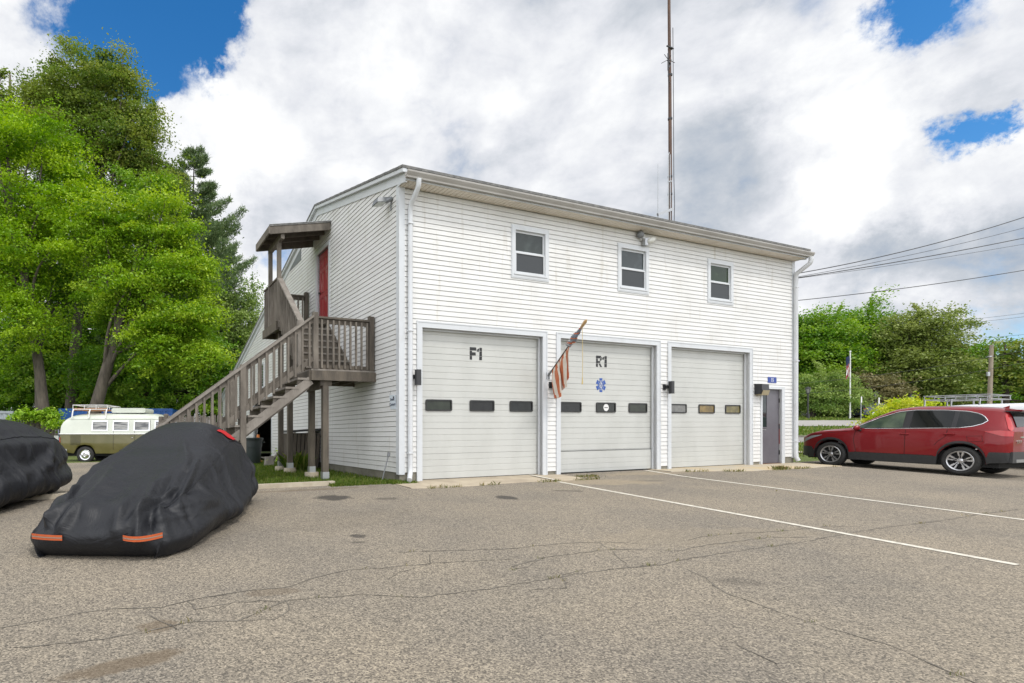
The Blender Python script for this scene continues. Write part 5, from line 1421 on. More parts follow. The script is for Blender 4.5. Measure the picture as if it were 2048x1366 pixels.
# how the cloth hangs: heights (2.5 mm units) along the shell's normals, row by row from tail to nose
SAG = np.array([[0,0,0,0,0,0,0,0,0,0,0,0,0,0,0,0,0,0,0,0,0,0,0,0,0,0,0,0,0,0,0,0,0,0,0,0,0,0,0,0,0,0,0,0,0,0,0,0,0,0,0,0,0,0,0,0,0,0,0,0,0,0,0,0,0,0,0,0,0,0,0,0,0,0,0,0,0,0,0,0,0,0,0,0,0],
[0,3,4,4,5,5,-1,3,4,5,6,7,7,8,6,8,7,7,6,4,0,1,-2,-4,-8,-9,-7,-9,-9,-9,-9,-10,-5,-2,12,11,10,11,13,14,15,16,16,16,15,14,13,12,13,13,14,-10,-8,-8,-8,-8,-7,-6,-12,-15,-1,2,-3,-1,-3,1,5,7,9,10,11,9,11,9,7,6,4,2,0,5,6,6,5,5,0],
[0,-2,0,-2,-5,-6,5,2,-1,-3,-3,-3,-3,-4,-5,-6,-6,-6,-6,-8,-3,-2,0,0,-2,-1,-4,-4,-5,-6,-7,-8,-11,12,15,13,13,12,11,11,10,10,11,11,11,11,12,12,15,14,15,-6,-12,-6,-6,-5,-6,-5,-8,-4,12,10,14,13,12,10,5,3,1,0,-1,-2,-2,-2,-2,0,3,6,10,-10,-8,-5,-2,-3,0],
[0,-3,-8,-12,-16,-18,15,8,3,1,0,0,0,1,3,4,6,6,6,5,3,0,4,9,7,-6,-12,-16,-6,-15,-11,-11,-12,-5,11,13,14,11,11,11,11,11,11,11,11,11,11,11,11,16,14,15,-3,-13,-10,-10,-8,-9,-9,-1,25,15,11,8,7,5,5,2,0,-1,-2,-3,-3,-3,-3,-2,-2,3,11,-17,-17,-14,-9,-4,0],
[0,-9,-16,-21,-24,-21,6,-6,-9,-9,-9,-8,-6,-4,-2,1,3,6,8,10,11,12,13,13,14,15,11,7,13,7,6,7,7,5,9,13,13,13,13,13,12,12,10,10,10,10,10,10,10,11,12,13,16,12,6,6,7,10,9,11,13,14,13,13,12,10,8,6,4,2,1,-1,-3,-5,-6,-8,-9,-8,0,-12,-17,-16,-14,-10,0],
[0,1,-2,-5,1,-22,-24,-19,-15,-11,-9,-6,-4,-2,0,1,2,2,3,5,6,5,4,3,2,3,8,10,7,5,9,8,8,9,10,3,0,0,0,0,0,-1,-1,0,2,4,6,7,9,10,11,13,16,12,12,12,10,8,7,8,8,8,7,10,14,15,14,13,11,9,7,4,2,-1,-3,-6,-9,-13,-17,-16,-4,-12,-10,-3,0],
[0,12,11,10,-10,-11,-13,-15,-16,-19,-19,-19,-17,-16,-13,-11,-8,-5,-3,0,2,3,5,5,4,6,10,10,8,7,8,7,6,5,7,8,9,9,8,8,7,6,6,9,10,11,12,13,14,14,14,14,11,11,9,9,5,2,-1,-3,-5,-5,-5,-7,-7,-7,-6,-6,-5,-5,-5,-5,-6,-8,-10,-11,-12,-11,-11,-9,-7,4,1,3,0],
[0,-10,-7,-4,-3,-6,-13,-19,-20,-20,-19,-17,-14,-12,-10,-8,-6,-5,-4,-2,0,2,4,7,10,12,13,14,14,14,12,9,6,10,13,16,18,18,17,17,16,15,15,15,15,15,16,16,16,16,15,15,14,13,12,10,8,5,3,0,2,1,-2,-7,-10,-13,-13,-14,-13,-12,-11,-10,-9,-8,-8,-8,-8,-9,-8,-6,-5,-2,1,1,0],
[0,-4,1,5,0,-4,-7,-10,-10,-10,-11,-12,-14,-16,-18,-18,-20,-20,-19,-18,-16,-14,-11,-8,-5,-2,2,6,10,7,12,16,17,19,18,17,15,14,13,11,10,9,8,8,4,0,4,7,9,11,13,15,17,18,20,18,17,15,13,11,9,5,2,0,-2,-6,-10,-15,-18,-21,-22,-21,-19,-16,-13,-9,-6,-4,-1,1,2,4,1,9,0],
[0,4,4,11,17,21,20,18,15,12,8,4,1,-1,-3,-3,-2,-1,1,3,6,10,13,16,20,23,26,27,28,27,24,20,16,10,9,7,6,5,5,4,4,4,8,15,7,5,2,2,3,3,5,6,8,11,15,19,21,23,25,27,28,30,30,28,25,22,19,16,13,9,5,1,-1,0,2,6,11,17,23,29,32,28,21,19,0],
[0,11,26,25,18,10,4,-3,-6,-9,-11,-11,-9,-6,-1,3,7,12,16,19,22,24,27,29,31,25,20,16,13,9,6,3,0,1,3,3,5,5,5,6,10,7,12,6,6,10,6,7,5,4,4,1,-1,-3,-2,-1,2,4,7,9,13,16,20,25,30,29,27,24,20,18,14,10,4,-1,-6,-8,-7,-4,3,11,19,27,34,26,0],
[0,29,12,-4,-16,-21,-21,-14,-21,-19,-12,-5,0,3,7,11,13,15,16,16,16,17,17,18,19,19,17,16,15,13,9,2,-4,-8,-10,-9,-8,-8,-2,0,1,-5,-6,-6,-6,-4,0,-6,-8,-9,-10,-10,-8,-2,4,8,11,13,12,12,12,12,12,13,13,14,15,17,18,18,15,11,8,2,-4,-11,-19,-17,-21,-12,-12,0,14,25,0],
[0,23,1,-17,-28,-26,-23,-28,-22,-15,-9,-4,2,1,-1,-3,-5,-7,-9,-13,-14,-15,-14,-13,-10,-6,-9,-11,-12,-10,-4,-3,-9,-13,-16,-16,-13,-14,-14,-8,-11,-13,-13,-13,-10,-14,-14,-11,-14,-14,-16,-13,-7,-3,-3,-4,-9,-14,-18,-21,-22,-23,-24,-23,-22,-21,-18,-15,-9,-3,2,6,7,1,-4,-10,-17,-26,-23,-28,-19,-16,2,20,0],
[0,22,-1,-20,-25,-33,-28,-27,-20,-15,-9,-5,-14,-19,-23,-25,-27,-29,-30,-30,-30,-29,-27,-25,-20,-23,-23,-22,-21,-15,-17,-11,-8,-10,-15,-14,-14,-12,-14,-9,-10,-13,-13,-10,-12,-11,-14,-10,-11,-15,-15,-9,-9,-11,-15,-14,-21,-22,-21,-22,-26,-27,-29,-30,-30,-30,-30,-29,-27,-24,-19,-14,-5,0,-6,-11,-18,-24,-29,-31,-22,-20,-1,19,0],
[0,22,3,-17,-29,-29,-35,-25,-20,-15,-7,-15,-21,-20,-21,-21,-22,-22,-23,-23,-23,-23,-23,-22,-23,-17,-18,-18,-18,-19,-15,-17,-11,-13,-10,-14,-11,-13,-10,-10,-12,-10,-10,-10,-11,-13,-10,-11,-14,-10,-9,-14,-12,-17,-13,-19,-18,-19,-21,-20,-21,-21,-21,-22,-21,-21,-20,-20,-19,-18,-17,-19,-15,-5,-7,-15,-19,-25,-22,-23,-31,-18,2,18,0],
[0,21,10,-13,-31,-31,-35,-24,-18,-13,-8,-16,-22,-21,-22,-22,-23,-23,-23,-23,-22,-21,-20,-22,-18,-16,-20,-18,-19,-16,-17,-14,-16,-12,-15,-11,-14,-13,-12,-14,-12,-11,-13,-12,-13,-11,-12,-14,-14,-10,-15,-13,-17,-14,-17,-14,-16,-20,-19,-21,-22,-22,-20,-21,-22,-24,-26,-27,-26,-26,-25,-22,-14,-6,-7,-16,-23,-29,-30,-24,-32,-14,7,18,0],
[0,20,14,-9,-28,-34,-32,-20,-14,-8,-9,-16,-21,-23,-25,-26,-28,-28,-28,-27,-25,-23,-20,-18,-18,-19,-17,-19,-17,-18,-16,-17,-14,-13,-16,-16,-13,-16,-14,-15,-14,-15,-15,-15,-13,-15,-15,-15,-12,-16,-14,-16,-14,-17,-16,-18,-17,-17,-19,-19,-19,-18,-21,-23,-25,-26,-27,-27,-27,-27,-25,-18,-12,-8,-6,-15,-23,-30,-35,-26,-30,-12,10,17,0],
[0,20,19,-5,-23,-32,-25,-29,-20,-11,-9,-10,-12,-14,-16,-18,-21,-23,-24,-24,-23,-20,-18,-18,-17,-17,-17,-16,-16,-16,-16,-15,-14,-15,-14,-14,-15,-13,-15,-14,-15,-15,-15,-14,-15,-15,-15,-13,-15,-14,-15,-14,-14,-15,-16,-16,-17,-17,-17,-17,-17,-17,-17,-17,-17,-18,-18,-18,-17,-17,-18,-18,-16,-11,-4,-11,-21,-29,-35,-34,-20,-8,13,18,0],
[0,19,25,0,-15,-27,-19,-32,-23,-12,-15,-15,-13,-11,-13,-14,-15,-15,-15,-15,-15,-15,-15,-15,-15,-15,-15,-15,-15,-14,-14,-14,-13,-13,-13,-13,-13,-13,-13,-13,-13,-13,-13,-13,-13,-13,-12,-12,-13,-13,-13,-13,-13,-14,-14,-14,-15,-15,-15,-15,-15,-15,-16,-16,-17,-16,-15,-14,-12,-9,-8,-7,-7,-6,0,-6,-16,-25,-33,-32,-23,-5,17,19,0],
[0,13,30,6,-11,-14,-22,-33,-21,-12,-8,-9,-11,-16,-20,-21,-21,-20,-19,-17,-14,-13,-13,-13,-13,-13,-13,-13,-13,-13,-13,-12,-12,-12,-12,-11,-11,-11,-11,-11,-11,-11,-11,-11,-11,-11,-11,-11,-11,-11,-12,-12,-12,-12,-13,-13,-13,-13,-13,-12,-11,-10,-9,-8,-8,-7,-6,-4,-2,-1,1,2,3,4,6,0,-10,-20,-29,-30,-20,-1,22,19,0],
[0,16,34,11,1,-17,-30,-31,-19,-21,-10,-13,-20,-22,-22,-22,-21,-19,-17,-14,-12,-11,-11,-11,-12,-12,-13,-13,-13,-13,-13,-12,-12,-12,-11,-11,-11,-11,-11,-11,-11,-11,-11,-11,-11,-11,-11,-11,-11,-11,-11,-12,-12,-12,-13,-13,-13,-13,-12,-12,-11,-11,-11,-10,-12,-14,-14,-13,-9,-4,1,5,8,9,10,7,-4,-14,-24,-27,-17,2,26,20,0],
[0,23,38,21,0,-19,-30,-21,-28,-16,-11,-20,-21,-21,-20,-18,-18,-17,-14,-11,-11,-10,-10,-10,-12,-13,-14,-14,-14,-14,-14,-13,-13,-12,-12,-11,-11,-11,-11,-11,-11,-11,-11,-11,-11,-11,-11,-11,-11,-11,-12,-12,-13,-13,-14,-14,-14,-13,-14,-13,-12,-10,-9,-10,-11,-12,-16,-17,-17,-14,-8,-1,6,13,13,13,3,-4,-16,-24,-15,5,30,19,0],
[0,21,40,22,-3,-19,-16,-31,-24,-12,-18,-19,-18,-16,-16,-18,-17,-13,-11,-11,-11,-9,-10,-13,-13,-11,-14,-16,-17,-17,-16,-15,-14,-13,-13,-12,-12,-12,-11,-11,-11,-11,-11,-11,-11,-11,-11,-12,-12,-12,-13,-13,-14,-15,-16,-17,-16,-15,-13,-14,-14,-13,-10,-8,-11,-11,-14,-17,-19,-20,-18,-12,-4,5,15,14,12,0,-7,-18,-12,8,35,17,0],
[0,26,42,20,-5,-5,-21,-31,-18,-10,-15,-15,-13,-16,-18,-16,-12,-12,-13,-11,-10,-10,-12,-9,-10,-14,-17,-19,-19,-19,-18,-17,-15,-15,-14,-13,-12,-12,-12,-12,-12,-12,-11,-12,-12,-12,-12,-12,-12,-13,-14,-14,-15,-15,-16,-16,-16,-15,-13,-11,-10,-9,-11,-11,-8,-10,-12,-15,-18,-20,-22,-20,-14,-3,8,16,14,6,-7,-8,-8,11,39,24,0],
[0,26,44,17,9,-6,-24,-27,-14,-8,-11,-10,-15,-17,-15,-12,-13,-14,-12,-10,-11,-12,-6,-8,-11,-14,-16,-17,-18,-18,-17,-16,-16,-16,-15,-14,-13,-13,-12,-12,-12,-12,-12,-12,-12,-12,-12,-13,-13,-14,-15,-16,-17,-18,-20,-21,-22,-22,-20,-18,-13,-9,-6,-7,-11,-11,-12,-14,-16,-18,-20,-22,-21,-14,-2,11,17,11,-1,-5,-2,15,43,23,0],
[0,28,45,28,10,-9,-25,-22,-9,-6,-6,-13,-16,-14,-12,-14,-16,-13,-12,-11,-11,-5,-10,-16,-20,-22,-23,-24,-24,-23,-22,-20,-19,-17,-16,-15,-14,-13,-12,-12,-12,-12,-12,-12,-12,-12,-12,-13,-14,-15,-16,-17,-19,-20,-21,-22,-24,-24,-23,-22,-20,-17,-11,-5,-6,-12,-12,-15,-18,-18,-19,-19,-21,-22,-13,0,14,16,6,1,6,25,45,29,0],
[0,25,44,29,9,-11,-26,-15,-6,-3,-9,-14,-13,-12,-15,-17,-15,-13,-12,-11,-4,-13,-17,-20,-20,-22,-24,-27,-26,-25,-23,-21,-19,-18,-17,-15,-14,-13,-12,-12,-11,-11,-11,-11,-11,-12,-12,-13,-14,-15,-17,-18,-20,-20,-23,-25,-24,-25,-25,-24,-22,-19,-17,-14,-5,-4,-11,-15,-18,-21,-22,-22,-20,-20,-21,-10,4,19,12,7,16,32,45,32,0],
[0,30,40,29,7,-13,-24,-14,-3,-4,-11,-12,-11,-16,-18,-16,-16,-14,-11,-4,-13,-16,-18,-19,-24,-26,-28,-25,-25,-24,-22,-21,-21,-19,-17,-15,-14,-13,-12,-11,-10,-10,-10,-10,-10,-11,-12,-13,-14,-16,-17,-19,-21,-23,-23,-24,-28,-29,-28,-26,-24,-22,-17,-14,-13,-6,-2,-6,-12,-17,-21,-23,-24,-21,-19,-19,-7,8,23,17,19,38,37,33,0],
[0,31,32,30,5,-12,-22,-9,1,-7,-10,-9,-15,-17,-17,-17,-14,-9,-3,-13,-14,-15,-18,-24,-26,-28,-27,-29,-29,-27,-25,-23,-21,-19,-17,-16,-14,-13,-12,-11,-10,-10,-10,-10,-10,-11,-12,-13,-14,-16,-18,-19,-21,-23,-25,-27,-26,-28,-30,-28,-26,-24,-21,-17,-11,-14,-11,-3,-3,-8,-13,-18,-22,-24,-21,-18,-15,-2,14,29,25,41,44,32,0],
[0,24,41,29,4,-10,-19,-5,3,-6,-7,-13,-16,-16,-16,-12,-6,-1,-13,-12,-12,-17,-22,-23,-27,-27,-31,-32,-30,-28,-26,-24,-22,-19,-18,-16,-15,-13,-12,-11,-10,-10,-10,-10,-10,-11,-12,-13,-15,-16,-17,-20,-21,-24,-26,-28,-30,-28,-27,-29,-27,-25,-22,-19,-15,-10,-10,-13,-3,0,-4,-8,-13,-18,-22,-19,-15,-10,6,21,34,44,47,27,0],
[0,28,42,27,5,-3,-16,-1,6,-5,-11,-14,-15,-14,-10,-3,0,-12,-10,-10,-16,-20,-20,-26,-27,-31,-33,-32,-31,-29,-27,-25,-21,-21,-19,-17,-15,-14,-12,-11,-10,-10,-10,-10,-10,-11,-12,-14,-15,-17,-19,-19,-23,-23,-27,-29,-31,-32,-29,-27,-25,-22,-19,-15,-12,-14,-14,-14,-13,-3,3,-1,-4,-7,-13,-18,-16,-12,-3,14,27,45,46,32,0],
[0,30,42,23,13,-5,-11,3,8,5,1,-6,-13,-7,-1,3,-10,-10,-14,-15,-13,-17,-25,-27,-30,-33,-34,-33,-31,-29,-28,-23,-24,-21,-19,-17,-15,-14,-12,-11,-11,-10,-10,-10,-11,-11,-13,-14,-16,-17,-19,-22,-21,-25,-25,-30,-31,-33,-34,-33,-30,-28,-25,-21,-17,-11,-14,-13,-13,-13,-3,5,3,-2,-5,-6,-13,-11,-6,6,25,43,44,33,0],
[0,32,34,32,10,-5,-7,6,7,-3,3,-5,-5,2,5,-8,-10,-14,-14,-10,-17,-22,-26,-29,-32,-34,-35,-33,-32,-30,-25,-26,-24,-21,-20,-18,-16,-14,-13,-12,-11,-10,-10,-10,-11,-12,-13,-14,-16,-18,-19,-21,-24,-23,-28,-28,-32,-34,-34,-34,-31,-28,-26,-22,-18,-15,-10,-15,-15,-14,-12,-3,8,5,6,5,-1,-8,-7,1,17,42,39,35,0],
[0,26,42,31,9,-5,-1,9,-3,-5,6,0,5,9,-5,-11,-14,-12,-8,-14,-17,-23,-27,-30,-33,-34,-34,-34,-31,-28,-28,-25,-23,-22,-20,-17,-16,-14,-13,-12,-11,-10,-10,-10,-11,-12,-13,-14,-16,-17,-20,-22,-24,-26,-25,-30,-32,-33,-34,-33,-32,-30,-27,-23,-18,-14,-14,-8,-10,-11,-13,-9,0,11,6,2,9,3,-1,-1,11,36,50,29,0],
[0,27,43,29,13,-2,6,3,-10,0,9,7,13,0,-7,-13,-8,-6,-12,-16,-20,-24,-27,-30,-31,-32,-33,-33,-32,-30,-28,-26,-24,-22,-18,-18,-16,-15,-13,-12,-11,-11,-10,-11,-11,-12,-13,-15,-16,-18,-18,-19,-20,-21,-22,-23,-24,-25,-25,-25,-25,-24,-25,-23,-19,-16,-9,-14,-14,-14,-13,-10,-5,2,14,7,2,13,8,6,6,31,52,32,0],
[0,24,44,24,15,1,5,-10,-6,3,12,17,6,4,-2,-8,-15,-11,-6,-9,-12,-16,-19,-21,-23,-24,-25,-25,-25,-24,-23,-21,-20,-18,-19,-18,-16,-15,-13,-12,-11,-11,-10,-11,-11,-12,-13,-15,-16,-17,-18,-22,-25,-27,-29,-31,-32,-32,-29,-27,-25,-22,-19,-16,-12,-8,-12,-14,-9,-8,-8,-8,-6,0,7,16,7,4,18,14,17,24,53,31,0],
[0,31,43,31,13,10,-6,-1,0,4,10,17,7,-6,-12,-18,-13,-7,-10,-16,-21,-25,-28,-31,-33,-34,-34,-34,-33,-31,-29,-27,-25,-22,-18,-18,-16,-15,-13,-12,-11,-11,-10,-11,-11,-12,-13,-15,-16,-18,-21,-21,-23,-25,-27,-29,-32,-34,-36,-36,-34,-32,-29,-25,-21,-16,-9,-9,-13,-7,-3,-4,-3,0,6,16,15,5,7,23,26,33,52,36,0],
[0,33,33,35,19,0,-6,5,9,13,20,7,-5,-12,-19,-14,-9,-13,-15,-15,-22,-26,-30,-33,-35,-36,-36,-34,-32,-30,-28,-26,-24,-22,-21,-18,-17,-15,-13,-12,-11,-11,-11,-11,-11,-12,-13,-15,-17,-19,-20,-23,-25,-27,-29,-31,-31,-32,-34,-34,-35,-33,-30,-26,-20,-15,-15,-9,-9,-14,-6,1,0,3,6,16,19,13,4,13,29,43,42,38,0],
[0,33,42,33,10,-1,-3,10,16,22,11,0,-11,-19,-16,-12,-15,-11,-12,-16,-21,-26,-30,-34,-36,-37,-36,-35,-33,-31,-29,-27,-25,-23,-21,-19,-16,-15,-13,-12,-11,-11,-10,-11,-11,-12,-13,-15,-17,-19,-21,-23,-25,-27,-29,-31,-33,-35,-36,-37,-36,-34,-30,-26,-22,-16,-11,-14,-14,-12,-15,-6,4,10,9,16,21,17,6,9,21,42,48,37,0],
[0,31,46,28,6,8,0,15,22,19,5,-6,-17,-18,-15,-18,-14,-14,-13,-18,-23,-27,-31,-34,-37,-37,-36,-34,-33,-31,-29,-27,-25,-22,-20,-18,-16,-14,-13,-12,-11,-10,-10,-10,-11,-12,-13,-15,-16,-18,-20,-23,-25,-27,-29,-31,-33,-34,-36,-37,-37,-34,-31,-27,-20,-18,-15,-10,-12,-15,-16,-14,-5,3,15,16,23,21,8,10,17,39,51,35,0],
[0,26,47,21,16,14,4,19,23,14,1,-13,-20,-19,-21,-17,-15,-12,-14,-18,-23,-27,-31,-34,-37,-37,-36,-34,-33,-31,-29,-27,-24,-22,-20,-18,-16,-14,-13,-11,-10,-10,-10,-10,-10,-12,-13,-14,-16,-18,-20,-22,-25,-27,-29,-31,-33,-34,-36,-37,-36,-34,-31,-27,-22,-16,-14,-14,-10,-11,-12,-14,-12,-2,9,21,25,24,11,19,17,35,52,30,0],
[0,32,47,30,23,8,9,23,22,8,-6,-17,-22,-24,-20,-18,-14,-12,-15,-18,-23,-27,-31,-35,-37,-37,-36,-34,-33,-31,-29,-27,-24,-22,-20,-18,-16,-14,-13,-11,-10,-10,-10,-10,-10,-11,-13,-14,-16,-18,-20,-22,-24,-27,-29,-30,-33,-34,-36,-36,-36,-34,-31,-27,-23,-18,-12,-12,-15,-13,-12,-12,-13,-8,3,15,27,27,14,15,26,31,50,36,0],
[0,34,37,38,18,6,14,26,18,2,-11,-20,-25,-23,-22,-17,-13,-14,-14,-18,-23,-28,-32,-35,-37,-37,-36,-34,-33,-31,-29,-27,-24,-22,-20,-18,-16,-14,-13,-11,-10,-10,-10,-10,-10,-11,-13,-14,-16,-18,-20,-22,-24,-27,-29,-31,-33,-34,-35,-35,-35,-33,-31,-28,-23,-16,-15,-14,-13,-17,-16,-14,-12,-12,-3,11,24,30,17,13,22,41,40,37,0],
[0,32,45,36,16,8,22,25,14,-3,-15,-23,-25,-25,-20,-17,-15,-12,-15,-18,-24,-28,-32,-35,-37,-37,-36,-34,-32,-31,-29,-26,-24,-22,-20,-18,-16,-14,-13,-11,-10,-10,-10,-10,-10,-11,-13,-14,-16,-18,-20,-22,-23,-25,-26,-27,-29,-30,-31,-31,-30,-28,-26,-23,-19,-15,-14,-13,-14,-16,-19,-18,-16,-14,-7,5,18,32,22,13,18,37,48,36,0],
[0,26,46,27,26,10,24,24,9,-7,-19,-25,-27,-23,-21,-18,-13,-13,-14,-18,-23,-28,-32,-35,-37,-37,-36,-34,-32,-31,-29,-26,-24,-22,-20,-18,-16,-14,-13,-11,-10,-10,-10,-10,-10,-11,-13,-14,-16,-18,-20,-22,-24,-27,-29,-31,-32,-34,-35,-35,-35,-33,-31,-28,-24,-19,-13,-14,-15,-15,-17,-20,-19,-15,-10,1,15,30,29,15,16,29,51,31,0],
[0,29,45,27,30,13,26,21,4,-11,-22,-27,-26,-23,-20,-16,-12,-11,-15,-19,-24,-28,-32,-35,-37,-37,-36,-34,-32,-30,-28,-26,-24,-22,-19,-18,-16,-14,-13,-11,-10,-10,-10,-10,-10,-11,-13,-14,-16,-18,-20,-22,-24,-26,-28,-30,-32,-34,-36,-37,-36,-35,-32,-28,-24,-18,-15,-11,-13,-16,-18,-19,-20,-17,-12,-3,11,28,31,18,26,28,50,33,0],
[0,28,44,28,33,15,26,17,0,-16,-25,-28,-24,-21,-17,-14,-14,-14,-13,-18,-24,-29,-32,-35,-36,-36,-35,-34,-32,-30,-28,-26,-24,-21,-20,-18,-16,-14,-13,-11,-10,-10,-10,-10,-10,-11,-13,-14,-16,-18,-20,-22,-23,-27,-29,-31,-32,-34,-36,-37,-37,-36,-32,-29,-23,-18,-13,-14,-14,-13,-15,-17,-18,-19,-15,-6,7,25,33,21,33,33,50,32,0],
[0,24,42,29,36,18,25,13,-4,-19,-27,-27,-23,-20,-19,-16,-12,-11,-13,-20,-24,-28,-31,-33,-35,-35,-35,-34,-32,-30,-28,-26,-22,-22,-20,-18,-16,-14,-13,-11,-10,-10,-10,-10,-10,-11,-13,-14,-16,-18,-20,-22,-24,-25,-27,-30,-32,-34,-36,-37,-38,-36,-33,-29,-24,-19,-16,-11,-11,-12,-13,-14,-16,-16,-17,-9,3,21,33,24,38,42,49,29,0],
[0,32,30,29,39,20,24,9,-8,-23,-28,-26,-24,-21,-16,-16,-14,-11,-16,-16,-19,-23,-25,-27,-29,-29,-29,-29,-27,-26,-24,-23,-23,-22,-20,-18,-16,-14,-13,-11,-10,-10,-10,-10,-10,-11,-13,-14,-16,-18,-19,-21,-22,-27,-29,-31,-32,-34,-36,-37,-38,-36,-33,-29,-24,-19,-13,-13,-12,-17,-19,-18,-19,-19,-18,-12,0,18,32,27,43,35,36,35,0],
[0,32,36,39,40,22,21,6,-10,-27,-25,-22,-19,-17,-14,-12,-11,-11,-13,-20,-25,-28,-31,-33,-35,-35,-35,-34,-32,-30,-28,-26,-22,-20,-20,-18,-16,-14,-13,-11,-10,-10,-10,-10,-10,-11,-13,-14,-16,-18,-20,-22,-24,-24,-28,-30,-32,-34,-36,-37,-37,-36,-33,-29,-25,-20,-13,-11,-14,-14,-19,-20,-20,-17,-16,-14,-4,14,30,30,44,42,40,35,0],
[0,31,40,42,41,24,15,-3,-17,-25,-23,-21,-21,-19,-17,-15,-10,-13,-16,-17,-25,-29,-32,-35,-36,-36,-34,-32,-30,-30,-28,-26,-24,-22,-18,-17,-16,-14,-13,-11,-10,-10,-10,-10,-10,-11,-13,-14,-16,-17,-19,-21,-24,-27,-26,-28,-31,-33,-36,-37,-36,-35,-32,-29,-25,-19,-14,-14,-10,-16,-16,-17,-18,-18,-20,-9,-3,8,27,33,46,46,41,34,0],
[0,29,43,45,41,27,9,0,-16,-23,-24,-23,-22,-20,-18,-15,-14,-10,-12,-20,-25,-29,-33,-35,-36,-36,-36,-34,-32,-28,-26,-24,-22,-20,-18,-18,-16,-14,-13,-12,-11,-10,-10,-10,-11,-12,-13,-15,-16,-18,-20,-23,-25,-23,-28,-31,-33,-34,-35,-34,-34,-32,-30,-28,-24,-20,-16,-8,-13,-13,-15,-18,-19,-21,-20,-13,2,13,20,38,45,49,39,33,0],
[0,23,44,47,41,21,14,3,-14,-22,-21,-23,-22,-20,-18,-16,-14,-13,-10,-14,-18,-23,-28,-32,-34,-34,-34,-33,-30,-31,-29,-27,-25,-23,-21,-17,-16,-15,-13,-12,-11,-10,-10,-10,-11,-12,-13,-15,-17,-17,-18,-19,-20,-21,-23,-24,-25,-26,-26,-26,-25,-23,-21,-18,-15,-12,-9,-8,-8,-12,-15,-17,-18,-18,-18,-15,2,9,15,29,45,49,47,25,0],
[0,30,39,47,36,17,17,6,-12,-20,-22,-22,-22,-20,-18,-16,-14,-10,-16,-20,-23,-22,-24,-26,-28,-28,-28,-28,-26,-26,-25,-23,-22,-20,-19,-18,-16,-15,-13,-12,-11,-10,-10,-10,-11,-12,-13,-15,-16,-17,-20,-23,-25,-27,-29,-31,-33,-34,-35,-34,-32,-30,-27,-23,-18,-18,-16,-14,-11,-7,-8,-10,-12,-14,-15,-14,-1,16,18,25,41,49,48,31,0],
[0,30,45,46,30,14,19,9,-9,-18,-21,-21,-20,-19,-17,-14,-9,-14,-14,-17,-24,-29,-32,-34,-35,-35,-35,-34,-29,-30,-29,-27,-25,-22,-20,-18,-16,-14,-13,-12,-10,-10,-10,-10,-11,-12,-13,-14,-16,-18,-20,-22,-23,-25,-27,-29,-31,-34,-36,-37,-36,-35,-32,-29,-24,-19,-12,-9,-8,-10,-10,-10,-9,-10,-10,-13,-2,15,28,24,31,49,48,32,0],
[0,29,47,44,22,15,22,12,-6,-15,-20,-17,-16,-14,-12,-10,-10,-10,-15,-18,-21,-28,-32,-35,-36,-37,-36,-34,-32,-28,-27,-25,-23,-21,-19,-18,-16,-14,-12,-11,-10,-10,-9,-10,-10,-11,-12,-14,-16,-18,-20,-22,-24,-26,-29,-31,-32,-34,-36,-37,-38,-35,-32,-28,-23,-15,-12,-14,-14,-12,-15,-15,-13,-12,-13,-11,-1,13,31,28,28,46,48,32,0],
[0,27,48,41,19,24,24,16,-3,-12,-18,-17,-14,-12,-14,-14,-14,-10,-13,-17,-23,-25,-30,-34,-36,-36,-35,-32,-32,-30,-28,-26,-22,-22,-20,-18,-16,-14,-12,-11,-10,-10,-9,-10,-10,-11,-12,-14,-16,-18,-20,-22,-24,-26,-28,-29,-32,-34,-36,-37,-37,-33,-29,-24,-19,-14,-15,-12,-13,-17,-15,-18,-16,-16,-14,-9,1,14,31,38,28,43,49,32,0],
[0,34,44,38,20,29,23,19,1,-9,-16,-18,-14,-13,-12,-11,-9,-13,-13,-17,-20,-26,-30,-32,-33,-33,-32,-31,-29,-27,-26,-24,-24,-22,-19,-17,-15,-14,-12,-11,-10,-9,-9,-9,-10,-11,-12,-14,-15,-17,-19,-21,-23,-25,-26,-30,-32,-34,-35,-37,-36,-33,-30,-26,-22,-17,-11,-11,-14,-13,-17,-15,-18,-17,-13,-6,4,15,31,42,29,35,48,31,0],
[0,36,40,34,21,32,34,22,5,-4,-12,-18,-19,-18,-18,-16,-14,-9,-14,-14,-20,-25,-29,-32,-34,-35,-34,-33,-32,-30,-28,-25,-20,-19,-18,-17,-15,-13,-12,-11,-10,-9,-9,-9,-10,-11,-12,-13,-15,-17,-19,-21,-24,-26,-28,-28,-32,-34,-35,-36,-35,-32,-29,-25,-19,-14,-11,-14,-14,-10,-11,-11,-13,-17,-9,-1,8,18,29,45,33,40,47,28,0],
[0,37,29,22,23,31,40,24,12,2,-8,-13,-17,-19,-20,-19,-15,-13,-9,-15,-19,-23,-26,-28,-29,-28,-28,-27,-26,-25,-24,-22,-23,-21,-19,-16,-15,-13,-12,-11,-10,-9,-9,-9,-10,-11,-12,-13,-14,-17,-19,-21,-23,-25,-28,-30,-29,-30,-30,-31,-32,-30,-27,-24,-19,-12,-14,-10,-9,-11,-13,-16,-18,-6,1,9,17,26,32,47,36,32,34,35,0],
[0,35,43,37,37,43,41,32,23,14,4,-7,-12,-15,-18,-20,-15,-13,-12,-8,-12,-16,-19,-22,-24,-27,-29,-31,-31,-29,-27,-25,-20,-18,-17,-16,-15,-13,-12,-10,-10,-9,-9,-9,-10,-10,-12,-13,-15,-15,-19,-21,-23,-25,-26,-28,-31,-33,-31,-29,-27,-24,-21,-18,-13,-15,-13,-9,-13,-14,-18,-20,-12,-10,-4,3,11,21,34,44,46,43,44,34,0],
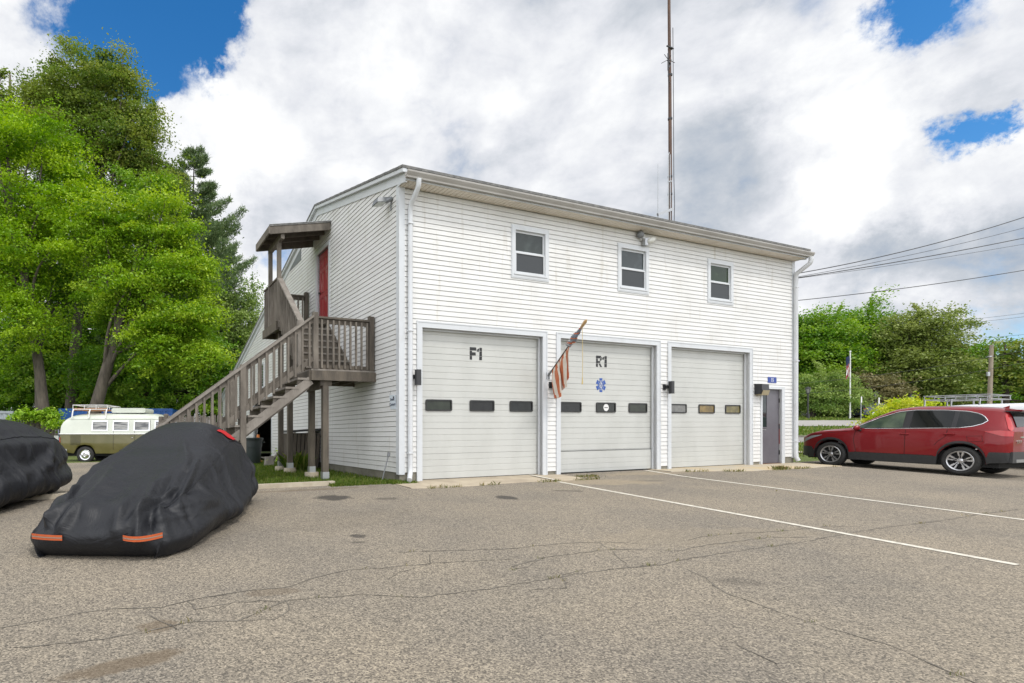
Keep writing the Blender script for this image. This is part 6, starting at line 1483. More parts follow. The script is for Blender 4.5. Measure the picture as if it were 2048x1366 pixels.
[0,28,48,42,41,44,38,24,14,13,10,5,0,-3,-7,-11,-17,-11,-7,-13,-17,-21,-25,-28,-31,-32,-34,-33,-31,-29,-27,-22,-23,-21,-18,-16,-15,-13,-11,-10,-9,-9,-9,-9,-9,-10,-11,-13,-15,-17,-16,-21,-22,-25,-27,-29,-31,-33,-34,-33,-31,-28,-24,-20,-12,-10,-8,-13,-16,-18,-19,-19,-17,-14,-8,-2,6,15,26,39,46,48,48,28,0],
[0,31,47,45,43,45,34,20,12,4,0,-4,-8,-10,-11,-11,-9,-13,-10,-6,-10,-14,-18,-21,-24,-26,-28,-30,-30,-28,-23,-24,-22,-20,-18,-16,-14,-13,-11,-10,-9,-9,-9,-9,-9,-10,-11,-13,-14,-16,-18,-17,-22,-24,-26,-28,-30,-32,-32,-31,-29,-26,-22,-15,-15,-13,-12,-8,-9,-10,-10,-10,-11,-13,-9,-5,3,11,21,35,44,52,47,29,0],
[0,30,47,47,43,44,28,19,11,4,-2,-7,-11,-9,-8,-7,-6,-6,-5,-12,-15,-18,-21,-24,-27,-28,-26,-25,-25,-23,-25,-23,-21,-19,-17,-15,-14,-12,-11,-10,-9,-9,-9,-9,-9,-10,-11,-12,-14,-16,-18,-19,-18,-23,-25,-27,-29,-29,-28,-27,-24,-20,-16,-13,-10,-8,-8,-11,-13,-14,-14,-14,-12,-12,-7,-6,1,8,17,30,41,54,43,24,0],
[0,29,46,48,40,42,27,17,10,3,-2,-7,-11,-14,-15,-15,-15,-13,-12,-7,-11,-14,-18,-22,-25,-27,-29,-29,-28,-26,-22,-22,-20,-18,-16,-15,-13,-12,-11,-10,-9,-9,-9,-9,-9,-10,-11,-12,-13,-15,-17,-19,-20,-18,-20,-22,-23,-23,-23,-22,-20,-18,-18,-16,-13,-8,-13,-14,-15,-15,-15,-15,-12,-10,-10,-5,0,6,13,23,37,54,46,28,0],
[0,26,45,49,37,41,26,16,9,3,-2,-6,-9,-12,-14,-15,-13,-11,-9,-7,-11,-14,-17,-20,-23,-25,-26,-27,-26,-25,-23,-19,-18,-16,-15,-14,-13,-11,-10,-10,-9,-9,-9,-9,-9,-10,-10,-11,-13,-14,-15,-16,-17,-21,-23,-25,-26,-26,-26,-25,-23,-20,-17,-12,-9,-9,-10,-12,-14,-16,-16,-16,-15,-13,-10,-6,-1,5,11,19,33,54,46,29,0],
[0,29,41,49,35,40,24,14,10,5,0,-5,-8,-10,-12,-13,-14,-13,-12,-11,-8,-13,-15,-18,-20,-22,-24,-25,-25,-23,-20,-20,-18,-16,-14,-13,-12,-11,-10,-9,-9,-9,-9,-9,-9,-9,-10,-11,-12,-13,-15,-16,-18,-19,-21,-23,-24,-25,-24,-22,-20,-18,-13,-11,-11,-11,-10,-13,-15,-15,-16,-15,-14,-12,-9,-5,0,4,10,17,28,53,47,30,0],
[0,23,44,49,34,39,28,12,10,5,0,-4,-7,-10,-11,-12,-12,-11,-10,-9,-10,-9,-14,-16,-18,-20,-21,-22,-22,-21,-20,-18,-16,-15,-13,-12,-11,-10,-10,-9,-9,-9,-9,-9,-9,-9,-10,-10,-11,-12,-14,-15,-16,-18,-20,-21,-22,-22,-21,-20,-18,-15,-13,-11,-9,-9,-10,-12,-14,-15,-15,-15,-13,-11,-8,-5,-1,5,11,15,27,51,48,27,0],
[0,21,43,48,33,37,29,13,5,4,2,-2,-5,-8,-10,-12,-12,-12,-11,-10,-9,-10,-11,-14,-16,-18,-19,-20,-20,-20,-18,-17,-15,-14,-13,-12,-11,-10,-10,-9,-9,-9,-9,-9,-9,-9,-10,-10,-11,-12,-13,-14,-15,-17,-18,-20,-20,-20,-19,-18,-16,-14,-12,-10,-10,-10,-12,-14,-15,-15,-15,-14,-13,-11,-8,-5,0,5,7,12,26,49,47,33,0],
[0,30,35,47,32,34,31,14,3,-1,-3,-4,-5,-7,-8,-10,-11,-11,-11,-10,-10,-9,-11,-13,-14,-16,-17,-18,-18,-18,-17,-16,-14,-13,-12,-11,-11,-10,-10,-9,-9,-9,-9,-9,-9,-9,-10,-10,-11,-11,-12,-13,-14,-16,-17,-18,-18,-18,-17,-16,-14,-13,-11,-10,-9,-10,-12,-13,-14,-14,-13,-12,-10,-8,-6,-4,-1,-1,1,15,26,47,42,36,0],
[0,32,43,35,41,30,32,15,2,-2,-6,-9,-9,-10,-10,-10,-10,-10,-10,-9,-9,-10,-10,-12,-13,-14,-15,-16,-16,-16,-16,-15,-14,-13,-12,-11,-11,-10,-10,-10,-10,-10,-10,-10,-10,-10,-10,-10,-11,-11,-12,-13,-14,-15,-16,-16,-16,-16,-15,-14,-13,-12,-10,-9,-9,-9,-10,-11,-12,-12,-12,-12,-12,-11,-11,-10,-9,-8,5,18,27,37,53,32,0],
[0,33,37,43,30,37,32,18,2,-6,-10,-12,-14,-15,-15,-15,-15,-14,-13,-11,-10,-10,-10,-11,-12,-13,-14,-15,-15,-15,-15,-14,-14,-13,-12,-12,-11,-11,-11,-11,-11,-11,-11,-11,-11,-11,-11,-11,-11,-12,-12,-13,-14,-15,-15,-15,-15,-15,-14,-13,-12,-11,-10,-10,-10,-11,-14,-16,-17,-19,-19,-20,-20,-20,-19,-18,-16,-5,7,16,15,25,52,34,0],
[0,31,44,36,34,25,32,15,7,-2,-12,-14,-17,-17,-18,-17,-17,-16,-14,-12,-10,-10,-10,-11,-12,-13,-14,-14,-15,-15,-15,-15,-14,-14,-13,-13,-13,-13,-12,-12,-12,-12,-12,-12,-12,-12,-12,-13,-13,-13,-13,-14,-14,-15,-15,-15,-15,-14,-14,-13,-12,-11,-10,-10,-10,-12,-14,-16,-18,-20,-21,-22,-23,-22,-22,-20,-16,-8,6,11,8,28,51,34,0],
[0,27,44,42,29,19,29,13,1,-7,-8,-11,-16,-17,-16,-16,-16,-15,-13,-12,-11,-10,-11,-11,-12,-13,-14,-14,-15,-15,-15,-15,-15,-15,-15,-15,-14,-14,-14,-14,-14,-14,-14,-14,-14,-14,-14,-14,-14,-15,-15,-15,-15,-15,-15,-15,-15,-14,-14,-13,-12,-11,-11,-10,-11,-13,-16,-18,-21,-22,-24,-24,-25,-24,-23,-21,-17,-9,5,2,8,30,50,29,0],
[0,34,38,42,32,16,25,12,-1,-8,-12,-15,-15,-16,-17,-19,-19,-18,-16,-14,-11,-11,-11,-12,-13,-14,-14,-15,-16,-16,-16,-16,-16,-16,-16,-16,-16,-16,-17,-15,-17,-17,-17,-17,-14,-17,-17,-17,-16,-17,-17,-17,-16,-16,-16,-16,-16,-15,-14,-14,-13,-12,-11,-11,-11,-14,-17,-20,-22,-24,-25,-26,-26,-26,-24,-22,-17,-10,3,0,9,31,48,36,0],
[0,32,44,36,32,14,21,7,-1,-8,-13,-16,-19,-20,-21,-21,-21,-19,-18,-14,-12,-12,-12,-12,-13,-15,-15,-16,-17,-17,-18,-18,-18,-17,-19,-19,-18,-19,-19,-16,-19,-19,-19,-19,-16,-19,-19,-19,-18,-19,-19,-19,-18,-17,-18,-17,-17,-16,-15,-15,-14,-12,-13,-12,-12,-15,-18,-21,-23,-24,-26,-27,-27,-27,-25,-22,-18,-7,1,-2,11,33,44,39,0],
[0,25,43,45,30,12,18,8,-2,-8,-13,-16,-19,-20,-20,-18,-16,-16,-15,-16,-14,-13,-12,-14,-15,-15,-17,-17,-17,-19,-19,-20,-18,-21,-21,-21,-19,-22,-21,-18,-22,-22,-22,-21,-17,-21,-22,-21,-21,-19,-21,-21,-20,-20,-17,-19,-17,-17,-17,-16,-15,-14,-12,-13,-14,-14,-15,-18,-19,-21,-22,-23,-24,-25,-26,-22,-17,-5,-2,-2,15,34,35,42,0],
[0,22,41,47,27,10,13,7,-2,-8,-12,-16,-18,-17,-16,-17,-19,-17,-16,-15,-13,-13,-14,-15,-16,-17,-16,-19,-19,-19,-21,-19,-22,-22,-23,-23,-21,-24,-20,-20,-24,-23,-23,-23,-17,-22,-23,-24,-23,-23,-20,-22,-22,-21,-21,-18,-19,-18,-15,-14,-14,-13,-15,-14,-15,-16,-21,-24,-27,-29,-30,-30,-30,-28,-24,-20,-14,-5,-7,5,9,30,46,40,0],
[0,24,39,47,27,9,7,4,-1,-5,-9,-12,-15,-18,-21,-24,-22,-23,-23,-21,-18,-15,-16,-15,-16,-18,-16,-19,-20,-21,-19,-22,-23,-23,-24,-22,-24,-25,-20,-23,-22,-24,-23,-24,-18,-23,-25,-25,-24,-24,-23,-21,-23,-22,-19,-21,-20,-17,-19,-18,-17,-16,-14,-16,-16,-20,-22,-25,-29,-33,-30,-27,-25,-21,-18,-14,-9,-4,0,5,5,23,49,32,0],
[0,17,33,47,28,10,-3,-5,-11,-15,-19,-23,-25,-28,-30,-30,-29,-28,-25,-23,-20,-18,-16,-17,-18,-17,-19,-17,-21,-20,-22,-20,-23,-23,-22,-24,-23,-25,-22,-24,-20,-24,-23,-24,-19,-24,-25,-25,-24,-24,-24,-22,-23,-20,-22,-21,-18,-20,-18,-19,-18,-16,-17,-15,-19,-22,-25,-28,-31,-33,-35,-35,-34,-32,-29,-25,-21,-16,-8,-7,6,25,49,31,0],
[0,26,39,47,28,11,-3,-13,-17,-20,-24,-27,-29,-31,-32,-30,-29,-28,-26,-23,-21,-19,-18,-17,-17,-19,-19,-20,-18,-21,-21,-22,-19,-23,-23,-23,-22,-24,-24,-23,-18,-22,-22,-23,-23,-19,-24,-24,-23,-23,-23,-23,-19,-22,-21,-19,-20,-18,-19,-18,-17,-18,-18,-19,-18,-21,-23,-26,-29,-31,-33,-33,-35,-34,-32,-29,-26,-22,-17,-8,8,27,48,34,0],
[0,26,42,47,30,12,-2,-12,-19,-23,-26,-29,-31,-32,-33,-33,-32,-31,-29,-27,-24,-22,-20,-18,-18,-18,-19,-19,-20,-17,-20,-21,-21,-18,-21,-21,-21,-21,-22,-21,-17,-21,-21,-21,-21,-17,-22,-21,-21,-21,-21,-18,-21,-20,-20,-20,-17,-19,-19,-19,-18,-18,-17,-19,-21,-23,-25,-27,-29,-30,-32,-33,-34,-36,-34,-31,-27,-23,-17,-7,10,29,47,32,0],
[0,35,39,47,31,14,-1,-12,-18,-23,-27,-30,-32,-33,-34,-34,-33,-32,-31,-28,-26,-24,-22,-20,-18,-19,-18,-19,-19,-19,-17,-19,-19,-19,-17,-19,-19,-19,-19,-19,-15,-19,-19,-19,-19,-16,-19,-19,-19,-19,-17,-19,-19,-19,-19,-17,-19,-19,-19,-19,-18,-17,-21,-23,-26,-28,-31,-33,-34,-36,-37,-37,-37,-36,-33,-30,-27,-22,-17,-3,14,31,40,42,0],
[0,34,47,35,34,17,1,-11,-17,-22,-26,-29,-32,-34,-35,-35,-35,-34,-32,-30,-28,-25,-23,-21,-19,-18,-18,-18,-18,-18,-18,-16,-17,-17,-17,-16,-17,-16,-16,-16,-14,-16,-16,-16,-16,-14,-16,-16,-17,-15,-17,-17,-17,-17,-16,-18,-18,-18,-18,-18,-18,-20,-21,-23,-26,-29,-31,-34,-36,-37,-37,-37,-35,-33,-30,-27,-21,-17,-14,1,18,17,27,46,0],
[0,33,47,27,21,20,5,-10,-12,-17,-21,-26,-29,-32,-34,-35,-36,-35,-34,-32,-29,-27,-25,-22,-20,-19,-18,-17,-17,-17,-16,-16,-16,-15,-15,-15,-14,-14,-14,-14,-14,-14,-14,-14,-14,-13,-14,-14,-14,-15,-15,-15,-16,-16,-16,-17,-17,-17,-17,-17,-19,-20,-24,-26,-29,-31,-33,-34,-34,-34,-32,-30,-28,-26,-24,-22,-23,-25,-10,5,10,14,35,43,0],
[0,31,44,29,11,11,9,-5,-19,-18,-20,-22,-25,-27,-29,-31,-32,-33,-33,-32,-31,-28,-26,-23,-21,-19,-18,-17,-17,-16,-16,-15,-15,-14,-14,-13,-13,-13,-12,-12,-12,-12,-12,-12,-12,-12,-12,-13,-13,-13,-14,-14,-15,-15,-16,-16,-16,-16,-17,-19,-21,-23,-25,-24,-25,-26,-27,-28,-28,-28,-29,-29,-29,-29,-30,-33,-33,-20,-6,2,2,13,37,41,0],
[0,24,42,29,11,2,3,-2,-14,-27,-28,-28,-29,-29,-30,-30,-30,-30,-29,-29,-27,-26,-24,-22,-21,-20,-18,-17,-16,-16,-15,-15,-14,-14,-13,-12,-12,-12,-12,-11,-11,-11,-11,-11,-11,-11,-11,-12,-12,-12,-13,-14,-14,-15,-15,-16,-16,-17,-18,-19,-20,-21,-23,-24,-27,-29,-30,-32,-35,-38,-39,-40,-40,-40,-39,-36,-29,-18,-4,-2,-2,16,38,37,0],
[0,25,39,28,11,-2,-2,-9,-12,-21,-33,-36,-38,-39,-39,-39,-39,-38,-37,-35,-33,-31,-28,-26,-23,-21,-19,-18,-17,-16,-16,-15,-14,-14,-13,-12,-12,-11,-11,-11,-11,-11,-12,-11,-11,-11,-11,-11,-12,-12,-13,-14,-14,-15,-16,-16,-17,-17,-18,-19,-23,-25,-28,-30,-33,-35,-37,-39,-40,-40,-39,-35,-32,-30,-33,-29,-23,-12,-3,-9,1,18,38,33,0],
[0,22,36,28,12,-5,-7,-16,-22,-17,-23,-30,-35,-37,-39,-41,-40,-40,-38,-36,-34,-32,-29,-27,-25,-23,-21,-19,-18,-17,-17,-16,-15,-14,-13,-12,-12,-11,-11,-11,-11,-12,-12,-12,-11,-11,-11,-11,-12,-12,-13,-14,-15,-16,-17,-17,-18,-19,-21,-22,-23,-24,-26,-28,-30,-32,-33,-34,-34,-34,-34,-34,-34,-35,-25,-21,-15,-10,-5,-10,4,20,39,23,0],
[0,31,25,25,8,-1,-13,-21,-27,-26,-24,-25,-28,-31,-33,-37,-39,-39,-38,-38,-36,-34,-31,-29,-26,-23,-22,-21,-20,-19,-18,-18,-17,-15,-14,-13,-12,-11,-11,-11,-11,-12,-14,-12,-12,-11,-11,-11,-12,-13,-14,-15,-17,-18,-18,-19,-20,-21,-22,-23,-26,-29,-31,-34,-37,-39,-41,-42,-43,-43,-43,-43,-43,-37,-31,-30,-25,-20,-10,-9,5,22,37,24,0],
[0,28,33,20,6,5,-7,-19,-28,-34,-35,-35,-34,-34,-34,-34,-35,-35,-34,-33,-32,-31,-29,-27,-25,-26,-25,-23,-22,-21,-20,-20,-18,-17,-15,-14,-13,-12,-12,-12,-12,-13,-15,-14,-12,-12,-12,-12,-13,-14,-15,-17,-18,-20,-20,-21,-22,-23,-25,-27,-28,-30,-33,-35,-38,-41,-42,-44,-45,-46,-46,-46,-45,-43,-40,-34,-27,-17,-14,-3,5,23,35,23,0],
[0,24,32,13,3,13,0,-12,-22,-31,-38,-43,-45,-45,-46,-46,-45,-45,-44,-42,-40,-37,-35,-32,-30,-26,-25,-25,-25,-23,-23,-22,-20,-19,-16,-15,-13,-13,-12,-13,-13,-15,-16,-15,-13,-13,-12,-13,-13,-15,-16,-18,-20,-22,-23,-24,-25,-26,-27,-28,-31,-33,-36,-38,-41,-43,-45,-47,-48,-48,-48,-47,-46,-43,-39,-33,-25,-16,-3,2,6,23,33,22,0],
[0,17,30,10,-2,9,7,-4,-16,-25,-33,-38,-46,-47,-48,-48,-48,-47,-46,-44,-42,-40,-37,-33,-30,-31,-30,-28,-26,-27,-26,-24,-22,-20,-18,-16,-14,-13,-13,-14,-14,-16,-18,-16,-15,-14,-13,-13,-14,-16,-18,-20,-22,-24,-26,-27,-28,-28,-30,-31,-32,-35,-38,-40,-43,-45,-47,-48,-49,-49,-49,-48,-46,-43,-36,-27,-16,-5,6,-1,7,23,31,18,0],
[0,26,26,11,-6,6,11,1,-9,-18,-27,-38,-43,-46,-48,-49,-49,-49,-47,-45,-43,-40,-38,-36,-35,-33,-29,-29,-31,-30,-29,-27,-25,-22,-19,-16,-15,-14,-14,-14,-16,-18,-19,-18,-16,-14,-14,-14,-15,-16,-19,-22,-25,-27,-29,-30,-31,-32,-31,-34,-35,-35,-38,-40,-42,-44,-46,-48,-50,-50,-48,-46,-43,-37,-27,-18,-9,-1,9,-3,8,21,26,26,0],
[0,29,16,11,-6,3,13,1,-10,-19,-28,-35,-39,-42,-44,-46,-47,-48,-48,-47,-46,-44,-42,-39,-34,-32,-33,-35,-34,-33,-32,-30,-27,-23,-20,-17,-15,-14,-14,-15,-17,-19,-20,-19,-17,-15,-14,-14,-15,-17,-20,-23,-27,-30,-32,-33,-34,-35,-35,-34,-36,-39,-42,-45,-47,-50,-50,-50,-49,-46,-43,-39,-33,-32,-26,-20,-13,-3,9,2,10,8,14,27,0],
[0,25,26,10,-7,5,13,4,-3,-14,-23,-30,-30,-31,-34,-36,-38,-39,-40,-40,-40,-39,-38,-36,-35,-38,-39,-38,-37,-36,-35,-32,-29,-25,-21,-18,-16,-15,-15,-16,-18,-20,-22,-20,-18,-16,-15,-15,-16,-18,-21,-25,-29,-32,-33,-34,-34,-34,-34,-38,-41,-43,-45,-46,-47,-44,-42,-40,-38,-35,-32,-28,-24,-20,-16,-12,-10,2,7,12,3,6,22,22,0],
[0,15,28,8,-7,3,6,10,2,-6,-16,-26,-31,-32,-40,-43,-46,-48,-49,-50,-49,-49,-47,-45,-43,-39,-38,-38,-37,-36,-34,-32,-29,-25,-23,-19,-17,-16,-16,-17,-19,-21,-23,-21,-19,-17,-16,-16,-17,-19,-23,-27,-31,-35,-38,-39,-39,-39,-38,-38,-38,-39,-40,-41,-41,-41,-40,-39,-38,-36,-34,-32,-31,-28,-24,-16,-4,6,0,9,-3,5,23,10,0],
[0,19,28,10,-6,1,-1,8,3,-4,-11,-17,-24,-35,-37,-41,-47,-50,-52,-50,-50,-49,-47,-46,-44,-46,-45,-45,-44,-42,-40,-37,-33,-29,-24,-21,-18,-17,-17,-18,-20,-22,-24,-22,-20,-18,-17,-17,-18,-21,-24,-29,-33,-37,-40,-42,-44,-45,-45,-45,-44,-48,-50,-51,-52,-52,-51,-50,-49,-47,-44,-41,-37,-31,-21,-11,-5,6,-4,5,-8,4,22,14,0],
[0,17,28,13,-4,-2,-5,4,2,-9,-17,-24,-31,-33,-39,-46,-48,-50,-52,-55,-55,-54,-53,-49,-50,-49,-49,-48,-47,-45,-42,-39,-35,-30,-26,-22,-19,-18,-18,-19,-21,-23,-25,-24,-21,-19,-18,-18,-19,-22,-25,-28,-32,-36,-39,-41,-43,-44,-45,-46,-50,-51,-53,-55,-56,-56,-56,-55,-53,-51,-48,-43,-38,-29,-22,-14,-2,3,-6,1,-11,5,21,12,0],
[0,29,17,15,-1,-9,-8,-2,1,-10,-19,-27,-35,-42,-47,-52,-55,-58,-59,-60,-59,-58,-56,-54,-51,-50,-49,-48,-46,-44,-41,-38,-34,-30,-27,-23,-20,-19,-19,-20,-23,-25,-26,-25,-23,-20,-19,-19,-20,-23,-27,-32,-37,-41,-45,-47,-50,-51,-52,-53,-51,-53,-54,-56,-57,-57,-57,-57,-56,-53,-48,-42,-36,-29,-21,-10,1,-1,-6,-4,-9,6,12,24,0],
[0,28,26,8,2,-10,-3,-7,-1,-10,-15,-24,-32,-40,-46,-51,-56,-60,-60,-60,-59,-58,-57,-56,-57,-56,-55,-54,-53,-50,-47,-43,-38,-33,-29,-25,-22,-20,-20,-22,-24,-26,-27,-26,-24,-22,-20,-21,-22,-25,-28,-32,-36,-41,-44,-47,-50,-51,-53,-54,-57,-58,-59,-61,-62,-62,-62,-60,-57,-51,-46,-40,-34,-26,-16,-5,0,-5,0,-8,-8,7,21,24,0],
[0,26,28,9,-4,-11,-2,-10,-4,-8,-12,-19,-26,-35,-43,-49,-54,-59,-63,-64,-64,-64,-62,-59,-61,-60,-59,-58,-56,-53,-49,-45,-40,-35,-30,-26,-23,-22,-22,-23,-26,-27,-29,-28,-26,-23,-22,-22,-23,-26,-30,-35,-40,-45,-49,-53,-55,-58,-59,-60,-60,-60,-61,-63,-64,-64,-63,-59,-54,-49,-44,-38,-30,-19,-9,-6,-2,-9,-1,-10,-8,7,27,23,0],
[0,24,30,13,-2,-11,-2,-6,-12,-17,-19,-20,-24,-29,-36,-43,-51,-57,-62,-65,-65,-66,-64,-63,-62,-63,-62,-60,-58,-55,-51,-46,-41,-36,-31,-27,-25,-23,-23,-25,-27,-29,-30,-29,-27,-25,-24,-23,-25,-27,-31,-37,-41,-46,-51,-55,-58,-60,-62,-63,-63,-63,-65,-66,-66,-65,-61,-57,-53,-48,-41,-32,-22,-14,-13,-11,-6,-11,-2,-12,-4,11,28,22,0],
[0,20,30,18,3,-9,-4,-12,-16,-11,-22,-26,-30,-34,-35,-39,-44,-51,-58,-63,-67,-67,-67,-65,-65,-65,-65,-63,-60,-56,-52,-48,-43,-38,-33,-29,-26,-25,-25,-27,-29,-30,-32,-30,-29,-26,-25,-25,-26,-29,-33,-38,-43,-48,-52,-56,-60,-62,-63,-64,-64,-66,-67,-67,-67,-64,-60,-55,-49,-41,-32,-24,-19,-18,-13,-14,-12,-4,-4,-11,1,15,29,19,0],
[0,28,24,22,7,-5,-6,-5,-17,-11,-15,-25,-30,-34,-40,-43,-44,-47,-52,-57,-63,-67,-68,-68,-67,-66,-66,-64,-61,-58,-54,-49,-44,-39,-34,-30,-28,-27,-27,-28,-30,-32,-33,-32,-30,-28,-27,-27,-28,-30,-34,-39,-44,-49,-53,-58,-61,-64,-65,-66,-67,-68,-68,-67,-64,-60,-54,-46,-39,-33,-28,-25,-21,-18,-14,-11,-16,-4,-6,-8,5,19,22,28,0],
[0,25,32,16,12,3,-7,-1,-12,-13,-17,-18,-27,-34,-38,-43,-49,-51,-52,-54,-57,-61,-65,-67,-67,-67,-65,-62,-58,-55,-51,-47,-43,-39,-36,-32,-30,-29,-29,-30,-32,-34,-35,-34,-32,-30,-29,-28,-30,-32,-35,-40,-45,-50,-55,-59,-62,-64,-66,-67,-67,-66,-64,-60,-55,-50,-45,-41,-38,-38,-37,-34,-31,-27,-23,-19,-15,-4,-7,0,8,14,31,25,0],
[0,19,31,13,2,11,-1,-7,-7,-17,-13,-20,-21,-28,-37,-42,-47,-52,-56,-57,-58,-59,-60,-61,-61,-61,-60,-59,-57,-55,-53,-51,-47,-42,-38,-34,-32,-31,-31,-32,-34,-36,-37,-36,-34,-32,-31,-31,-32,-34,-37,-39,-42,-46,-49,-52,-54,-56,-57,-58,-58,-57,-56,-54,-52,-50,-48,-47,-46,-43,-36,-33,-30,-25,-20,-24,-14,-14,-4,8,-1,12,31,19,0],
[0,24,28,11,-3,0,4,-4,-14,-17,-14,-17,-23,-25,-30,-37,-44,-50,-55,-59,-63,-65,-67,-68,-68,-68,-67,-66,-63,-61,-57,-53,-49,-44,-38,-36,-34,-33,-33,-34,-37,-38,-39,-38,-37,-34,-33,-33,-34,-36,-39,-44,-49,-53,-57,-60,-63,-65,-67,-68,-68,-68,-67,-65,-63,-59,-56,-52,-44,-39,-34,-31,-27,-23,-23,-26,-21,-13,-1,-2,-4,11,27,26,0],
[0,26,24,10,-5,-11,-4,-11,-15,-17,-21,-17,-20,-25,-29,-33,-38,-42,-46,-49,-53,-55,-57,-59,-59,-60,-59,-58,-57,-55,-52,-49,-46,-43,-41,-39,-37,-36,-36,-37,-39,-41,-42,-41,-39,-37,-36,-36,-37,-39,-42,-46,-50,-54,-58,-62,-64,-66,-67,-67,-66,-64,-62,-60,-57,-54,-50,-46,-43,-39,-36,-34,-30,-25,-28,-25,-24,-12,-6,-13,-6,10,24,27,0],
[0,28,22,9,-7,-13,-16,-16,-14,-26,-28,-25,-25,-32,-38,-43,-47,-52,-55,-59,-62,-64,-66,-68,-68,-68,-68,-67,-65,-63,-60,-56,-52,-48,-44,-41,-39,-38,-38,-39,-41,-44,-43,-42,-41,-39,-38,-38,-39,-41,-44,-48,-51,-54,-57,-60,-62,-63,-64,-64,-64,-63,-64,-63,-61,-59,-55,-52,-48,-44,-39,-32,-29,-30,-34,-31,-23,-19,-15,-17,-6,10,22,28,0],
[0,29,21,9,-7,-17,-21,-15,-16,-23,-34,-34,-33,-33,-35,-40,-44,-50,-53,-57,-60,-62,-64,-66,-67,-67,-68,-67,-66,-63,-61,-57,-54,-51,-46,-44,-42,-41,-41,-42,-44,-45,-48,-46,-43,-42,-41,-41,-42,-44,-47,-51,-54,-58,-61,-64,-66,-67,-68,-68,-67,-66,-64,-62,-59,-57,-53,-49,-45,-41,-36,-33,-35,-37,-33,-32,-21,-15,-22,-18,-6,10,21,30,0],
[0,30,21,9,-7,-19,-25,-22,-16,-21,-31,-41,-42,-42,-42,-41,-43,-47,-50,-54,-57,-60,-62,-63,-64,-65,-65,-66,-66,-64,-62,-59,-56,-51,-51,-48,-46,-44,-44,-44,-46,-49,-51,-49,-46,-44,-44,-44,-45,-48,-51,-51,-56,-59,-62,-64,-66,-66,-66,-65,-64,-63,-61,-60,-57,-54,-51,-47,-44,-41,-39,-38,-37,-37,-39,-28,-18,-22,-24,-17,-5,11,21,31,0],
[0,31,22,10,-5,-17,-28,-28,-22,-18,-27,-37,-46,-45,-45,-46,-46,-48,-49,-52,-54,-57,-59,-60,-61,-62,-63,-63,-62,-60,-58,-56,-55,-55,-53,-51,-47,-48,-47,-47,-48,-51,-53,-51,-49,-47,-47,-48,-49,-49,-53,-55,-55,-57,-59,-61,-62,-63,-63,-62,-62,-60,-59,-57,-54,-52,-49,-47,-46,-45,-44,-44,-45,-44,-33,-23,-23,-27,-23,-16,-3,12,22,31,0],
[0,30,22,11,-3,-15,-24,-31,-28,-24,-21,-30,-39,-47,-49,-49,-49,-49,-49,-49,-50,-51,-53,-54,-55,-56,-57,-57,-56,-56,-56,-56,-55,-53,-51,-47,-48,-48,-46,-46,-47,-50,-52,-48,-47,-47,-46,-48,-49,-50,-49,-53,-55,-55,-56,-56,-57,-57,-57,-56,-55,-54,-53,-52,-50,-49,-48,-48,-48,-49,-49,-48,-45,-35,-26,-22,-26,-24,-17,-13,-1,13,22,31,0],
[0,28,21,11,0,-12,-19,-25,-30,-28,-25,-22,-29,-37,-44,-47,-48,-48,-47,-47,-46,-46,-46,-46,-47,-47,-48,-48,-48,-48,-48,-48,-47,-45,-43,-44,-43,-42,-43,-43,-43,-44,-46,-44,-43,-43,-43,-43,-44,-45,-45,-44,-47,-48,-48,-48,-48,-48,-48,-47,-47,-46,-46,-46,-46,-46,-47,-48,-48,-48,-45,-41,-33,-25,-20,-23,-19,-18,-20,-11,0,13,21,28,0],
[0,25,20,12,3,-7,-10,-16,-21,-26,-25,-23,-21,-24,-30,-36,-40,-41,-41,-40,-39,-38,-38,-37,-37,-37,-37,-37,-37,-37,-37,-37,-36,-35,-36,-36,-36,-39,-40,-39,-41,-41,-39,-40,-41,-40,-39,-39,-37,-36,-36,-36,-36,-37,-37,-37,-38,-38,-37,-37,-37,-37,-38,-38,-39,-40,-41,-41,-39,-34,-31,-27,-20,-19,-18,-19,-21,-21,-13,-7,3,13,21,25,0],
[0,21,20,13,6,-1,-6,-7,-11,-14,-18,-20,-19,-18,-17,-21,-25,-29,-30,-31,-31,-31,-30,-30,-28,-27,-27,-28,-27,-27,-27,-27,-27,-28,-29,-31,-34,-35,-35,-35,-34,-35,-34,-35,-35,-35,-35,-34,-34,-31,-30,-29,-28,-27,-27,-27,-28,-28,-28,-28,-28,-30,-31,-31,-31,-31,-29,-27,-25,-23,-18,-16,-17,-18,-19,-19,-17,-12,-8,-2,6,13,20,20,0],
[0,13,20,14,8,3,-2,-6,-6,-7,-9,-10,-12,-14,-13,-12,-12,-14,-15,-16,-16,-17,-17,-17,-17,-17,-17,-18,-18,-18,-19,-20,-21,-23,-25,-26,-28,-28,-28,-29,-29,-28,-27,-28,-28,-29,-29,-28,-28,-26,-25,-23,-21,-20,-19,-18,-18,-18,-18,-18,-19,-18,-18,-17,-16,-16,-15,-13,-12,-11,-12,-13,-14,-15,-12,-10,-8,-7,-2,3,8,13,20,13,0],
[0,12,17,15,11,7,3,0,-3,-6,-8,-9,-9,-9,-11,-10,-10,-10,-10,-10,-10,-10,-11,-11,-11,-11,-12,-12,-13,-13,-15,-17,-19,-20,-21,-23,-23,-25,-25,-25,-25,-24,-23,-24,-25,-25,-24,-25,-23,-23,-21,-20,-19,-17,-15,-14,-13,-12,-12,-11,-11,-11,-10,-10,-10,-9,-9,-9,-9,-9,-8,-8,-8,-8,-9,-6,-3,0,3,6,11,15,17,12,0],
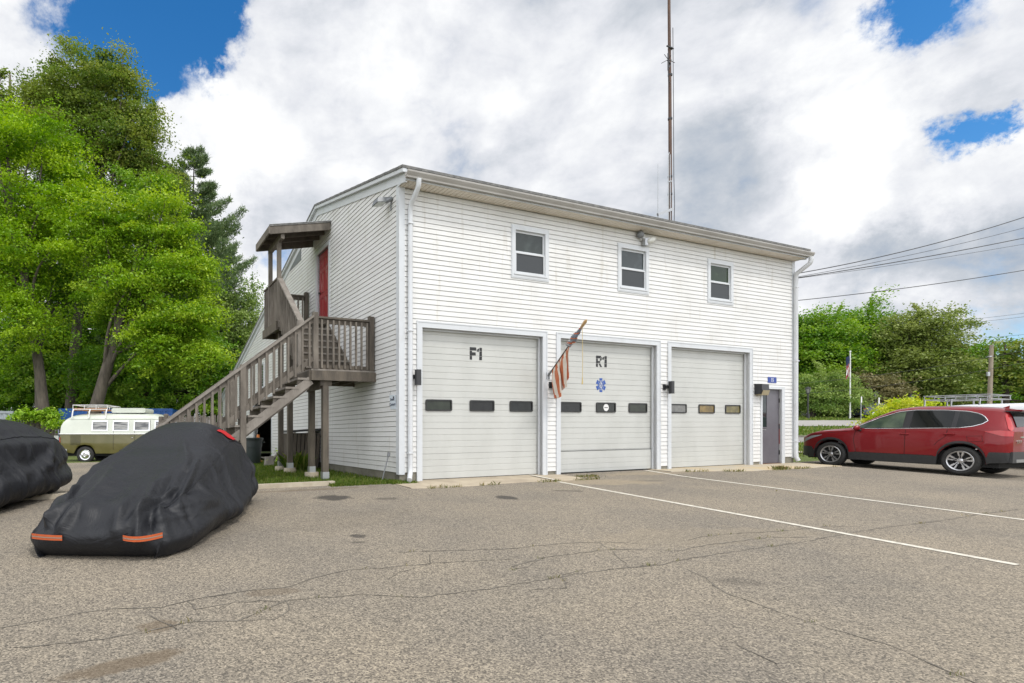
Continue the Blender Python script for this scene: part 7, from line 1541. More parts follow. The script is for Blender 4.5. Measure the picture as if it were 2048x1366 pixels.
[0,11,16,16,14,11,7,4,1,-2,-5,-8,-10,-11,-12,-13,-12,-12,-11,-10,-11,-11,-10,-10,-10,-10,-10,-10,-11,-12,-14,-16,-18,-19,-20,-21,-21,-22,-22,-22,-22,-22,-21,-22,-23,-23,-23,-22,-22,-21,-20,-19,-18,-17,-15,-13,-12,-12,-11,-10,-11,-11,-11,-11,-11,-11,-12,-12,-13,-13,-12,-11,-10,-8,-5,-2,1,4,7,11,14,16,16,11,0],
[0,10,12,12,10,9,6,3,1,-1,-4,-6,-8,-10,-12,-14,-15,-16,-16,-16,-16,-15,-14,-13,-13,-11,-10,-10,-8,-8,-8,-9,-10,-13,-14,-15,-16,-17,-17,-18,-18,-19,-20,-19,-19,-18,-18,-17,-17,-16,-15,-14,-12,-10,-9,-9,-9,-10,-11,-12,-13,-14,-15,-15,-16,-16,-16,-16,-15,-13,-12,-10,-8,-6,-4,-1,1,4,6,9,10,11,12,10,0],
[0,8,10,9,9,8,7,5,4,3,2,0,-1,-2,-4,-5,-6,-7,-8,-9,-9,-10,-10,-10,-11,-10,-9,-9,-7,-6,-6,-6,-6,-5,-8,-8,-9,-9,-10,-10,-11,-12,-12,-12,-11,-11,-10,-10,-9,-9,-8,-6,-5,-5,-7,-8,-9,-10,-11,-11,-11,-11,-10,-10,-9,-8,-8,-7,-6,-5,-3,-2,-1,1,2,3,4,5,7,8,9,10,10,8,0],
[0,6,8,8,7,6,5,5,5,5,5,6,6,6,5,5,5,5,4,4,3,3,3,3,2,2,1,1,1,1,2,2,3,5,5,5,4,4,3,3,2,2,1,1,2,2,3,3,3,4,5,3,2,2,1,1,1,1,1,2,2,3,3,3,3,4,4,5,5,5,6,6,6,6,5,5,5,5,5,6,7,8,8,6,0],
[0,6,7,-8,-6,-3,0,2,4,5,6,7,8,9,10,10,11,12,12,13,13,14,14,15,15,15,16,16,16,17,17,18,18,18,18,19,19,19,19,19,18,18,18,18,18,18,19,19,19,19,18,18,18,17,17,16,16,16,16,15,15,14,14,13,13,13,12,12,11,10,10,9,8,7,6,5,4,2,0,-3,-6,-8,7,6,0],
[0,4,5,6,-5,-4,-1,2,3,5,6,7,8,9,10,11,11,12,13,13,14,14,15,15,15,16,16,16,17,17,17,18,18,18,19,19,19,19,19,20,20,20,20,20,20,20,19,19,19,19,19,18,18,18,17,17,17,16,16,16,15,15,14,14,14,13,12,12,11,11,10,9,8,7,6,5,4,2,-1,-4,-5,6,5,4,0],
[0,3,3,3,2,0,2,3,4,5,6,7,8,8,9,9,10,10,10,11,11,12,12,12,13,13,13,13,14,14,14,14,15,15,15,15,15,16,16,16,16,16,16,16,16,16,16,16,15,15,15,15,15,15,14,14,14,13,13,13,13,12,12,12,11,11,11,10,10,9,9,8,8,7,6,5,4,3,2,0,2,3,3,3,0],
[0,2,2,1,-1,3,5,6,6,6,5,5,5,6,6,6,6,7,7,7,7,7,8,8,8,8,8,8,9,9,9,9,9,9,9,9,9,9,9,9,8,10,10,10,8,9,9,9,9,9,9,9,9,9,9,9,9,8,8,8,8,8,8,7,7,7,7,7,6,6,6,6,5,5,5,6,6,6,5,3,-1,1,2,2,0],
[0,0,0,0,0,0,0,0,0,0,0,0,0,0,0,0,0,0,0,0,0,0,0,0,0,0,0,0,0,0,0,0,0,0,0,0,0,0,0,0,0,0,0,0,0,0,0,0,0,0,0,0,0,0,0,0,0,0,0,0,0,0,0,0,0,0,0,0,0,0,0,0,0,0,0,0,0,0,0,0,0,0,0,0,0]])
def shell_normals(A):
    nn = np.cross(np.gradient(A, axis=0), np.gradient(A, axis=1)); nn /= np.linalg.norm(nn, axis=2)[:,:,None]+1e-9
    return nn*np.sign((nn*(A-np.array([0, 0, .4]))).sum(2))[:,:,None]
PLEATS = [((1.05,.05),(2.45,.22),.075,.055),((1.25,-.12),(2.4,-.30),.07,.06),((1.35,.30),(2.5,.42),.06,.05),((1.0,-.35),(2.3,-.10),.06,.045),((1.3,-.62),(2.35,-.45),.06,.05),((1.5,.60),(2.4,.30),.06,.045),
          ((1.62,.02),(2.5,.03),.05,.04),((.9,.55),(1.9,.70),.07,.04),((.6,-.30),(1.6,-.66),.08,.035),((1.7,-.2),(2.45,-.55),.05,.04),((.2,.1),(1.2,.5),.09,.025),((1.9,.5),(2.5,.62),.05,.035)]
VALLEYS = [((1.1,-.02),(2.4,-.04),.06,.05),((1.2,.42),(2.4,.52),.05,.035),((1.3,-.48),(2.4,-.52),.05,.035)]
def folds(A, seed=3):
    """pleats over the bonnet and bumper, long folds down the flanks"""
    x, y, z = A[...,0], A[...,1], A[...,2]; u = x+np.clip(TOP1(2.2)-z, 0, 1)*sstep(1.9, 2.2, x); P = np.zeros_like(x)
    def seg(a, b):
        ex, ey = b[0]-a[0], b[1]-a[1]; q = np.clip(((u-a[0])*ex+(y-a[1])*ey)/(ex*ex+ey*ey), 0, 1)
        return np.hypot(u-a[0]-q*ex, y-a[1]-q*ey), q
    for a, b, w, h in PLEATS:
        dd, q = seg(a, b); P += 1.6*h*np.clip(1-dd/(w*(.45+.8*q)), 0, 1)**1.1*np.clip(q*3, 0, 1)
    for a, b, w, h in VALLEYS:
        dd, q = seg(a, b); P -= 1.5*h*np.clip(1-dd/(w*(.5+q)), 0, 1)*np.clip(q*3, 0, 1)
    rr = random.Random(seed)
    for k in range(30):
        x0 = rr.uniform(-2.0, 1.9); sg = 1 if k % 2 else -1; lean = rr.uniform(-.5, .35); w = rr.uniform(.03, .075); h = rr.uniform(.022, .052)*rr.choice((1, 1, -.8)); zt = rr.uniform(.55, 1.0)
        m = np.clip((zt-z)/.25, 0, 1)*(np.sign(y) == sg)*np.clip((np.abs(y)-.3)/.25, 0, 1)
        P += h*np.clip(1-np.abs(x-(zt-z)*lean-x0)/w, 0, 1)*m
    return P*np.clip(z/.05, 0, 1)
BASE = np.array(base_rows(NXC, NQC)); _sg = SAG*.0025
_sg[1:-1] = .6*_sg[1:-1]+.2*(_sg[2:]+_sg[:-2]); _sg[:,1:-1] = .6*_sg[:,1:-1]+.2*(_sg[:,2:]+_sg[:,:-2])
OFFS = shell_normals(BASE)*(_sg+folds(BASE))[:,:,None]; OFFS[...,0] += .13*sstep(.8, 2.2, -BASE[...,0])
def patch(A, c, n, m, off):
    """piece of the cover's own surface between four (row, column) corners, lifted by off"""
    def s_(i, k):
        i0, k0 = int(i), int(k); i1, k1 = min(i0+1, A.shape[0]-1), min(k0+1, A.shape[1]-1); a, b = i-i0, k-k0
        return (A[i0,k0]*(1-a)+A[i1,k0]*a)*(1-b)+(A[i0,k1]*(1-a)+A[i1,k1]*a)*b
    rows = []
    for j in range(m+1):
        row = []; g = j/m
        for h in range(n+1):
            w_ = h/n
            i = (c[0][0]*(1-w_)+c[1][0]*w_)*(1-g)+(c[3][0]*(1-w_)+c[2][0]*w_)*g; k = (c[0][1]*(1-w_)+c[1][1]*w_)*(1-g)+(c[3][1]*(1-w_)+c[2][1]*w_)*g
            p = s_(i, k); nn = np.cross(s_(i+.5, k)-s_(i-.5, k), s_(i, k+.5)-s_(i, k-.5)); nn = nn/(np.linalg.norm(nn)+1e-9)
            if nn@(p-np.array([0, 0, .3])) < 0: nn = -nn
            row.append(p+nn*off)
        rows.append(row)
    return rows
def covered_car(name, label, center, fwd, pitch, warp, strips, red=None):
    o = Vector(Bg(center[0], center[1], 0)); fw = AX*fwd[0]+AY*fwd[1]; fn = frame_fn(o, fw, pitch)
    c = thing(name, label, 'covered car', o, 'cars under black covers')
    A = warp(BASE, OFFS)
    mb = MB(); mb.grid([[fn(tuple(p)) for p in r] for r in A]); cov = obj('cover', mb, M['cover'], c, smooth=True)
    sb = cov.modifiers.new('smooth', 'SUBSURF'); sb.levels = 1; sb.render_levels = 1
    for k_ in (22, 62):
        mb = MB(); mb.tube([fn(tuple(A[i,k_]+np.array([0, .003*(1 if k_ > 42 else -1), .004]))) for i in range(14, 116)], .0055, 5); obj('seam', mb, M['cover'], cov)
    x0, x1 = A[:,:,0].min(), A[:,:,0].max()
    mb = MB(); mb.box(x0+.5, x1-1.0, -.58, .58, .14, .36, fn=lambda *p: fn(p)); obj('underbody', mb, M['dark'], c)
    tris = [(i*A.shape[1]+k, i*A.shape[1]+k+1, (i+1)*A.shape[1]+k+1, (i+1)*A.shape[1]+k) for i in range(A.shape[0]-1) for k in range(A.shape[1]-1)]
    bv = BVHTree.FromPolygons([tuple(q) for q in A.reshape(-1, 3)], tris)
    for y0, y1, z0, z1, bow in strips:
        def hit(y, z):
            h = bv.ray_cast(Vector((4, y, z)), Vector((-1, 0, 0)))[0]; return h.x if h else 2.0
        n = 16; xs_ = []
        for j in range(n+1): xs_.append(max(hit(y0+(y1-y0)*j/n, z) for z in (z0, (z0+z1)/2, z1)))
        jj = np.arange(n+1); fit = np.polyval(np.polyfit(jj, xs_, 2), jj); xs_ = fit+max(0, float(np.percentile(np.array(xs_)-fit, 90)))+.008
        def band(za, zb, off): return [[fn((xs_[j]+off, y0+(y1-y0)*j/n, z+bow*math.sin(math.pi*j/n))) for z in (za, zb)] for j in range(n+1)]
        mb = MB(); mb.grid(band(z0, z1, 0)); so_ = obj('reflective_strip', mb, M['orange'], c)
        mb = MB(); mb.grid(band(z0+(z1-z0)*.40, z0+(z1-z0)*.60, .003)); obj('strip_band', mb, M['greyrefl'], so_)
    if red:
        mb = MB(); mb.grid([[fn(tuple(p)) for p in r] for r in patch(A, red, 8, 4, .015)]); obj('taillight', mb, mat('bright_red_panel', (.55,.012,.02), .3), c, smooth=True)
    return A
def warp1(b, d):
    A = b+d; x = A[...,0]; tail = np.clip((-x+.3)/1, 0, 1)
    A[...,1] *= 1-.08*tail; A[...,0] = np.where(x < 0, x*.65, x); return A
def warp2(b, d):
    e = d[:, ::-1].copy(); e[...,1] *= -1
    A = b+e*np.array([1, 1.1, 1.1]); x = A[...,0]; A[...,0] = np.where(x < 0, x*.92, x); A[...,2] *= 1.0; A[...,2] += .05*np.clip(A[...,2], 0, .4); return A
covered_car('covered_car', 'low car under a black cover with orange strips on its nose', (-4.27,-1.80), (-.42,-.907), -.05, warp1,
    [(-.60,-.27,.195,.245,.0), (.30,.62,.205,.255,-.010)], [(57,53),(38,54),(30.5,60.5),(43,61)])
covered_car('covered_car', 'black covered car cut off by the left edge of the view', (-7.15,-.42), (-.42,-.907), -.05, warp2, [])
# ================================================================== TREES AND PLANTS
def leaf_mesh(P, size, seed, up=.55, aspect=.62, tint=None):
    """one diamond leaf per point"""
    rg = np.random.default_rng(seed); n = len(P)
    nrm = rg.normal(size=(n, 3)); nrm[:,2] = np.abs(nrm[:,2])+up; nrm /= np.linalg.norm(nrm, axis=1)[:,None]
    a = rg.normal(size=(n, 3)); a -= nrm*(a*nrm).sum(1)[:,None]; a /= np.linalg.norm(a, axis=1)[:,None]; b = np.cross(nrm, a)
    s = (size*rg.uniform(.6, 1.35, n)/2)[:,None]
    V = np.stack([P-a*s, P-b*s*aspect+nrm*s*.25, P+a*s, P+b*s*aspect+nrm*s*.25], 1).reshape(-1, 3)
    me = bpy.data.meshes.new('leaves'); me.vertices.add(n*4); me.vertices.foreach_set('co', V.astype(np.float32).ravel())
    me.loops.add(n*4); me.loops.foreach_set('vertex_index', np.arange(n*4)); me.polygons.add(n); me.polygons.foreach_set('loop_start', np.arange(n)*4)
    t = rg.uniform(0, 1, n) if tint is None else np.clip(tint+rg.normal(0, .09, n), 0, 1)
    at_ = me.attributes.new('tint', 'FLOAT', 'FACE'); at_.data.foreach_set('value', t.astype(np.float32))
    me.update(calc_edges=True); return me

def crown_points(ells, n, seed, clump=.85, per=60, shell=.55, flat=.6):
    """leaf positions: clumps scattered through ellipsoids (centre, radii), leaving gaps between them"""
    rg = np.random.default_rng(seed); vol = np.array([e[1][0]*e[1][1]*e[1][2] for e in ells])**.75; vol /= vol.sum()
    nc = max(8, n//per); cc = rg.choice(len(ells), nc, p=vol)
    d = rg.normal(size=(nc, 3)); d /= np.linalg.norm(d, axis=1)[:,None]
    ph = rg.uniform(0, 6.28, (len(ells), 3))[cc]
    r = (shell+(1-shell)*rg.uniform(0, 1, nc)**.6)*(1+.17*np.sin(d[:,0]*4+ph[:,0])*np.sin(d[:,2]*5+ph[:,1])+.10*np.sin(d[:,1]*9+ph[:,2])+rg.normal(0, .045, nc))
    inner = rg.uniform(0, 1, nc) < .20; r[inner] = rg.uniform(.15, .7, inner.sum())
    C = np.array([ells[i][0] for i in cc])+d*np.array([ells[i][1] for i in cc])*r[:,None]
    k = rg.integers(0, nc, n)
    cs = clump*rg.uniform(.5, 1.35, nc)
    # each clump is a spray: long outward, flat, its tip drooping a little
    dh = d.copy(); dh[:,2] *= .35; dh /= np.linalg.norm(dh, axis=1)[:,None]; tg = np.stack([-dh[:,1], dh[:,0], 0*dh[:,0]], 1)
    g = rg.normal(size=(n, 3)); g = np.sign(g)*np.abs(g)**.9
    off = dh[k]*(g[:,0]*.60)[:,None]+tg[k]*(g[:,1]*.52)[:,None]; off[:,2] += g[:,2]*.30*flat-.09*g[:,0]**2
    P = C[k]+off*cs[k][:,None]
    tint = (rg.uniform(.0, 1.0, nc)**.9)[k]
    return P, C, tint

def limbs(mb, base, top, targets, r0, seed, count=10):
    """trunk as a bent tapering tube, limbs leaving it toward clump centres"""
    rr = random.Random(seed); n = 12; T = []
    base, top = np.array(base, float), np.array(top, float); H = np.linalg.norm(top-base)
    b1, b2 = rr.uniform(-.03, .03)*H, rr.uniform(-.03, .03)*H
    for i in range(n+1):
        f = i/n; T.append(base+(top-base)*f+np.array([b1*math.sin(f*5+1)*f, b2*math.sin(f*4)*f, 0]))
    rad = [r0*(1.25-.25*min(1, i/1.5))*(1-.80*(i/n)**1.1) for i in range(n+1)]
    mb.tube([tuple(p) for p in T], rad, 10)
    for k in range(count):
        tg = np.array(targets[rr.randrange(len(targets))])
        f = min(.92, max(.28, (tg[2]-base[2])/H*rr.uniform(.55, .85))); i = int(f*n); p0 = T[i]
        L = np.linalg.norm(tg-p0); pts = []
        bend = np.array([rr.uniform(-.1, .1), rr.uniform(-.1, .1), rr.uniform(-.05, .16)])*L
        for j in range(7):
            q = j/6; pts.append(tuple(p0+(tg-p0)*q+bend*math.sin(q*math.pi)))
        rb = max(.02, rad[i]*rr.uniform(.35, .6)); mb.tube(pts, [rb*(1-.85*j/6) for j in range(7)], 6)

def tree(name, label, cat, group, base, top, ells, n, leaf, m, bark, r0, seed, clump=.85, per=60, limbn=12, flat=.6, up=.55, shell=.55):
    t = thing(name, label, cat, base, group)
    P, C, tint = crown_points(ells, n, seed, clump, per, flat=flat, shell=shell)
    me = leaf_mesh(P-np.array(base), leaf, seed+1, tint=tint, up=up)
    _finish(me, 'crown', m, t, False, None)
    mb = MB(); limbs(mb, base, top, list(C[::max(1, len(C)//60)]), r0, seed+2, limbn)
    obj('trunk', mb, bark, t, smooth=True)
    return t
def E(u, v, ru, rv, d, dd=None):
    c = at(u, v, d); k = d/F; return (np.array(c), np.array([ru*k, (dd if dd else ru*k*.8), rv*k]))

LM = {'bright': leafmat('bright_maple_leaves', (0.131,0.255,0.012), (0.224,0.379,0.019), (0.355,0.495,0.038), 0.34),
      'oak': leafmat('oak_leaves', (0.101,0.162,0.028), (0.170,0.240,0.044), (0.270,0.309,0.069), 0.29),
      'yellow': leafmat('yellow_green_leaves', (0.123,0.241,0.013), (0.213,0.358,0.022), (0.353,0.476,0.047), .34),
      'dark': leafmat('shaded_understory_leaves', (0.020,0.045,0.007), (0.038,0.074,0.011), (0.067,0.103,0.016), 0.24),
      'pine': leafmat('pine_needles', (0.084,0.140,0.056), (0.134,0.202,0.078), (0.202,0.263,0.106), 0.19),
      'pale': leafmat('pale_birch_leaves', (0.139,0.232,0.054), (0.224,0.309,0.077), (0.325,0.418,0.123), 0.32),
      'mid': leafmat('mid_green_leaves', (0.085,0.193,0.019), (0.147,0.286,0.028), (0.248,0.371,0.049), 0.32),
      'olive': leafmat('olive_oak_leaves', (0.115,0.162,0.037), (0.186,0.240,0.056), (0.278,0.325,0.093), 0.29),
      'lime': leafmat('lime_shrub_leaves', (0.309,0.432,0.019), (0.479,0.550,0.028), (0.550,0.550,0.077), 0.30),
      'brown': leafmat('bronze_leaves', (0.155,0.147,0.062), (0.216,0.193,0.093), (0.293,0.255,0.123), 0.24),
      'vine': leafmat('vine_leaves', (0.155,0.293,0.019), (0.248,0.402,0.031), (0.371,0.525,0.062), 0.34)}
def gnd(u, v, d):
    x, y, z = at(u, v, d); return (x, y, float(Gw(x, y))-.05)

def shrub(name, label, ells, n, leaf, m, seed, clump=.4, base=None, group=None, per=50, flat=.7):
    P, C, tint = crown_points(ells, n, seed, clump, per, flat=flat); b = np.array(base)
    t = thing(name, label, 'shrub', tuple(b), group)
    _finish(leaf_mesh(P-b, leaf, seed, tint=tint), 'foliage', m, t, False, None)
    mb = MB(); rr_ = random.Random(seed)
    for k in range(7):
        c = C[rr_.randrange(len(C))]; mb.tube([tuple(b), tuple(b*.5+c*.5+np.array([0,0,.1])), tuple(c)], [.03, .02, .008], 5)
    obj('stems', mb, M['barkd'], t)

GL = 'woodland trees on the left'
b = gnd(95, 860, 30)
tree('maple_tree', 'bright green maple with low sprays at the left edge of the view', 'tree', GL, b, at(20, 260, 30), [E(40,280,105,75,30), E(100,400,95,80,30), E(20,500,110,80,30), E(-70,400,130,190,31), E(5,640,55,30,28.5), E(90,640,60,45,29), E(40,700,60,30,29), E(140,510,60,45,29), E(120,330,65,60,31), E(30,590,60,30,29)], 92000, .145, LM['bright'], M['bark'], .34, 101, clump=1.15, per=330, limbn=18)
b = gnd(140, 860, 37)
tree('oak_tree', 'tallest oak with a blue sky gap right of its top', 'tree', GL, b, at(185, 150, 38), [E(190,190,100,65,38), E(255,270,65,80,38), E(115,200,65,55,38), E(200,310,110,70,38), E(130,290,100,70,38), E(230,150,60,45,38), E(290,250,40,45,38), E(165,140,50,35,38), E(290,340,50,30,38), E(60,300,50,60,38), E(75,190,50,45,38), E(40,240,50,50,38), E(315,400,55,45,38), E(345,360,35,40,38)], 105000, .17, LM['oak'], M['bark'], .45, 111, clump=1.15, per=260, limbn=24)
b = gnd(-10, 860, 40)
tree('oak_tree', 'oak top poking up at the far left behind the bright maple', 'tree', GL, b, at(5, 140, 40), [E(-5,190,40,50,40), E(-60,260,90,110,40), E(20,240,30,40,40)], 18000, .21, LM['oak'], M['bark'], .4, 121, clump=1.1, per=240)
b = gnd(165, 860, 29)
tree('maple_tree', 'yellow green maple on a leaning trunk behind the camper van', 'tree', GL, b, at(300, 430, 29), [E(290,440,85,50,29), E(250,510,70,45,29), E(350,550,80,45,29), E(240,600,75,40,29), E(370,640,75,45,28.5), E(310,670,85,35,28.5), E(420,700,35,30,28), E(360,470,50,45,29), E(210,460,60,40,29), E(390,560,40,45,29), E(280,570,60,30,28), E(330,720,70,25,28.5)], 98000, .14, LM['yellow'], M['bark'], .40, 131, clump=.95, per=300, limbn=24)
b = gnd(82, 860, 33)
tree('oak_tree', 'slim trunked oak between the bright maple and the leaning one', 'tree', GL, b, at(60, 420, 33), [E(90,560,100,60,33), E(170,430,70,80,34), E(60,460,90,80,34), E(270,390,60,50,35), E(330,390,35,45,36)], 50000, .155, LM['mid'], M['bark'], .36, 141, clump=1.1, per=260)
b = gnd(300, 850, 36)
tree('young_maple', 'low young maple filling in behind the staircase', 'tree', GL, b, at(320, 640, 36), [E(320,740,110,50,34), E(430,740,60,50,35), E(220,740,80,50,35), E(380,690,70,40,36)], 34000, .19, LM['mid'], M['barkd'], .22, 151, clump=1.0, per=260)
for u, w, lb, sd in ((45, 75, 'low shaded young maple left of the slim oak trunk', 171), (205, 70, 'low shaded young maple between the leaning trunk and the staircase', 175), (125, 60, 'low shaded young maple behind the vine and the blue container', 179)):
    b = gnd(u, 850, 39); tree('young_maple', lb, 'tree', GL, b, at(u, 660, 39), [E(u-20, 730, w, 45, 39), E(u+25, 670, w*.7, 40, 39), E(u, 785, w, 40, 38.5)], 22000, .20, LM['mid'], M['barkd'], .16, sd, clump=1.0, per=240, limbn=8)
b = gnd(470, 850, 40)
tree('birch_tree', 'pale green feathery birch right behind the station roof', 'tree', GL, b, at(470, 560, 40), [E(455,640,55,65,40), E(505,600,25,45,40), E(500,680,40,80,40), E(420,600,40,45,40), E(440,740,60,60,40)], 44000, .15, LM['pale'], M['bark'], .25, 161, clump=.6, per=60, up=.1, flat=1.2)

shrub('undergrowth', 'leafy undergrowth showing through the staircase railing above the pickets', [E(350,812,50,30,33), E(410,808,55,34,34), E(465,812,40,34,35), E(300,815,45,26,33)], 14000, .17, LM['mid'], 321, .6, gnd(400, 850, 34), per=120)

# white pine: whorled, slightly upswept boughs carrying needle sprays
def pine(label, base, top, seed, spread, n_whorl, m):
    t = thing('pine_tree', label, 'tree', base, GL); rr = random.Random(seed); rg = np.random.default_rng(seed)
    base, top = np.array(base), np.array(top); H = top[2]-base[2]; mb = MB()
    mb.tube([tuple(base+(top-base)*f) for f in np.linspace(0, 1, 12)], [.36*(1-.93*f) for f in np.linspace(0, 1, 12)], 10)
    P = []; D = []
    for w in range(n_whorl):
        f = .22+.78*(w/(n_whorl-1))**.92; z0 = base+(top-base)*f; Lm = spread*(1.02-f)**.72*rr.uniform(.75, 1.1)+.25
        for k in range(rr.choice((4, 5, 6))):
            an = rr.uniform(0, 6.283); L = Lm*rr.uniform(.55, 1.15); d = np.array([math.cos(an), math.sin(an), 0])
            pts = [z0+d*L*q+np.array([0, 0, L*(.05*q+.22*q*q)-.10*L*math.sin(q*3.1)]) for q in np.linspace(0, 1, 7)]
            mb.tube([tuple(p) for p in pts], [.055*(1-.85*q)*(1.1-f*.6) for q in np.linspace(0, 1, 7)], 5)
            for q in np.linspace(.35, 1, int(5+L*4)):
                i = min(5, int(q*6)); c = pts[i]+(pts[i+1]-pts[i])*(q*6-i)
                sd_ = np.array([-d[1], d[0], 0])
                for s_ in (-1, 1):
                    ln_ = L*.30*(1.15-q)*rr.uniform(.5, 1.1)+.15
                    for h in np.linspace(.15, 1, max(2, int(ln_*4))):
                        cc = c+(sd_*s_*.85+d*.5)*ln_*h+np.array([0, 0, .12*ln_*h])
                        m_ = 10; P.append(cc+rg.normal(0, .075, (m_, 3))); dd = rg.normal(0, 1, (m_, 3))*.55+d*.5+np.array([0, 0, .75]); D.append(dd)
    P = np.concatenate(P)-base; D = np.concatenate(D); D /= np.linalg.norm(D, axis=1)[:,None]; n = len(P)
    sd2 = np.cross(D, rg.normal(size=(n, 3))); sd2 /= np.linalg.norm(sd2, axis=1)[:,None]
    Ln = rg.uniform(.16, .30, n)[:,None]; w = .026
    V = np.stack([P-sd2*w, P+sd2*w, P+D*Ln+sd2*w*.3, P+D*Ln-sd2*w*.3], 1).reshape(-1, 3)
    me = bpy.data.meshes.new('needles'); me.vertices.add(n*4); me.vertices.foreach_set('co', V.astype(np.float32).ravel())
    me.loops.add(n*4); me.loops.foreach_set('vertex_index', np.arange(n*4)); me.polygons.add(n); me.polygons.foreach_set('loop_start', np.arange(n)*4)
    a_ = me.attributes.new('tint', 'FLOAT', 'FACE'); a_.data.foreach_set('value', rg.uniform(0, 1, n).astype(np.float32)); me.update(calc_edges=True)
    _finish(me, 'crown', m, t, False, None); obj('trunk', mb, M['barkd'], t, smooth=True)
pine('dark pine with upswept boughs between the maples and the station', gnd(380, 860, 43), at(388, 312, 43), 5, 9.2, 32, LM['pine'])

# dark wood behind everything on the left: one mass nobody could count
rg = np.random.default_rng(77); el = []
for k in range(40):
    u = rg.uniform(-260, 380); v = rg.uniform(470, 700); d = rg.uniform(48, 58)
    el.append(E(u, v, rg.uniform(50, 85), rg.uniform(50, 80), d))
for k in range(60):
    u = -280+k*13+rg.uniform(-10, 10); el.append(E(u, rg.uniform(700, 815), 60, 55, rg.uniform(47, 54)))
P, C, tint = crown_points(el, 150000, 78, 1.5, 120)
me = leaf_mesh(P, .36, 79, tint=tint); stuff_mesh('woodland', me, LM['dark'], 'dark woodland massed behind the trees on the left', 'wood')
rr = random.Random(4); mb = MB()
for k, (u, w, lean) in enumerate(((30,.16,4), (105,.22,-3), (200,.14,6), (250,.12,-6), (60,.12,2), (330,.13,5), (-40,.2,3), (395,.12,-3))):
    d = 43+k*.6; b = gnd(u, 850, d); mbt = MB(); mbt.tube([b, at(u+lean, 690, d), at(u+lean*2.5, 500, d)], [w*1.2, w, w*.7], 8)
    tag(obj('tree_trunk', mbt, M['barkd'], None, smooth=True), ['thin dark trunk in the wood left of the bright maple', 'straight dark trunk in the wood right of the slim oak', 'thin leaning trunk in the shade behind the camper van', 'thin trunk leaning left in the shade above the blue container', 'thinnest dark trunk behind the slim oak', 'thin shaded trunk above the right end of the blue container', 'dark trunk deep in the wood beyond the left edge', 'thin shaded trunk behind the lower handrail'][k], 'tree trunk', 'trunks in the dark wood')

# right side of the street
GR = 'street trees on the right'
def rtree(label, bu, top, ells, n, leaf, m, seed, r0=.35, name='street_tree', clump=1.7, per=210, d=62, **k):
    tree(name, label, 'tree', GR, gnd(bu, 850, d), at(top[0], top[1], d), [E(*e, d) for e in ells], n, leaf, m, M['barkd'], r0, seed, clump=clump, per=per, **k)
rtree('dense mid green tree rising from behind the station corner', 1630, (1640, 640), [(1640,680,60,70), (1600,700,60,75), (1670,700,50,80), (1650,760,70,60), (1560,690,60,70)], 52000, .27, LM['mid'], 201)
rtree('tall green tree right of the corner tree, behind the flagpole', 1740, (1735, 620), [(1735,660,60,58), (1715,720,60,60), (1770,720,55,60), (1745,780,70,50)], 48000, .27, LM['mid'], 211, d=64)
rtree('olive spreading oak with visible limbs and a rounded top', 1835, (1840, 650), [(1850,665,70,45), (1810,690,50,50), (1890,690,40,35), (1850,730,80,50), (1800,760,60,50), (1860,780,60,50)], 50000, .25, LM['olive'], 221, d=60, limbn=18)
rtree('mid green tree below and right of the spreading oak', 1930, (1930, 700), [(1930,730,60,50), (1960,760,60,50), (1900,770,60,50)], 34000, .26, LM['mid'], 231, d=66)
rtree('thin dark tree with airy top beside the utility pole', 2010, (2012, 690), [(2010,705,34,30), (2030,740,50,40), (1990,745,30,40), (2060,760,60,60)], 9000, .30, LM['oak'], 241, d=58, per=40, clump=.7)
P, C, tint = crown_points([E(u, v, 75, 55, d) for u, v, d in ((1600,790,72),(1690,790,74),(1780,790,70),(1880,800,72),(1960,805,70),(2050,800,70),(2120,790,66))], 42000, 251, 1.4, 80)
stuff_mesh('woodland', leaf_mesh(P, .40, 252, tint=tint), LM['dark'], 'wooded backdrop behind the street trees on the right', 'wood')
tree('round_tree', 'small round light green tree on the lawn across the road', 'tree', GR, gnd(1622, 840, 55), at(1640, 780, 55), [E(1650,775,52,36,55), E(1615,790,35,34,55), E(1685,795,36,32,55), E(1650,805,60,22,55)], 34000, .17, LM['pale'], M['barkd'], .30, 261, clump=.85, per=150)
tree('bronze_tree', 'bronze leaved tree behind the flagpole', 'tree', GR, gnd(1750, 840, 58), at(1750, 770, 58), [E(1740,775,50,34,58), E(1780,790,40,30,58), E(1715,795,30,30,58), E(1750,815,60,20,58)], 18000, .22, LM['brown'], M['barkd'], .22, 271, clump=.7, per=60)
d = 34
shrub('lime_bush', 'bright yellow green bush rising behind the red SUV', [E(1800,822,45,22,d), E(1840,818,35,22,d), E(1768,838,30,14,d), E(1805,842,60,18,d)], 17000, .13, LM['lime'], 281, .5, gnd(1790, 850, d))
for k, (u, w, lb) in enumerate(((1645, 9, 'small clipped hedge left of the wider one by the white house'), (1679, 15, 'wider clipped dark hedge in front of the round tree'))):
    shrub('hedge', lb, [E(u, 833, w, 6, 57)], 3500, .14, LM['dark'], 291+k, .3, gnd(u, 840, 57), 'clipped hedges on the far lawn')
# ================================================================== SMALLER THINGS
ANG = math.atan2(AX[1], AX[0])
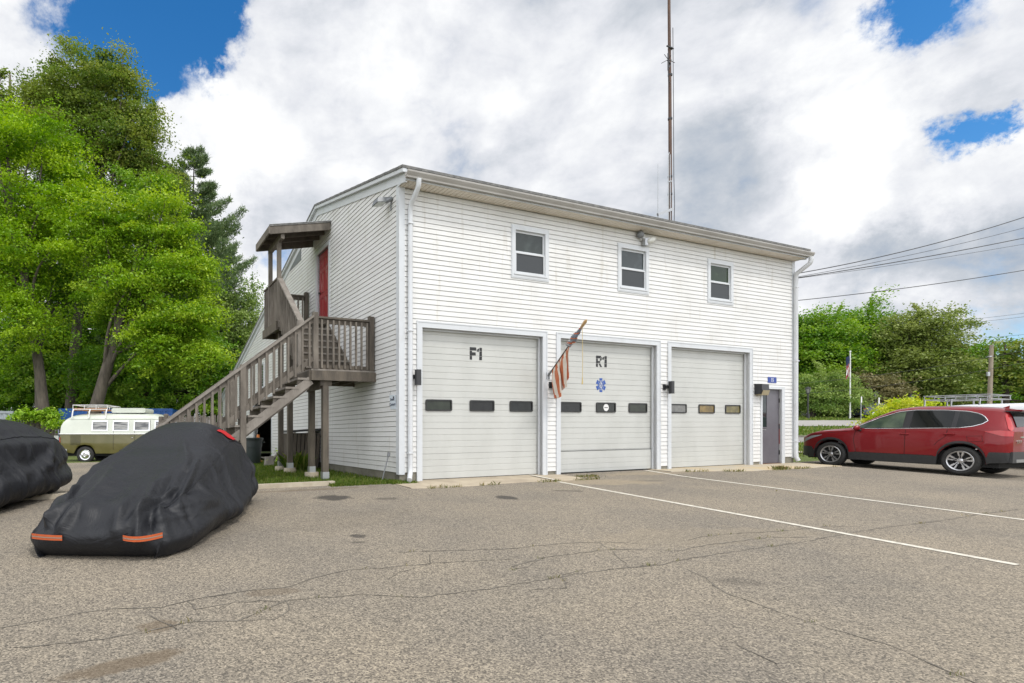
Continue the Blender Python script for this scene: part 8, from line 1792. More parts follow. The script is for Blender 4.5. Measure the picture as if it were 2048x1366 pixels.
# up-down wall lamps
def sconce(s, z, label):
    t = thing('wall_lamp', label, 'wall lamp', B(s, 0, z), 'wall lamps between the garage doors')
    mb = MB(B); mb.box(s-.065, s+.005, -.045, -.012, z-.06, z+.08); mb.box(s-.03, s+.05, -.10, -.0455, z-.03, z+.05); obj('mount', mb, M['blackmetal'], t)
    mb = MB(); mb.prism(rrect(s+.01, s+.115, -.205, -.10, .02), lambda a, b: B(a, b, z-.16), lambda a, b: B(a, b, z+.145)); l = obj('lamp_body', mb, M['blackmetal'], t, smooth=30)
    mb = MB(); mb.prism(rrect(s+.02, s+.105, -.195, -.11, .015), lambda a, b: B(a, b, z-.163), lambda a, b: B(a, b, z-.1605)); obj('lens', mb, M['whitepaint'], l)
sconce(.265, 2.05, 'black wall lamp between the downspout and door F1')
sconce(3.80, 1.985, 'black wall lamp half hidden behind the drooping flag')
sconce(7.43, 2.03, 'black wall lamp between doors R1 and the unmarked one')
# wall pack over the side door
t = thing('wall_pack_light', 'boxy dark wall pack light beside the slate grey door', 'wall light', B(11.08, 0, 1.95))
mb = MB(); mb.prism([(0, 1.93), (-.16, 1.93), (-.20, 2.03), (-.19, 2.20), (0, 2.22)], lambda a, b: B(10.96, a-.014, b), lambda a, b: B(11.27, a-.014, b)); obj('housing', mb, M['blackmetal'], t)
mb = MB(); mb.prism([(-.02, 1.90), (-.165, 1.90), (-.205, 2.03), (-.02, 2.05)], lambda a, b: B(11.0, a-.016, b), lambda a, b: B(11.29, a-.016, b)); obj('lens', mb, mat('yellowed_lens', (.36,.31,.20), .3), t)
# house number plate
t = thing('number_sign', 'blue house number plate reading 35 above the side door', 'sign', B(11.74, -.014, 2.26))
mb = MB(B); mb.box(11.55, 11.93, -.026, -.0145, 2.265, 2.425); obj('plate', mb, M['signblue'], t)
text('numerals', '35', .135, t, B(11.74, -.0272, 2.340), ANG, M['whitepaint'], .001)
# small notice on the gable wall
t = thing('notice_sign', 'small white notice sign tied to the side wall near the corner', 'sign', B(-.02, .2, 1.42))
mb = MB(); mb.hexa([B(-.03,.10,1.43), B(-.02,.10,1.43), B(-.02,.33,1.44), B(-.03,.33,1.44), B(-.06,.08,1.71), B(-.05,.08,1.71), B(-.05,.32,1.72), B(-.06,.32,1.72)]); obj('plate', mb, mat('pale_blue_notice', (.62,.68,.74), .4), t)
mb = MB(); mb.tube([B(-.05,.32,1.72), B(-.012,.36,1.83)], .004, 5); obj('tie_wire', mb, M['steel'], t)
AS = math.atan2(-AY[1], -AY[0])
for k, (ln_, zz) in enumerate((('Smile', 1.63), ('Camera', 1.53))):
    text('lettering', ln_, .085, t, B(-.052-.0035*(k == 0), .205, zz), AS, mat('navy_lettering', (.01,.02,.06), .5), .001, tilt=.10)
mb = MB(); mb.prism([(.115,1.66),(.16,1.66),(.115,1.61)], lambda a, b: B(-.0665, a, b+.02), lambda a, b: B(-.059, a, b+.02)); obj('arrow', mb, M['letter'], t)
# floodlights
t = thing('floodlight', 'grey floodlight under the eave corner of the gable wall', 'floodlight', B(-.03, .3, 5.6))
mb = MB(B); mb.tube([(-.03,.28,5.66), (-.10,.28,5.62), (-.16,.32,5.60)], .045, 10); mb.tube([(-.03,.30,5.60),(-.04,.30,5.42)], .012, 6); obj('mount', mb, M['bluegrey'], t, smooth=40)
mb = MB(B); mb.hexa([(-.36,.25,5.54),(-.13,.25,5.58),(-.13,.52,5.58),(-.36,.52,5.54),(-.33,.28,5.64),(-.12,.28,5.68),(-.12,.50,5.68),(-.33,.50,5.64)]); fl = obj('lamp_head', mb, M['bluegrey'], t)
mb = MB(B); mb.hexa([(-.34,.27,5.530),(-.15,.27,5.568),(-.15,.50,5.568),(-.34,.50,5.530),(-.34,.27,5.5405),(-.15,.27,5.5785),(-.15,.50,5.5785),(-.34,.50,5.5405)]); obj('lens', mb, mat('frosted_lens', (.55,.58,.56), .15), fl)
t = thing('security_light', 'old white security lamp hanging under the front eave', 'floodlight', B(6.75, -.12, 5.6))
mb = MB(); mb.lathe([(0,.0),(.085,.0),(.085,.06),(.05,.09),(0,.09)], 16, lambda x, y, h: B(6.50+x, -.06-h, 5.69+y)); obj('sensor', mb, M['bluegrey'], t, smooth=40)
mb = MB(B); mb.tube([(6.55,-.06,5.66),(6.60,-.10,5.60),(6.66,-.10,5.52)], .03, 8); mb.box(6.60, 6.70, -.14, -.06, 5.44, 5.60); mb.beam((6.68,-.10,5.60),(6.92,-.13,5.66), .05, .03); obj('arm', mb, M['steel'], t, smooth=40)
mb = MB(); mb.lathe([(0,-.02),(.05,.0),(.075,.06),(.085,.15),(.07,.23),(.03,.26),(0,.265)], 16, lambda x, y, h: B(6.69+h*.95, -.12+x, 5.54+y+h*.28)); obj('globe', mb, mat('frosted_globe', (.62,.62,.58), .2), t, smooth=True)
# metal stake by the foundation
t = thing('ground_stake', 'thin metal stake leaning by the foundation near the downspout', 'stake', Bg(-.30, .16))
mb = MB(); mb.tube([Bg(-.32,.20,-.1), B(-.16,.16,.52)], .011, 6); mb.tube([B(-.16,.16,.50), B(-.15,.155,.58)], .03, 8); obj('rod', mb, M['bluegrey'], t, smooth=40)

# ---- flag on the wall
t = thing('wall_flag', 'faded tattered stars and stripes drooping from an angled wall pole', 'flag', B(3.68, 0, 2.2))
base = np.array([3.70, -.035, 2.20])
tipw = None
tip = np.array([3.40, -1.40, 3.15])
def PL(a): return tuple(base+(tip-base)*a)
mb = MB(B); mb.tube([PL(0), PL(.94)], .014, 8); obj('pole', mb, M['woodw'], t, smooth=40)
mb = MB(B); mb.tube([PL(.86), PL(.90), PL(.97), PL(1.0)], [.018,.028,.034,.012], 8); obj('finial', mb, mat('gilded_wood', (.42,.27,.12), .5), t, smooth=True)
mb = MB(B); mb.box(3.65, 3.75, -.036, -.028, 2.12, 2.27); mb.tube([PL(-.02), PL(.10)], .024, 8); obj('bracket', mb, M['bluegrey'], t, smooth=40)
M['flagr'] = mat('faded_red_stripe', (.47,.105,.04), .8, c2=(.52,.18,.09), scale=9); M['flagw'] = mat('faded_white_stripe', (.72,.67,.60), .8, c2=(.62,.56,.49), scale=9); M['flagb'] = mat('faded_blue_canton', (.11,.145,.20), .8, c2=(.26,.28,.31), scale=14)
# wound part round the pole, spiralling stripes
mb = MB(); n = 44; rows = []; rr = random.Random(5)
for i in range(n+1):
    a = .56+.32*i/n; c = np.array(PL(a)); r = (.036+.026*math.sin(math.pi*i/n)+.012*math.sin(i*1.9))*(1.25-.75*i/n); row = []
    for k in range(14):
        an = 2*math.pi*k/14+i*.16; rr_ = r*(1+.30*math.sin(an*3+i*.3))
        row.append(B(c[0]+rr_*math.cos(an), c[1]+rr_*math.sin(an)*.8, c[2]+rr_*math.sin(an)*.55))
    rows.append(row)
mb.grid(rows, True)
for q in range(len(mb.f)):
    i, k = divmod(q, 14); ph = (k-i*.9) % 14
    mb.mi[q] = 0 if i > 12 and ph < 11 else (1 if (ph < 7 and i > 6) or (i < 7 and (i//2) % 2) else (2 if ph > 9 else 0))
obj('furled_canton', mb, [M['flagb'], M['flagw'], M['flagr']], t, smooth=True)
# hanging part: stripes fall away from the pole and swing to the right
mb = MB(); NS, NJ = 44, 26; rows = []
for j in range(NJ+1):
    h = j/NJ; row = []
    for i in range(NS+1):
        f = i/NS
        c = np.array(PL(.11+.52*f)); L = (.60+.14*math.sin(f*2.6)-.06*max(0, f-.7)/.3)
        fold = .085*math.sin(f*15+h*1.2)*min(1, h*2.5)*(1-.2*h)+.03*math.sin(f*31+1)*h
        sx_ = (.13+.22*f)*h**1.3+.025*math.sin(f*14+h*2)*h
        row.append(B(c[0]+sx_, c[1]+fold+.42*f*h, c[2]-L*h-.04*math.sin(f*9)*h))
    rows.append(row)
mb.grid(rows)
ST = 11
for q in range(len(mb.f)):
    j, i = divmod(q, NS); k = int((i+.5+1.2*math.sin(j*.12))/NS*ST)
    mb.mi[q] = 1 if k % 2 else 0
obj('hanging_stripes', mb, [M['flagr'], M['flagw']], t, smooth=True)
mb = MB(); e = np.array(PL(.88)); mb.tube([B(e[0]+.02, e[1], e[2]), B(e[0]+.03, e[1], e[2]-.6), B(e[0]+.025, e[1], e[2]-1.06)], .005, 6); mb.tube([B(e[0]+.025, e[1], e[2]-1.0), B(e[0]+.02, e[1], e[2]-1.14)], [.008,.014], 6)
obj('halyard', mb, mat('yellowed_cord', (.50,.38,.16), .8), t)

# ---- antenna mast on the roof
ms, mt = 9.40, 1.3
t = thing('antenna_mast', 'tall rusty antenna mast clamped to the station roof', 'antenna', B(ms, mt, roof_top(mt)))
zb = 6.93; mb = MB(B)
Z = [roof_top(mt)-.02, zb+2, zb+4, zb+6, zb+8, zb+10]
mb.tube([(ms,mt,Z[0]),(ms+.005,mt,Z[1]),(ms-.01,mt,Z[2]),(ms-.04,mt,Z[3]),(ms-.05,mt,Z[4]),(ms-.07,mt,Z[5])], [.046,.045,.042,.038,.032,.024], 10); obj('mast', mb, M['rust'], t, smooth=40)
mb = MB(B); mb.tube([(ms+.09,mt-.05,zb-.4),(ms+.12,mt-.05,zb+.5),(ms+.075,mt-.06,zb+1.3),(ms+.06,mt-.06,zb+3.2),(ms+.035,mt-.06,zb+5.5)], .009, 6)
for zz in (.75, 1.25, 2.9, 4.15, 4.9): mb.tube([(ms,mt,zb+zz),(ms,mt,zb+zz+.05)], .058, 10)
obj('cable', mb, M['blackmetal'], t, smooth=40)
mb = MB(B); mb.beam((ms-.66,mt-.12,zb+.05),(ms+.02,mt-.07,zb+.33), .05, .07); obj('strut', mb, M['steel'], t)
mb = MB(B)
mb.tube([(ms-.20,mt-.1,zb-.5),(ms-.20,mt-.1,zb+1.80),(ms-.17,mt-.1,zb+1.89),(ms-.13,mt-.1,zb+1.83),(ms-.12,mt-.1,zb-.5)], .010, 6); mb.tube([(ms-.2,mt-.1,zb+1.05),(ms-.08,mt-.1,zb+1.09)], .02, 6); obj('folded_dipole', mb, M['steel'], t)
mb = MB(B); mb.tube([(ms-.62,mt-.1,zb-.5),(ms-.62,mt-.1,zb+1.48)], [.012,.006], 6); obj('whip_antenna', mb, M['steel'], t)
mb = MB(B); zz = zb+4.45
mb.beam((ms-.05,mt-.05,zz),(ms-.30,mt-.15,zz-.02), .03, .03); mb.beam((ms-.06,mt-.05,zz-.02),(ms-.27,mt-.15,zz-.22), .03, .03); mb.tube([(ms-.28,mt-.15,zz-.30),(ms-.28,mt-.15,zz+.18)], .018, 6)
for an in (20, 75, 140, 200, 260, 320): mb.tube([(ms-.28,mt-.15,zz),(ms-.28+.22*math.cos(R(an)),mt-.15+.12*math.sin(R(an)),zz+.10*math.sin(R(an*2)))], .008, 5)
mb.tube([(ms-.28,mt-.15,zz-.30),(ms-.27,mt-.15,zz-.48),(ms-.18,mt-.1,zz-.58),(ms-.07,mt-.06,zz-.55)], .01, 6)
mb.tube([(ms-.26,mt-.1,zz+.42),(ms-.05,mt-.05,zz+.47),(ms+.07,mt-.05,zz+.46)], .022, 6)
obj('aerial', mb, M['blackmetal'], t)
# satellite dish on the far side
t = thing('satellite_dish', 'pale grey satellite dish showing past the right corner', 'satellite dish', B(W+.05, .6, 2.7))
dn = Vector((.75, -.5, .43)).normalized(); da = dn.orthogonal().normalized(); db = dn.cross(da); dc = Vector(B(W+.42, .55, 2.86))
mb = MB(); mb.lathe([(0,-.06),(.12,-.055),(.22,-.03),(.30,.0),(.30,.012),(.22,-.018),(0,-.048)], 24, lambda x, y, h: tuple(dc+da*x+db*y+dn*h)); obj('dish', mb, mat('dish_grey', (.5,.5,.5), .4), t, smooth=40)
mb = MB(); mb.tube([B(W+.02,.6,2.62), B(W+.3,.6,2.62), tuple(dc-dn*.06)], .02, 6); mb.tube([tuple(dc-db*.28), tuple(dc+dn*.36)], .012, 6); mb.tube([tuple(dc+dn*.33), tuple(dc+dn*.42)], .035, 8); obj('arm', mb, M['steel'], t)

# ---- overhead lines
def wire(label, a, b, sag, r, group='overhead lines from the station corner'):
    mb = MB(); a, b = np.array(a), np.array(b)
    mb.tube([tuple(a+(b-a)*q-np.array([0,0,sag*4*q*(1-q)])) for q in np.linspace(0, 1, 24)], r, 5)
    tag(obj('overhead_wire', mb, M['blackmetal'], None, smooth=True), label, 'wire', group)
wc = np.array(B(W+.06, .2, 5.35))
wire('topmost thick overhead wire climbing right from the gutter end', tuple(wc+np.array([0,0,.10])), at(2190, 384, 17), .25, .013)
wire('thin upper overhead wire from the corner bracket', tuple(wc), at(2190, 416, 17.5), .15, .007)
wire('thicker overhead wire just below the thin upper one', tuple(wc-np.array([0,0,.02])), at(2190, 445, 18), .1, .013)
wire('faint overhead wire lowest of the corner group', tuple(wc-np.array([0,0,.03])), at(2190, 462, 18.5), .08, .006)
wire('separate overhead wire below the others, meeting the wall lower down', B(W+.05, .5, 4.72), at(2190, 515, 17), .12, .011)
for k, (v0, v1, lb) in enumerate(((636, 618, 'upper faint distant power line over the right trees'), (642, 626, 'lower faint distant power line over the right trees'), (672, 666, 'faint distant power line near the thin dark tree'))):
    wire(lb, at(1860, v0+9, 95), at(2200, v1-14, 60), .3, .02, 'distant power lines')
wire('thin wire drooping across the street trees below the spreading oak', at(1585, 788, 48), at(2200, 690, 40), .6, .014, 'distant power lines')
wire('second thin wire across the street trees, just above the round tree', at(1585, 768, 50), at(2200, 668, 42), .5, .014, 'distant power lines')
t = thing('utility_pole', 'bare wooden utility pole before the right trees', 'utility pole', gnd(1978, 850, 50))
b = gnd(1978, 850, 50); mb = MB(); tp = at(1983, 690, 50); mb.tube([b, tp], [.19, .14], 10); obj('pole', mb, mat('pale_pole_wood', (.30,.25,.19), .9, c2=(.20,.165,.125), scale=4, stretch=(1,1,.2)), t, smooth=40)
mb = MB(); mb.tube([at(1976, 752, 49.7), at(1976, 744, 49.7)], .13, 8); mb.tube([at(1979, 714, 49.7), at(1979, 712, 49.7)], .17, 8); obj('fittings', mb, M['steel'], t)

# ---- flagpole, lamp posts, white house, sign posts across the road
d = 53; b = gnd(1700, 840, d)
t = thing('flagpole', 'white flagpole flying a limp stars and stripes across the road', 'flagpole', b)
mb = MB(); mb.tube([b, at(1700.5, 704, d)], [.075, .045], 10); obj('pole', mb, M['whitepaint'], t, smooth=40)
mb = MB(); c = at(1700.5, 703, d); mb.lathe([(0,-.08),(.08,-.05),(.08,.05),(0,.08)], 10, lambda x, y, h: (c[0]+x, c[1]+y, c[2]+h)); obj('ball', mb, M['whitepaint'], t, smooth=True)
mb = MB(); rows = []; k = d/F
for j in range(23):
    h = j/22; row = []
    for i in range(13):
        f = i/12; row.append((b[0]-.10-.30*f-.10*h*f+.05*math.sin(f*9+h*2), d-.05+.16*math.sin(f*11+h), at(0, 712, d)[2]-2.0*h-.32*f*f))
    rows.append(row)
mb.grid(rows[::-1])
for q in range(len(mb.f)):
    j, i = divmod(q, 12); jj = 21-j
    mb.mi[q] = 2 if jj < 8 and i < 12 else (i+jj//6) % 2
obj('flag', mb, [mat('flag_red', (.35,.03,.04), .7), M['whitepaint'], mat('flag_blue', (.03,.045,.13), .7)], t, smooth=True)
def lamp_post(u, v0, v1, d, label):
    b = gnd(u, 840, d); zt = at(u, v0, d)[2]; t = thing('lamp_post', label, 'lamp post', b, 'lantern posts on the far lawn')
    k = lambda r_, z_: [(r_*math.cos(q*math.pi/4)+b[0], r_*math.sin(q*math.pi/4)+b[1], z_) for q in range(8)]
    mb = MB(); mb.tube([b, (b[0], b[1], b[2]+.55)], .13, 8); mb.tube([(b[0], b[1], b[2]+.5), (b[0], b[1], zt-.75)], .06, 8); obj('post', mb, M['blackmetal'], t)
    mb = MB(); mb.grid([k(.09, zt-.75), k(.13, zt-.70), k(.13, zt-.66)], True); mb.grid([k(.24, zt-.22), k(.22, zt-.12), k(.05, zt-.04), k(.03, zt)], True)
    for q in range(0, 8, 2): mb.tube([k(.13, zt-.68)[q], k(.22, zt-.2)[q]], .018, 4)
    obj('lantern_frame', mb, M['blackmetal'], t)
    mb = MB(); mb.grid([k(.115, zt-.66), k(.205, zt-.22)], True); obj('lantern_glass', mb, mat('lantern_glass', (.22,.22,.21), .15), t)
lamp_post(1616, 773, 842, 52, 'lantern post in front of the small round tree')
lamp_post(1750.5, 782, 840, 54, 'lantern post standing before the bronze tree')
lamp_post(1822, 787, 840, 56, 'lantern post above the bright yellow green bush')
for u, v, lb in ((1722, 803, 'small roadside sign on a thin post left of the bronze tree lantern'), (1757, 805, 'small roadside sign peeking over the bright bush')):
    b = gnd(u, 840, 50); t = thing('road_sign', lb, 'sign', b); z = at(u, v, 50)[2]
    mb = MB(); mb.tube([b, (b[0], b[1], z)], .03, 6); obj('post', mb, M['steel'], t); mb = MB(); mb.box(b[0]-.05, b[0]+.05, b[1]-.06, b[1]-.04, z-.1, z+.45); obj('plate', mb, M['whitepaint'], t)
b = gnd(1605, 840, 66); t = thing('white_house', 'white columned house behind the small round tree', 'house', b)
hx = lambda x, y, z: (b[0]+x, b[1]+y, b[2]+z)
mb = MB(hx); mb.box(-9, 3.2, 0, 7, 0, 3.2); obj('wall', mb, M['whitepaint'], t)
mb = MB(hx); mb.hexa([(-9.5,-1.8,3.2),(3.8,-1.8,3.2),(3.8,7.5,3.2),(-9.5,7.5,3.2),(-9.5,2.8,5.4),(3.8,2.8,5.4),(3.8,3.0,5.4),(-9.5,3.0,5.4)]); obj('roof', mb, M['shingle'], t)
for x in (-8.6, -6.4, -4.2, -2.0, .4, 2.9):
    mb = MB(hx); mb.tube([(x, -1.4, 0), (x, -1.4, 3.2)], .16, 10); obj('column', mb, M['whitepaint'], t, smooth=40)
for x in (-7.5, -3.0, 1.6):
    mb = MB(hx); mb.box(x-.5, x+.5, -.04, -.005, .9, 2.3); obj('window', mb, M['glassw'], t)
mb = MB(hx); mb.box(-1.2, -.2, -.05, -.006, 0, 2.2); obj('door', mb, M['bluegrey'], t)

# ---- yard at the back left
def picket(name, label, a, b, h, seed):
    """weathered picket fence between two world points"""
    rr_ = random.Random(seed); a, b = np.array(a[:2]), np.array(b[:2]); d = b-a; L = np.hypot(*d); d /= L; nn = np.array([-d[1], d[0]])
    t = thing(name, label, 'fence', (a[0], a[1], float(Gw(*a))), 'weathered picket fences')
    mb = MB(); n = int(L/.115)
    for k in range(n):
        p = a+d*(k+.5)*L/n+nn*rr_.uniform(-.012, .012); z = float(Gw(*p)); hh = h+rr_.uniform(-.07, .06); w = .047
        q = [(-w, 0), (w, 0), (w, hh-.09), (0, hh), (-w, hh-.09)]; le = rr_.uniform(-.012, .012)
        mb.prism(q, lambda x, y: (p[0]+d[0]*(x+le*y)-nn[0]*.012, p[1]+d[1]*(x+le*y)-nn[1]*.012, z+y), lambda x, y: (p[0]+d[0]*(x+le*y)+nn[0]*.012, p[1]+d[1]*(x+le*y)+nn[1]*.012, z+y))
    obj('pickets', mb, mat('grey_pickets', (.20,.175,.155), .85, c2=(.10,.085,.072), scale=5, stretch=(2,2,.3)), t)
    mb = MB()
    for zz in (.45, 1.35):
        mb.beam((*(a+nn*.05), float(Gw(*a))+zz), (*(b+nn*.05), float(Gw(*b))+zz), .04, .09)
    obj('rails', mb, M['wood'], t)
    for k in range(int(L/2.4)+1):
        p = a+d*min(L, k*2.4)+nn*.08; z = float(Gw(*p)); mb = MB(); mb.box(p[0]-.05, p[0]+.05, p[1]-.05, p[1]+.05, z-.1, z+h-.1); obj('post', mb, M['wood'], t)
picket('picket_fence', 'weathered picket fence under the vine left of the camper van', at(-40, 850, 25.5), at(137, 850, 25.8), 1.80, 3)
picket('picket_fence', 'weathered picket fence seen through the staircase railing', at(300, 850, 26.5), at(462, 850, 27.2), 1.95, 4)
for k, (u, lb) in enumerate(((322, 'shorter grey timber post left of its taller neighbour'), (332, 'taller grey timber post beside the foot of the handrail'))):
    d = 12.5; x, y, z = gnd(u, 860, d); mb = MB(); zt = at(u, 829 if k else 834, d)[2]
    mb.tube([(x, y, z), (x, y, zt), (x, y, zt+.015)], [.055, .055, .035], 10); tag(obj('timber_post', mb, M['wood'], None, smooth=40), lb, 'post', 'grey posts at the stair foot')
shrub('vine', 'lime green vine spilling over the picket fence', [E(60,832,36,9,25.2,.35), E(95,832,30,11,25.2,.35), E(110,846,18,8,25.0,.25), E(35,834,20,7,25.2,.3)], 4200, .12, LM['vine'], 301, .28, gnd(75, 850, 25.2), per=25)
def container(label, u0, u1, vtop, d, m, depth=2.4, h=2.55):
    x0, y, zt = at(u0, vtop, d); x1 = at(u1, vtop, d)[0]; z0 = zt-h
    t = thing('shipping_container', label, 'container', (x0, y, z0), 'containers behind the fence')
    mb = MB(); n = int((x1-x0)/.28); rows = [[], []]
    for k in range(n*4+1):
        x = x0+.1+(x1-x0-.2)*k/(n*4); oy = .0 if (k//2) % 2 else .04
        rows[0].append((x, y+oy, z0+.15)); rows[1].append((x, y+oy, zt-.12))
    mb.grid(rows); mb.box(x0+.1, x1-.1, y+.05, y+depth, z0+.1, zt-.03); obj('panels', mb, m, t)
    mb = MB()
    for x in (x0, x1-.14): mb.box(x, x+.14, y-.01, y+.12, z0, zt)
    mb.box(x0+.14, x1-.14, y-.012, y+.1, zt-.13, zt); mb.box(x0+.14, x1-.14, y-.012, y+.1, z0, z0+.16); obj('frame', mb, m, t)
M['contblue'] = mat('blue_container_paint', (.010,.11,.42), .45, c2=(.014,.09,.33), scale=2)
container('bright blue shipping container behind the camper van', 117, 345, 817, 31, M['contblue'])
container('grey shipping container at the far left behind the fence', -120, 26, 822, 29, mat('grey_container_paint', (.30,.33,.36), .5, c2=(.22,.24,.26), scale=2))
# white notice board on the fence
x, y, z = at(113, 900, 25.3); mb = MB(); mb.box(x-.10, x+.10, y-.03, y, float(Gw(x, y))+.1, float(Gw(x, y))+1.0); tag(obj('white_board', mb, M['whitepaint']), 'narrow white board leaning against the picket fence', 'board')

# trash can
def can(label, s, t_):
    o = Bg(s, t_); t = thing('trash_can', label, 'trash can', o)
    wf = lambda x, y, h: (o[0]+x, o[1]+y, o[2]+h); m_ = mat('dark_green_plastic', (.022,.030,.030), .5)
    mb = MB(); mb.lathe([(0,.0),(.24,.0),(.25,.03),(.285,.55),(.30,.56),(.31,.80),(.325,.80),(.325,.84),(.30,.845),(.29,.80),(0,.3)], 28, wf); obj('body', mb, m_, t, smooth=35)
    mb = MB(); mb.lathe([(.335,.78),(.345,.80),(.345,.85),(.325,.86)], 28, wf); obj('rim', mb, m_, t, smooth=40)
    for sg in (-1, 1):
        mb = MB(); mb.tube([wf(sg*.31,-.08,.70), wf(sg*.37,-.08,.71), wf(sg*.37,.08,.71), wf(sg*.31,.08,.70)], .015, 6); obj('handle', mb, m_, t)
can('dark green plastic trash can on the grass by the open bay', -1.10, 8.1)
# boards, crate and clutter along the side wall
t = thing('leaning_board', 'grey plank leaning against the wall right of the trash can', 'board', Bg(-.55, 7.35))
mb = MB(); mb.beam(Bg(-.85, 7.0, .0), B(-.03, 6.9, 1.05), .16, .04, up=(AX[0],AX[1],0)); obj('plank', mb, M['woodp'], t)
t = thing('orange_cone', 'orange marker standing behind the trash can', 'marker', Bg(-.6, 9.3))
mb = MB(); o = Bg(-.62, 9.4); mb.lathe([(.17,.0),(.17,.03),(.10,.035),(.05,.95),(.0,.96)], 16, lambda x, y, h: (o[0]+x, o[1]+y, o[2]+h)); obj('marker', mb, mat('orange_plastic', (.50,.15,.025), .5), t, smooth=35)
t = thing('stone_block', 'broken concrete block at the foot of the leaning plank', 'block', Bg(-.8, 7.1))
mb = MB(); mb.hexa([Bg(-1.0,6.85,-.02), Bg(-.72,6.8,-.02), Bg(-.70,7.1,-.02), Bg(-.98,7.12,-.02), Bg(-.96,6.9,.27), Bg(-.74,6.86,.30), Bg(-.73,7.06,.29), Bg(-.95,7.07,.25)]); obj('block', mb, M['woodp'], t)
# timber bin with black lid
t = thing('timber_bin', 'slatted timber bin with a black lid under the landing', 'bin', Bg(-.45, 4.9))
mb = MB(B); mb.box(-.80, -.06, 4.55, 5.6, .04, .98); mbs = MB(B)
for k in range(7): mbs.beam((-.80+k*.11, 4.53, .03), (-.74+k*.11, 4.53, .98), .085, .02, up=(AY[0],AY[1],0))
for k in range(9): mbs.beam((-.82, 4.56+k*.12, .03), (-.82, 4.58+k*.12, .98), .09, .02, up=(AX[0],AX[1],0))
bb = obj('bin_body', mb, M['dark'], t); obj('slats', mbs, M['woodw'], t)
mb = MB(); mb.hexa([B(-.90,4.45,1.00), B(-.02,4.45,1.06), B(-.02,5.68,1.06), B(-.90,5.68,1.00), B(-.90,4.45,1.05), B(-.02,4.45,1.11), B(-.02,5.68,1.11), B(-.90,5.68,1.05)]); obj('lid', mb, M['blackmetal'], t)
mb = MB(); mb.beam(Bg(-.62,4.3,.02), B(-.34,4.42,1.02), .10, .03, up=(AY[0],AY[1],0)); tag(obj('timber_offcut', mb, M['woodw']), 'brown offcut leaning against the timber bin', 'board')
# plants there
shrub('flowering_plant', 'small plant with pale flowers behind the leaning plank', [(np.array(B(-.45,6.4,.35)), np.array([.28,.28,.32]))], 500, .09, LM['vine'], 311, .2, Bg(-.45,6.4), per=12)
t_ = [ (*Bg(rr.uniform(-1.05,-.55), rr.uniform(3.9,4.4), -.02), rr.uniform(3.5,7)) for rr in [random.Random(k) for k in range(260)]]
stuff_mesh('tall_grass', blades(t_, .05, .085, .006, 12, .8), M['grass'], 'tall grass clump in front of the timber bin', 'grass')
# shelf of clutter inside the open bay
t = thing('storage_shelf', 'dark shelf of bottles and clutter inside the open bay', 'shelf', Bg(2.4, 11.5))
mb = MB(B)
for z in (.5, 1.15, 1.75): mb.box(2.2, 2.7, 10.0, 13.2, z, z+.04)
for y in (10.0, 11.6, 13.15): mb.box(2.2, 2.26, y, y+.06, 0, 2.0)
obj('frame', mb, mat('red_brown_shelf', (.10,.025,.02), .7), t)
rr = random.Random(2); mb = MB()
for z in (.54, 1.19, 1.79):
    y = 10.1
    while y < 13.1:
        r_ = rr.uniform(.05, .11); h_ = rr.uniform(.12, .38); c = (2.42, y, z); mb.lathe([(0,0),(r_,0),(r_,h_*.7),(r_*.4,h_*.85),(r_*.4,h_),(0,h_)], 8, lambda a, b, h: B(c[0]+a, c[1]+b, c[2]+h)); y += r_*2+rr.uniform(.02, .2)
obj('bottles', mb, mat('mixed_containers', (.05,.06,.09), .5, c2=(.35,.35,.36), scale=3, ramp=(.5,.55)), t)
# ================================================================== SKY, LIGHT, CAMERA
SUN_EL, SUN_AZ = 58, -14          # azimuth: degrees clockwise from straight behind the camera, negative = from the right
w = bpy.data.worlds.new('World'); scene.world = w; w.use_nodes = True; nt = w.node_tree; ln = nt.links
bg = nt.nodes['Background']; tc = N(nt, 'ShaderNodeTexCoord'); D_ = tc.outputs['Generated']
sunv = Vector((math.sin(R(40))*math.cos(R(SUN_EL)), -math.cos(R(40))*math.cos(R(SUN_EL)), math.sin(R(SUN_EL))))
sky = N(nt, 'ShaderNodeTexSky', sky_type='NISHITA', sun_disc=False); sky.sun_elevation = R(SUN_EL); sky.sun_rotation = math.atan2(sunv.x, sunv.y); sky.air_density = 1.0; sky.dust_density = .3; sky.ozone_density = 2.0
def math_(op, a, b=None, c=None, clamp=False):
    n = N(nt, 'ShaderNodeMath', operation=op, use_clamp=clamp)
    for i, q in enumerate((a, b, c)):
        if q is None: continue
        if isinstance(q, (int, float)): n.inputs[i].default_value = q
        else: ln.new(q, n.inputs[i])
    return n.outputs[0]
sx = N(nt, 'ShaderNodeSeparateXYZ'); ln.new(D_, sx.inputs[0])
# project the view direction on a cloud deck so the clouds shrink toward the horizon
den = math_('ADD', math_('MAXIMUM', sx.outputs[2], 0), .22)
cx_ = N(nt, 'ShaderNodeCombineXYZ'); ln.new(math_('DIVIDE', sx.outputs[0], den), cx_.inputs[0]); ln.new(math_('DIVIDE', sx.outputs[1], den), cx_.inputs[1])
nz = N(nt, 'ShaderNodeTexNoise', Scale=5.5, Detail=9, Roughness=.66); ln.new(D_, nz.inputs['Vector'])
wv = N(nt, 'ShaderNodeVectorMath', operation='MULTIPLY_ADD'); ln.new(nz.outputs['Color'], wv.inputs[0]); wv.inputs[1].default_value = (.26,.26,.26); wa = N(nt, 'ShaderNodeVectorMath', operation='ADD'); wa.inputs[1].default_value = (-.13,-.13,-.13); ln.new(wa.outputs[0], wv.inputs[2]); ln.new(D_, wa.inputs[0]); DW = wv.outputs[0]
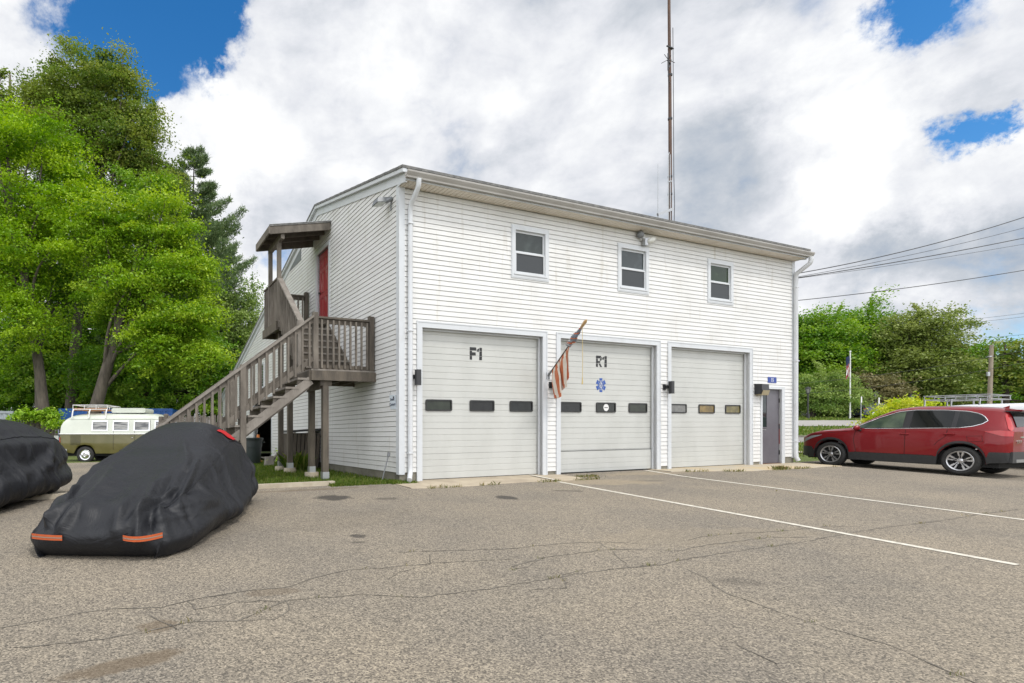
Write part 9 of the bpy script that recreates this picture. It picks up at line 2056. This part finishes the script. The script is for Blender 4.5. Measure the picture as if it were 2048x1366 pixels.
def blob(u, v, r, soft=1.0):
    d = Vector(((u-U0)/F, 1, -(v-V0)/F)).normalized()
    n = N(nt, 'ShaderNodeVectorMath', operation='DISTANCE'); ln.new(DW, n.inputs[0]); n.inputs[1].default_value = d
    m = N(nt, 'ShaderNodeMapRange', interpolation_type='SMOOTHSTEP'); m.inputs[1].default_value = 0; m.inputs[2].default_value = r; m.inputs[3].default_value = 1; m.inputs[4].default_value = 0
    ln.new(n.outputs['Value'], m.inputs[0]); return m.outputs[0]
def fbm(scale, det, rough, dist, off=(0,0,0), src=None):
    mp = N(nt, 'ShaderNodeMapping'); mp.inputs['Location'].default_value = off; ln.new(src or cx_.outputs[0], mp.inputs[0])
    n = N(nt, 'ShaderNodeTexNoise', Scale=scale, Detail=det, Roughness=rough, Distortion=dist); ln.new(mp.outputs[0], n.inputs['Vector']); return n.outputs['Fac']
big = fbm(1.15, 9, .58, .35, (2.3, .7, 0)); dq = N(nt, 'ShaderNodeMapping'); dq.inputs['Scale'].default_value = (1, 1, 1.55); ln.new(D_, dq.inputs[0])
puff = fbm(5.2, 9, .56, .25, (5.1, 1.2, 3), dq.outputs[0]); fine = fbm(15, 7, .60, .2, (1, 8, 2), dq.outputs[0])
# cover: mostly overcast, with named gaps
gap = 0
def acc(terms):
    out = None
    for k, b in terms:
        q = math_('MULTIPLY', b, k); out = q if out is None else math_('ADD', out, q)
    return out
gaps = acc([(1.0, blob(290, 5, .145)), (.9, blob(415, 20, .085)), (.9, blob(180, -10, .12)), (.8, blob(262, 150, .075)), (.5, blob(255, 240, .06)), (1.0, blob(1835, 45, .075)), (.6, blob(1960, 10, .08)), (.75, blob(1955, 262, .045)), (.5, blob(2040, 245, .04)), (.3, blob(1760, 590, .06)), (.5, blob(2010, 665, .09)), (.4, blob(560, 520, .06)), (.3, blob(630, 480, .06)), (.25, blob(1900, 560, .06))])
cov = math_('ADD', math_('MULTIPLY', math_('SUBTRACT', puff, .5), 1.5), math_('MULTIPLY', math_('SUBTRACT', fine, .5), .55))
cov = math_('SUBTRACT', math_('ADD', cov, .62), math_('MULTIPLY', gaps, 1.25))
mr = N(nt, 'ShaderNodeMapRange', interpolation_type='SMOOTHSTEP'); mr.inputs[1].default_value = -.25; mr.inputs[2].default_value = .45; ln.new(cov, mr.inputs[0]); cover = mr.outputs[0]
# cloud brightness: white billows, grey undersides
shade = acc([(.85, blob(1420, 290, .15)), (.4, blob(1640, 335, .09)), (.8, blob(1780, 530, .12)), (.8, blob(1960, 560, .13)), (.35, blob(560, 420, .09)), (.35, blob(1350, -30, .15)), (.30, blob(1060, 330, .08)), (.3, blob(640, 120, .09)), (.3, blob(1990, 190, .07))])
lit = acc([(.7, blob(430, 250, .15)), (.5, blob(820, 190, .2)), (.7, blob(1600, 170, .14)), (.7, blob(1750, 330, .13)), (.6, blob(1690, 430, .09)), (.5, blob(1960, 420, .09)), (.3, blob(60, 100, .2))])
br = math_('ADD', math_('MULTIPLY', math_('SUBTRACT', puff, .5), 1.9), math_('MULTIPLY', math_('SUBTRACT', big, .5), .5))
br = math_('ADD', math_('ADD', br, math_('MULTIPLY', math_('SUBTRACT', fine, .5), .6)), .76)
br = math_('ADD', math_('SUBTRACT', br, math_('MULTIPLY', shade, .62)), math_('MULTIPLY', lit, .55), clamp=True)
cr = N(nt, 'ShaderNodeValToRGB'); e = cr.color_ramp.elements
e[0].position = 0; e[0].color = (3.9,4.6,5.6,1); e[1].position = 1; e[1].color = (10.2,10.3,10.4,1)
k = e.new(.35); k.color = (5.9,6.3,6.9,1); k = e.new(.65); k.color = (8.0,8.2,8.7,1)
ln.new(br, cr.inputs[0])
mx = N(nt, 'ShaderNodeMix', data_type='RGBA'); ln.new(cover, mx.inputs[0]); hs = N(nt, 'ShaderNodeHueSaturation', Saturation=1.38, Value=1.7); ln.new(sky.outputs[0], hs.inputs['Color']); ln.new(hs.outputs[0], mx.inputs[6]); ln.new(cr.outputs[0], mx.inputs[7])
# sky behind the camera scaled brighter, out of view, added to light walls and trees
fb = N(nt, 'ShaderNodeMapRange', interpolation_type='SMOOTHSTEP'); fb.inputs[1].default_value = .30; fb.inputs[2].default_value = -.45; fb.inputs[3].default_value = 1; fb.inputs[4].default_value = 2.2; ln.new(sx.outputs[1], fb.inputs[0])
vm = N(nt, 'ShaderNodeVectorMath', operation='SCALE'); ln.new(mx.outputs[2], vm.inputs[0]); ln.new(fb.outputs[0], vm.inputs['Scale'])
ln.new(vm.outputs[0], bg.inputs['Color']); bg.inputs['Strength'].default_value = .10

sl = bpy.data.lights.new('sun', 'SUN'); sl.energy = 1.8; sl.angle = R(9); sl.color = (1, .955, .89)
so_ = bpy.data.objects.new('sun', sl); COL.objects.link(so_); so_.rotation_euler = (-sunv).to_track_quat('-Z', 'Y').to_euler(); so_.location = (0, -20, 40)

cam = bpy.data.cameras.new('camera'); co = bpy.data.objects.new('camera', cam); COL.objects.link(co); scene.camera = co
co.location = (0, 0, CAM_H); co.rotation_euler = (math.pi/2, 0, 0)
cam.sensor_width = 36; cam.sensor_fit = 'HORIZONTAL'; cam.lens = 36*F/2048; cam.shift_x = (1024-U0)/2048; cam.shift_y = (V0-683)/2048; cam.clip_end = 3000; cam.clip_start = .05
scene.view_settings.view_transform = 'Standard'; scene.view_settings.look = 'None'; scene.view_settings.gamma = 1; scene.view_settings.exposure = 0.0
scene.cycles.max_bounces = 8; scene.cycles.transparent_max_bounces = 8; scene.cycles.use_denoising = True
scene.cycles.sample_clamp_indirect = 6
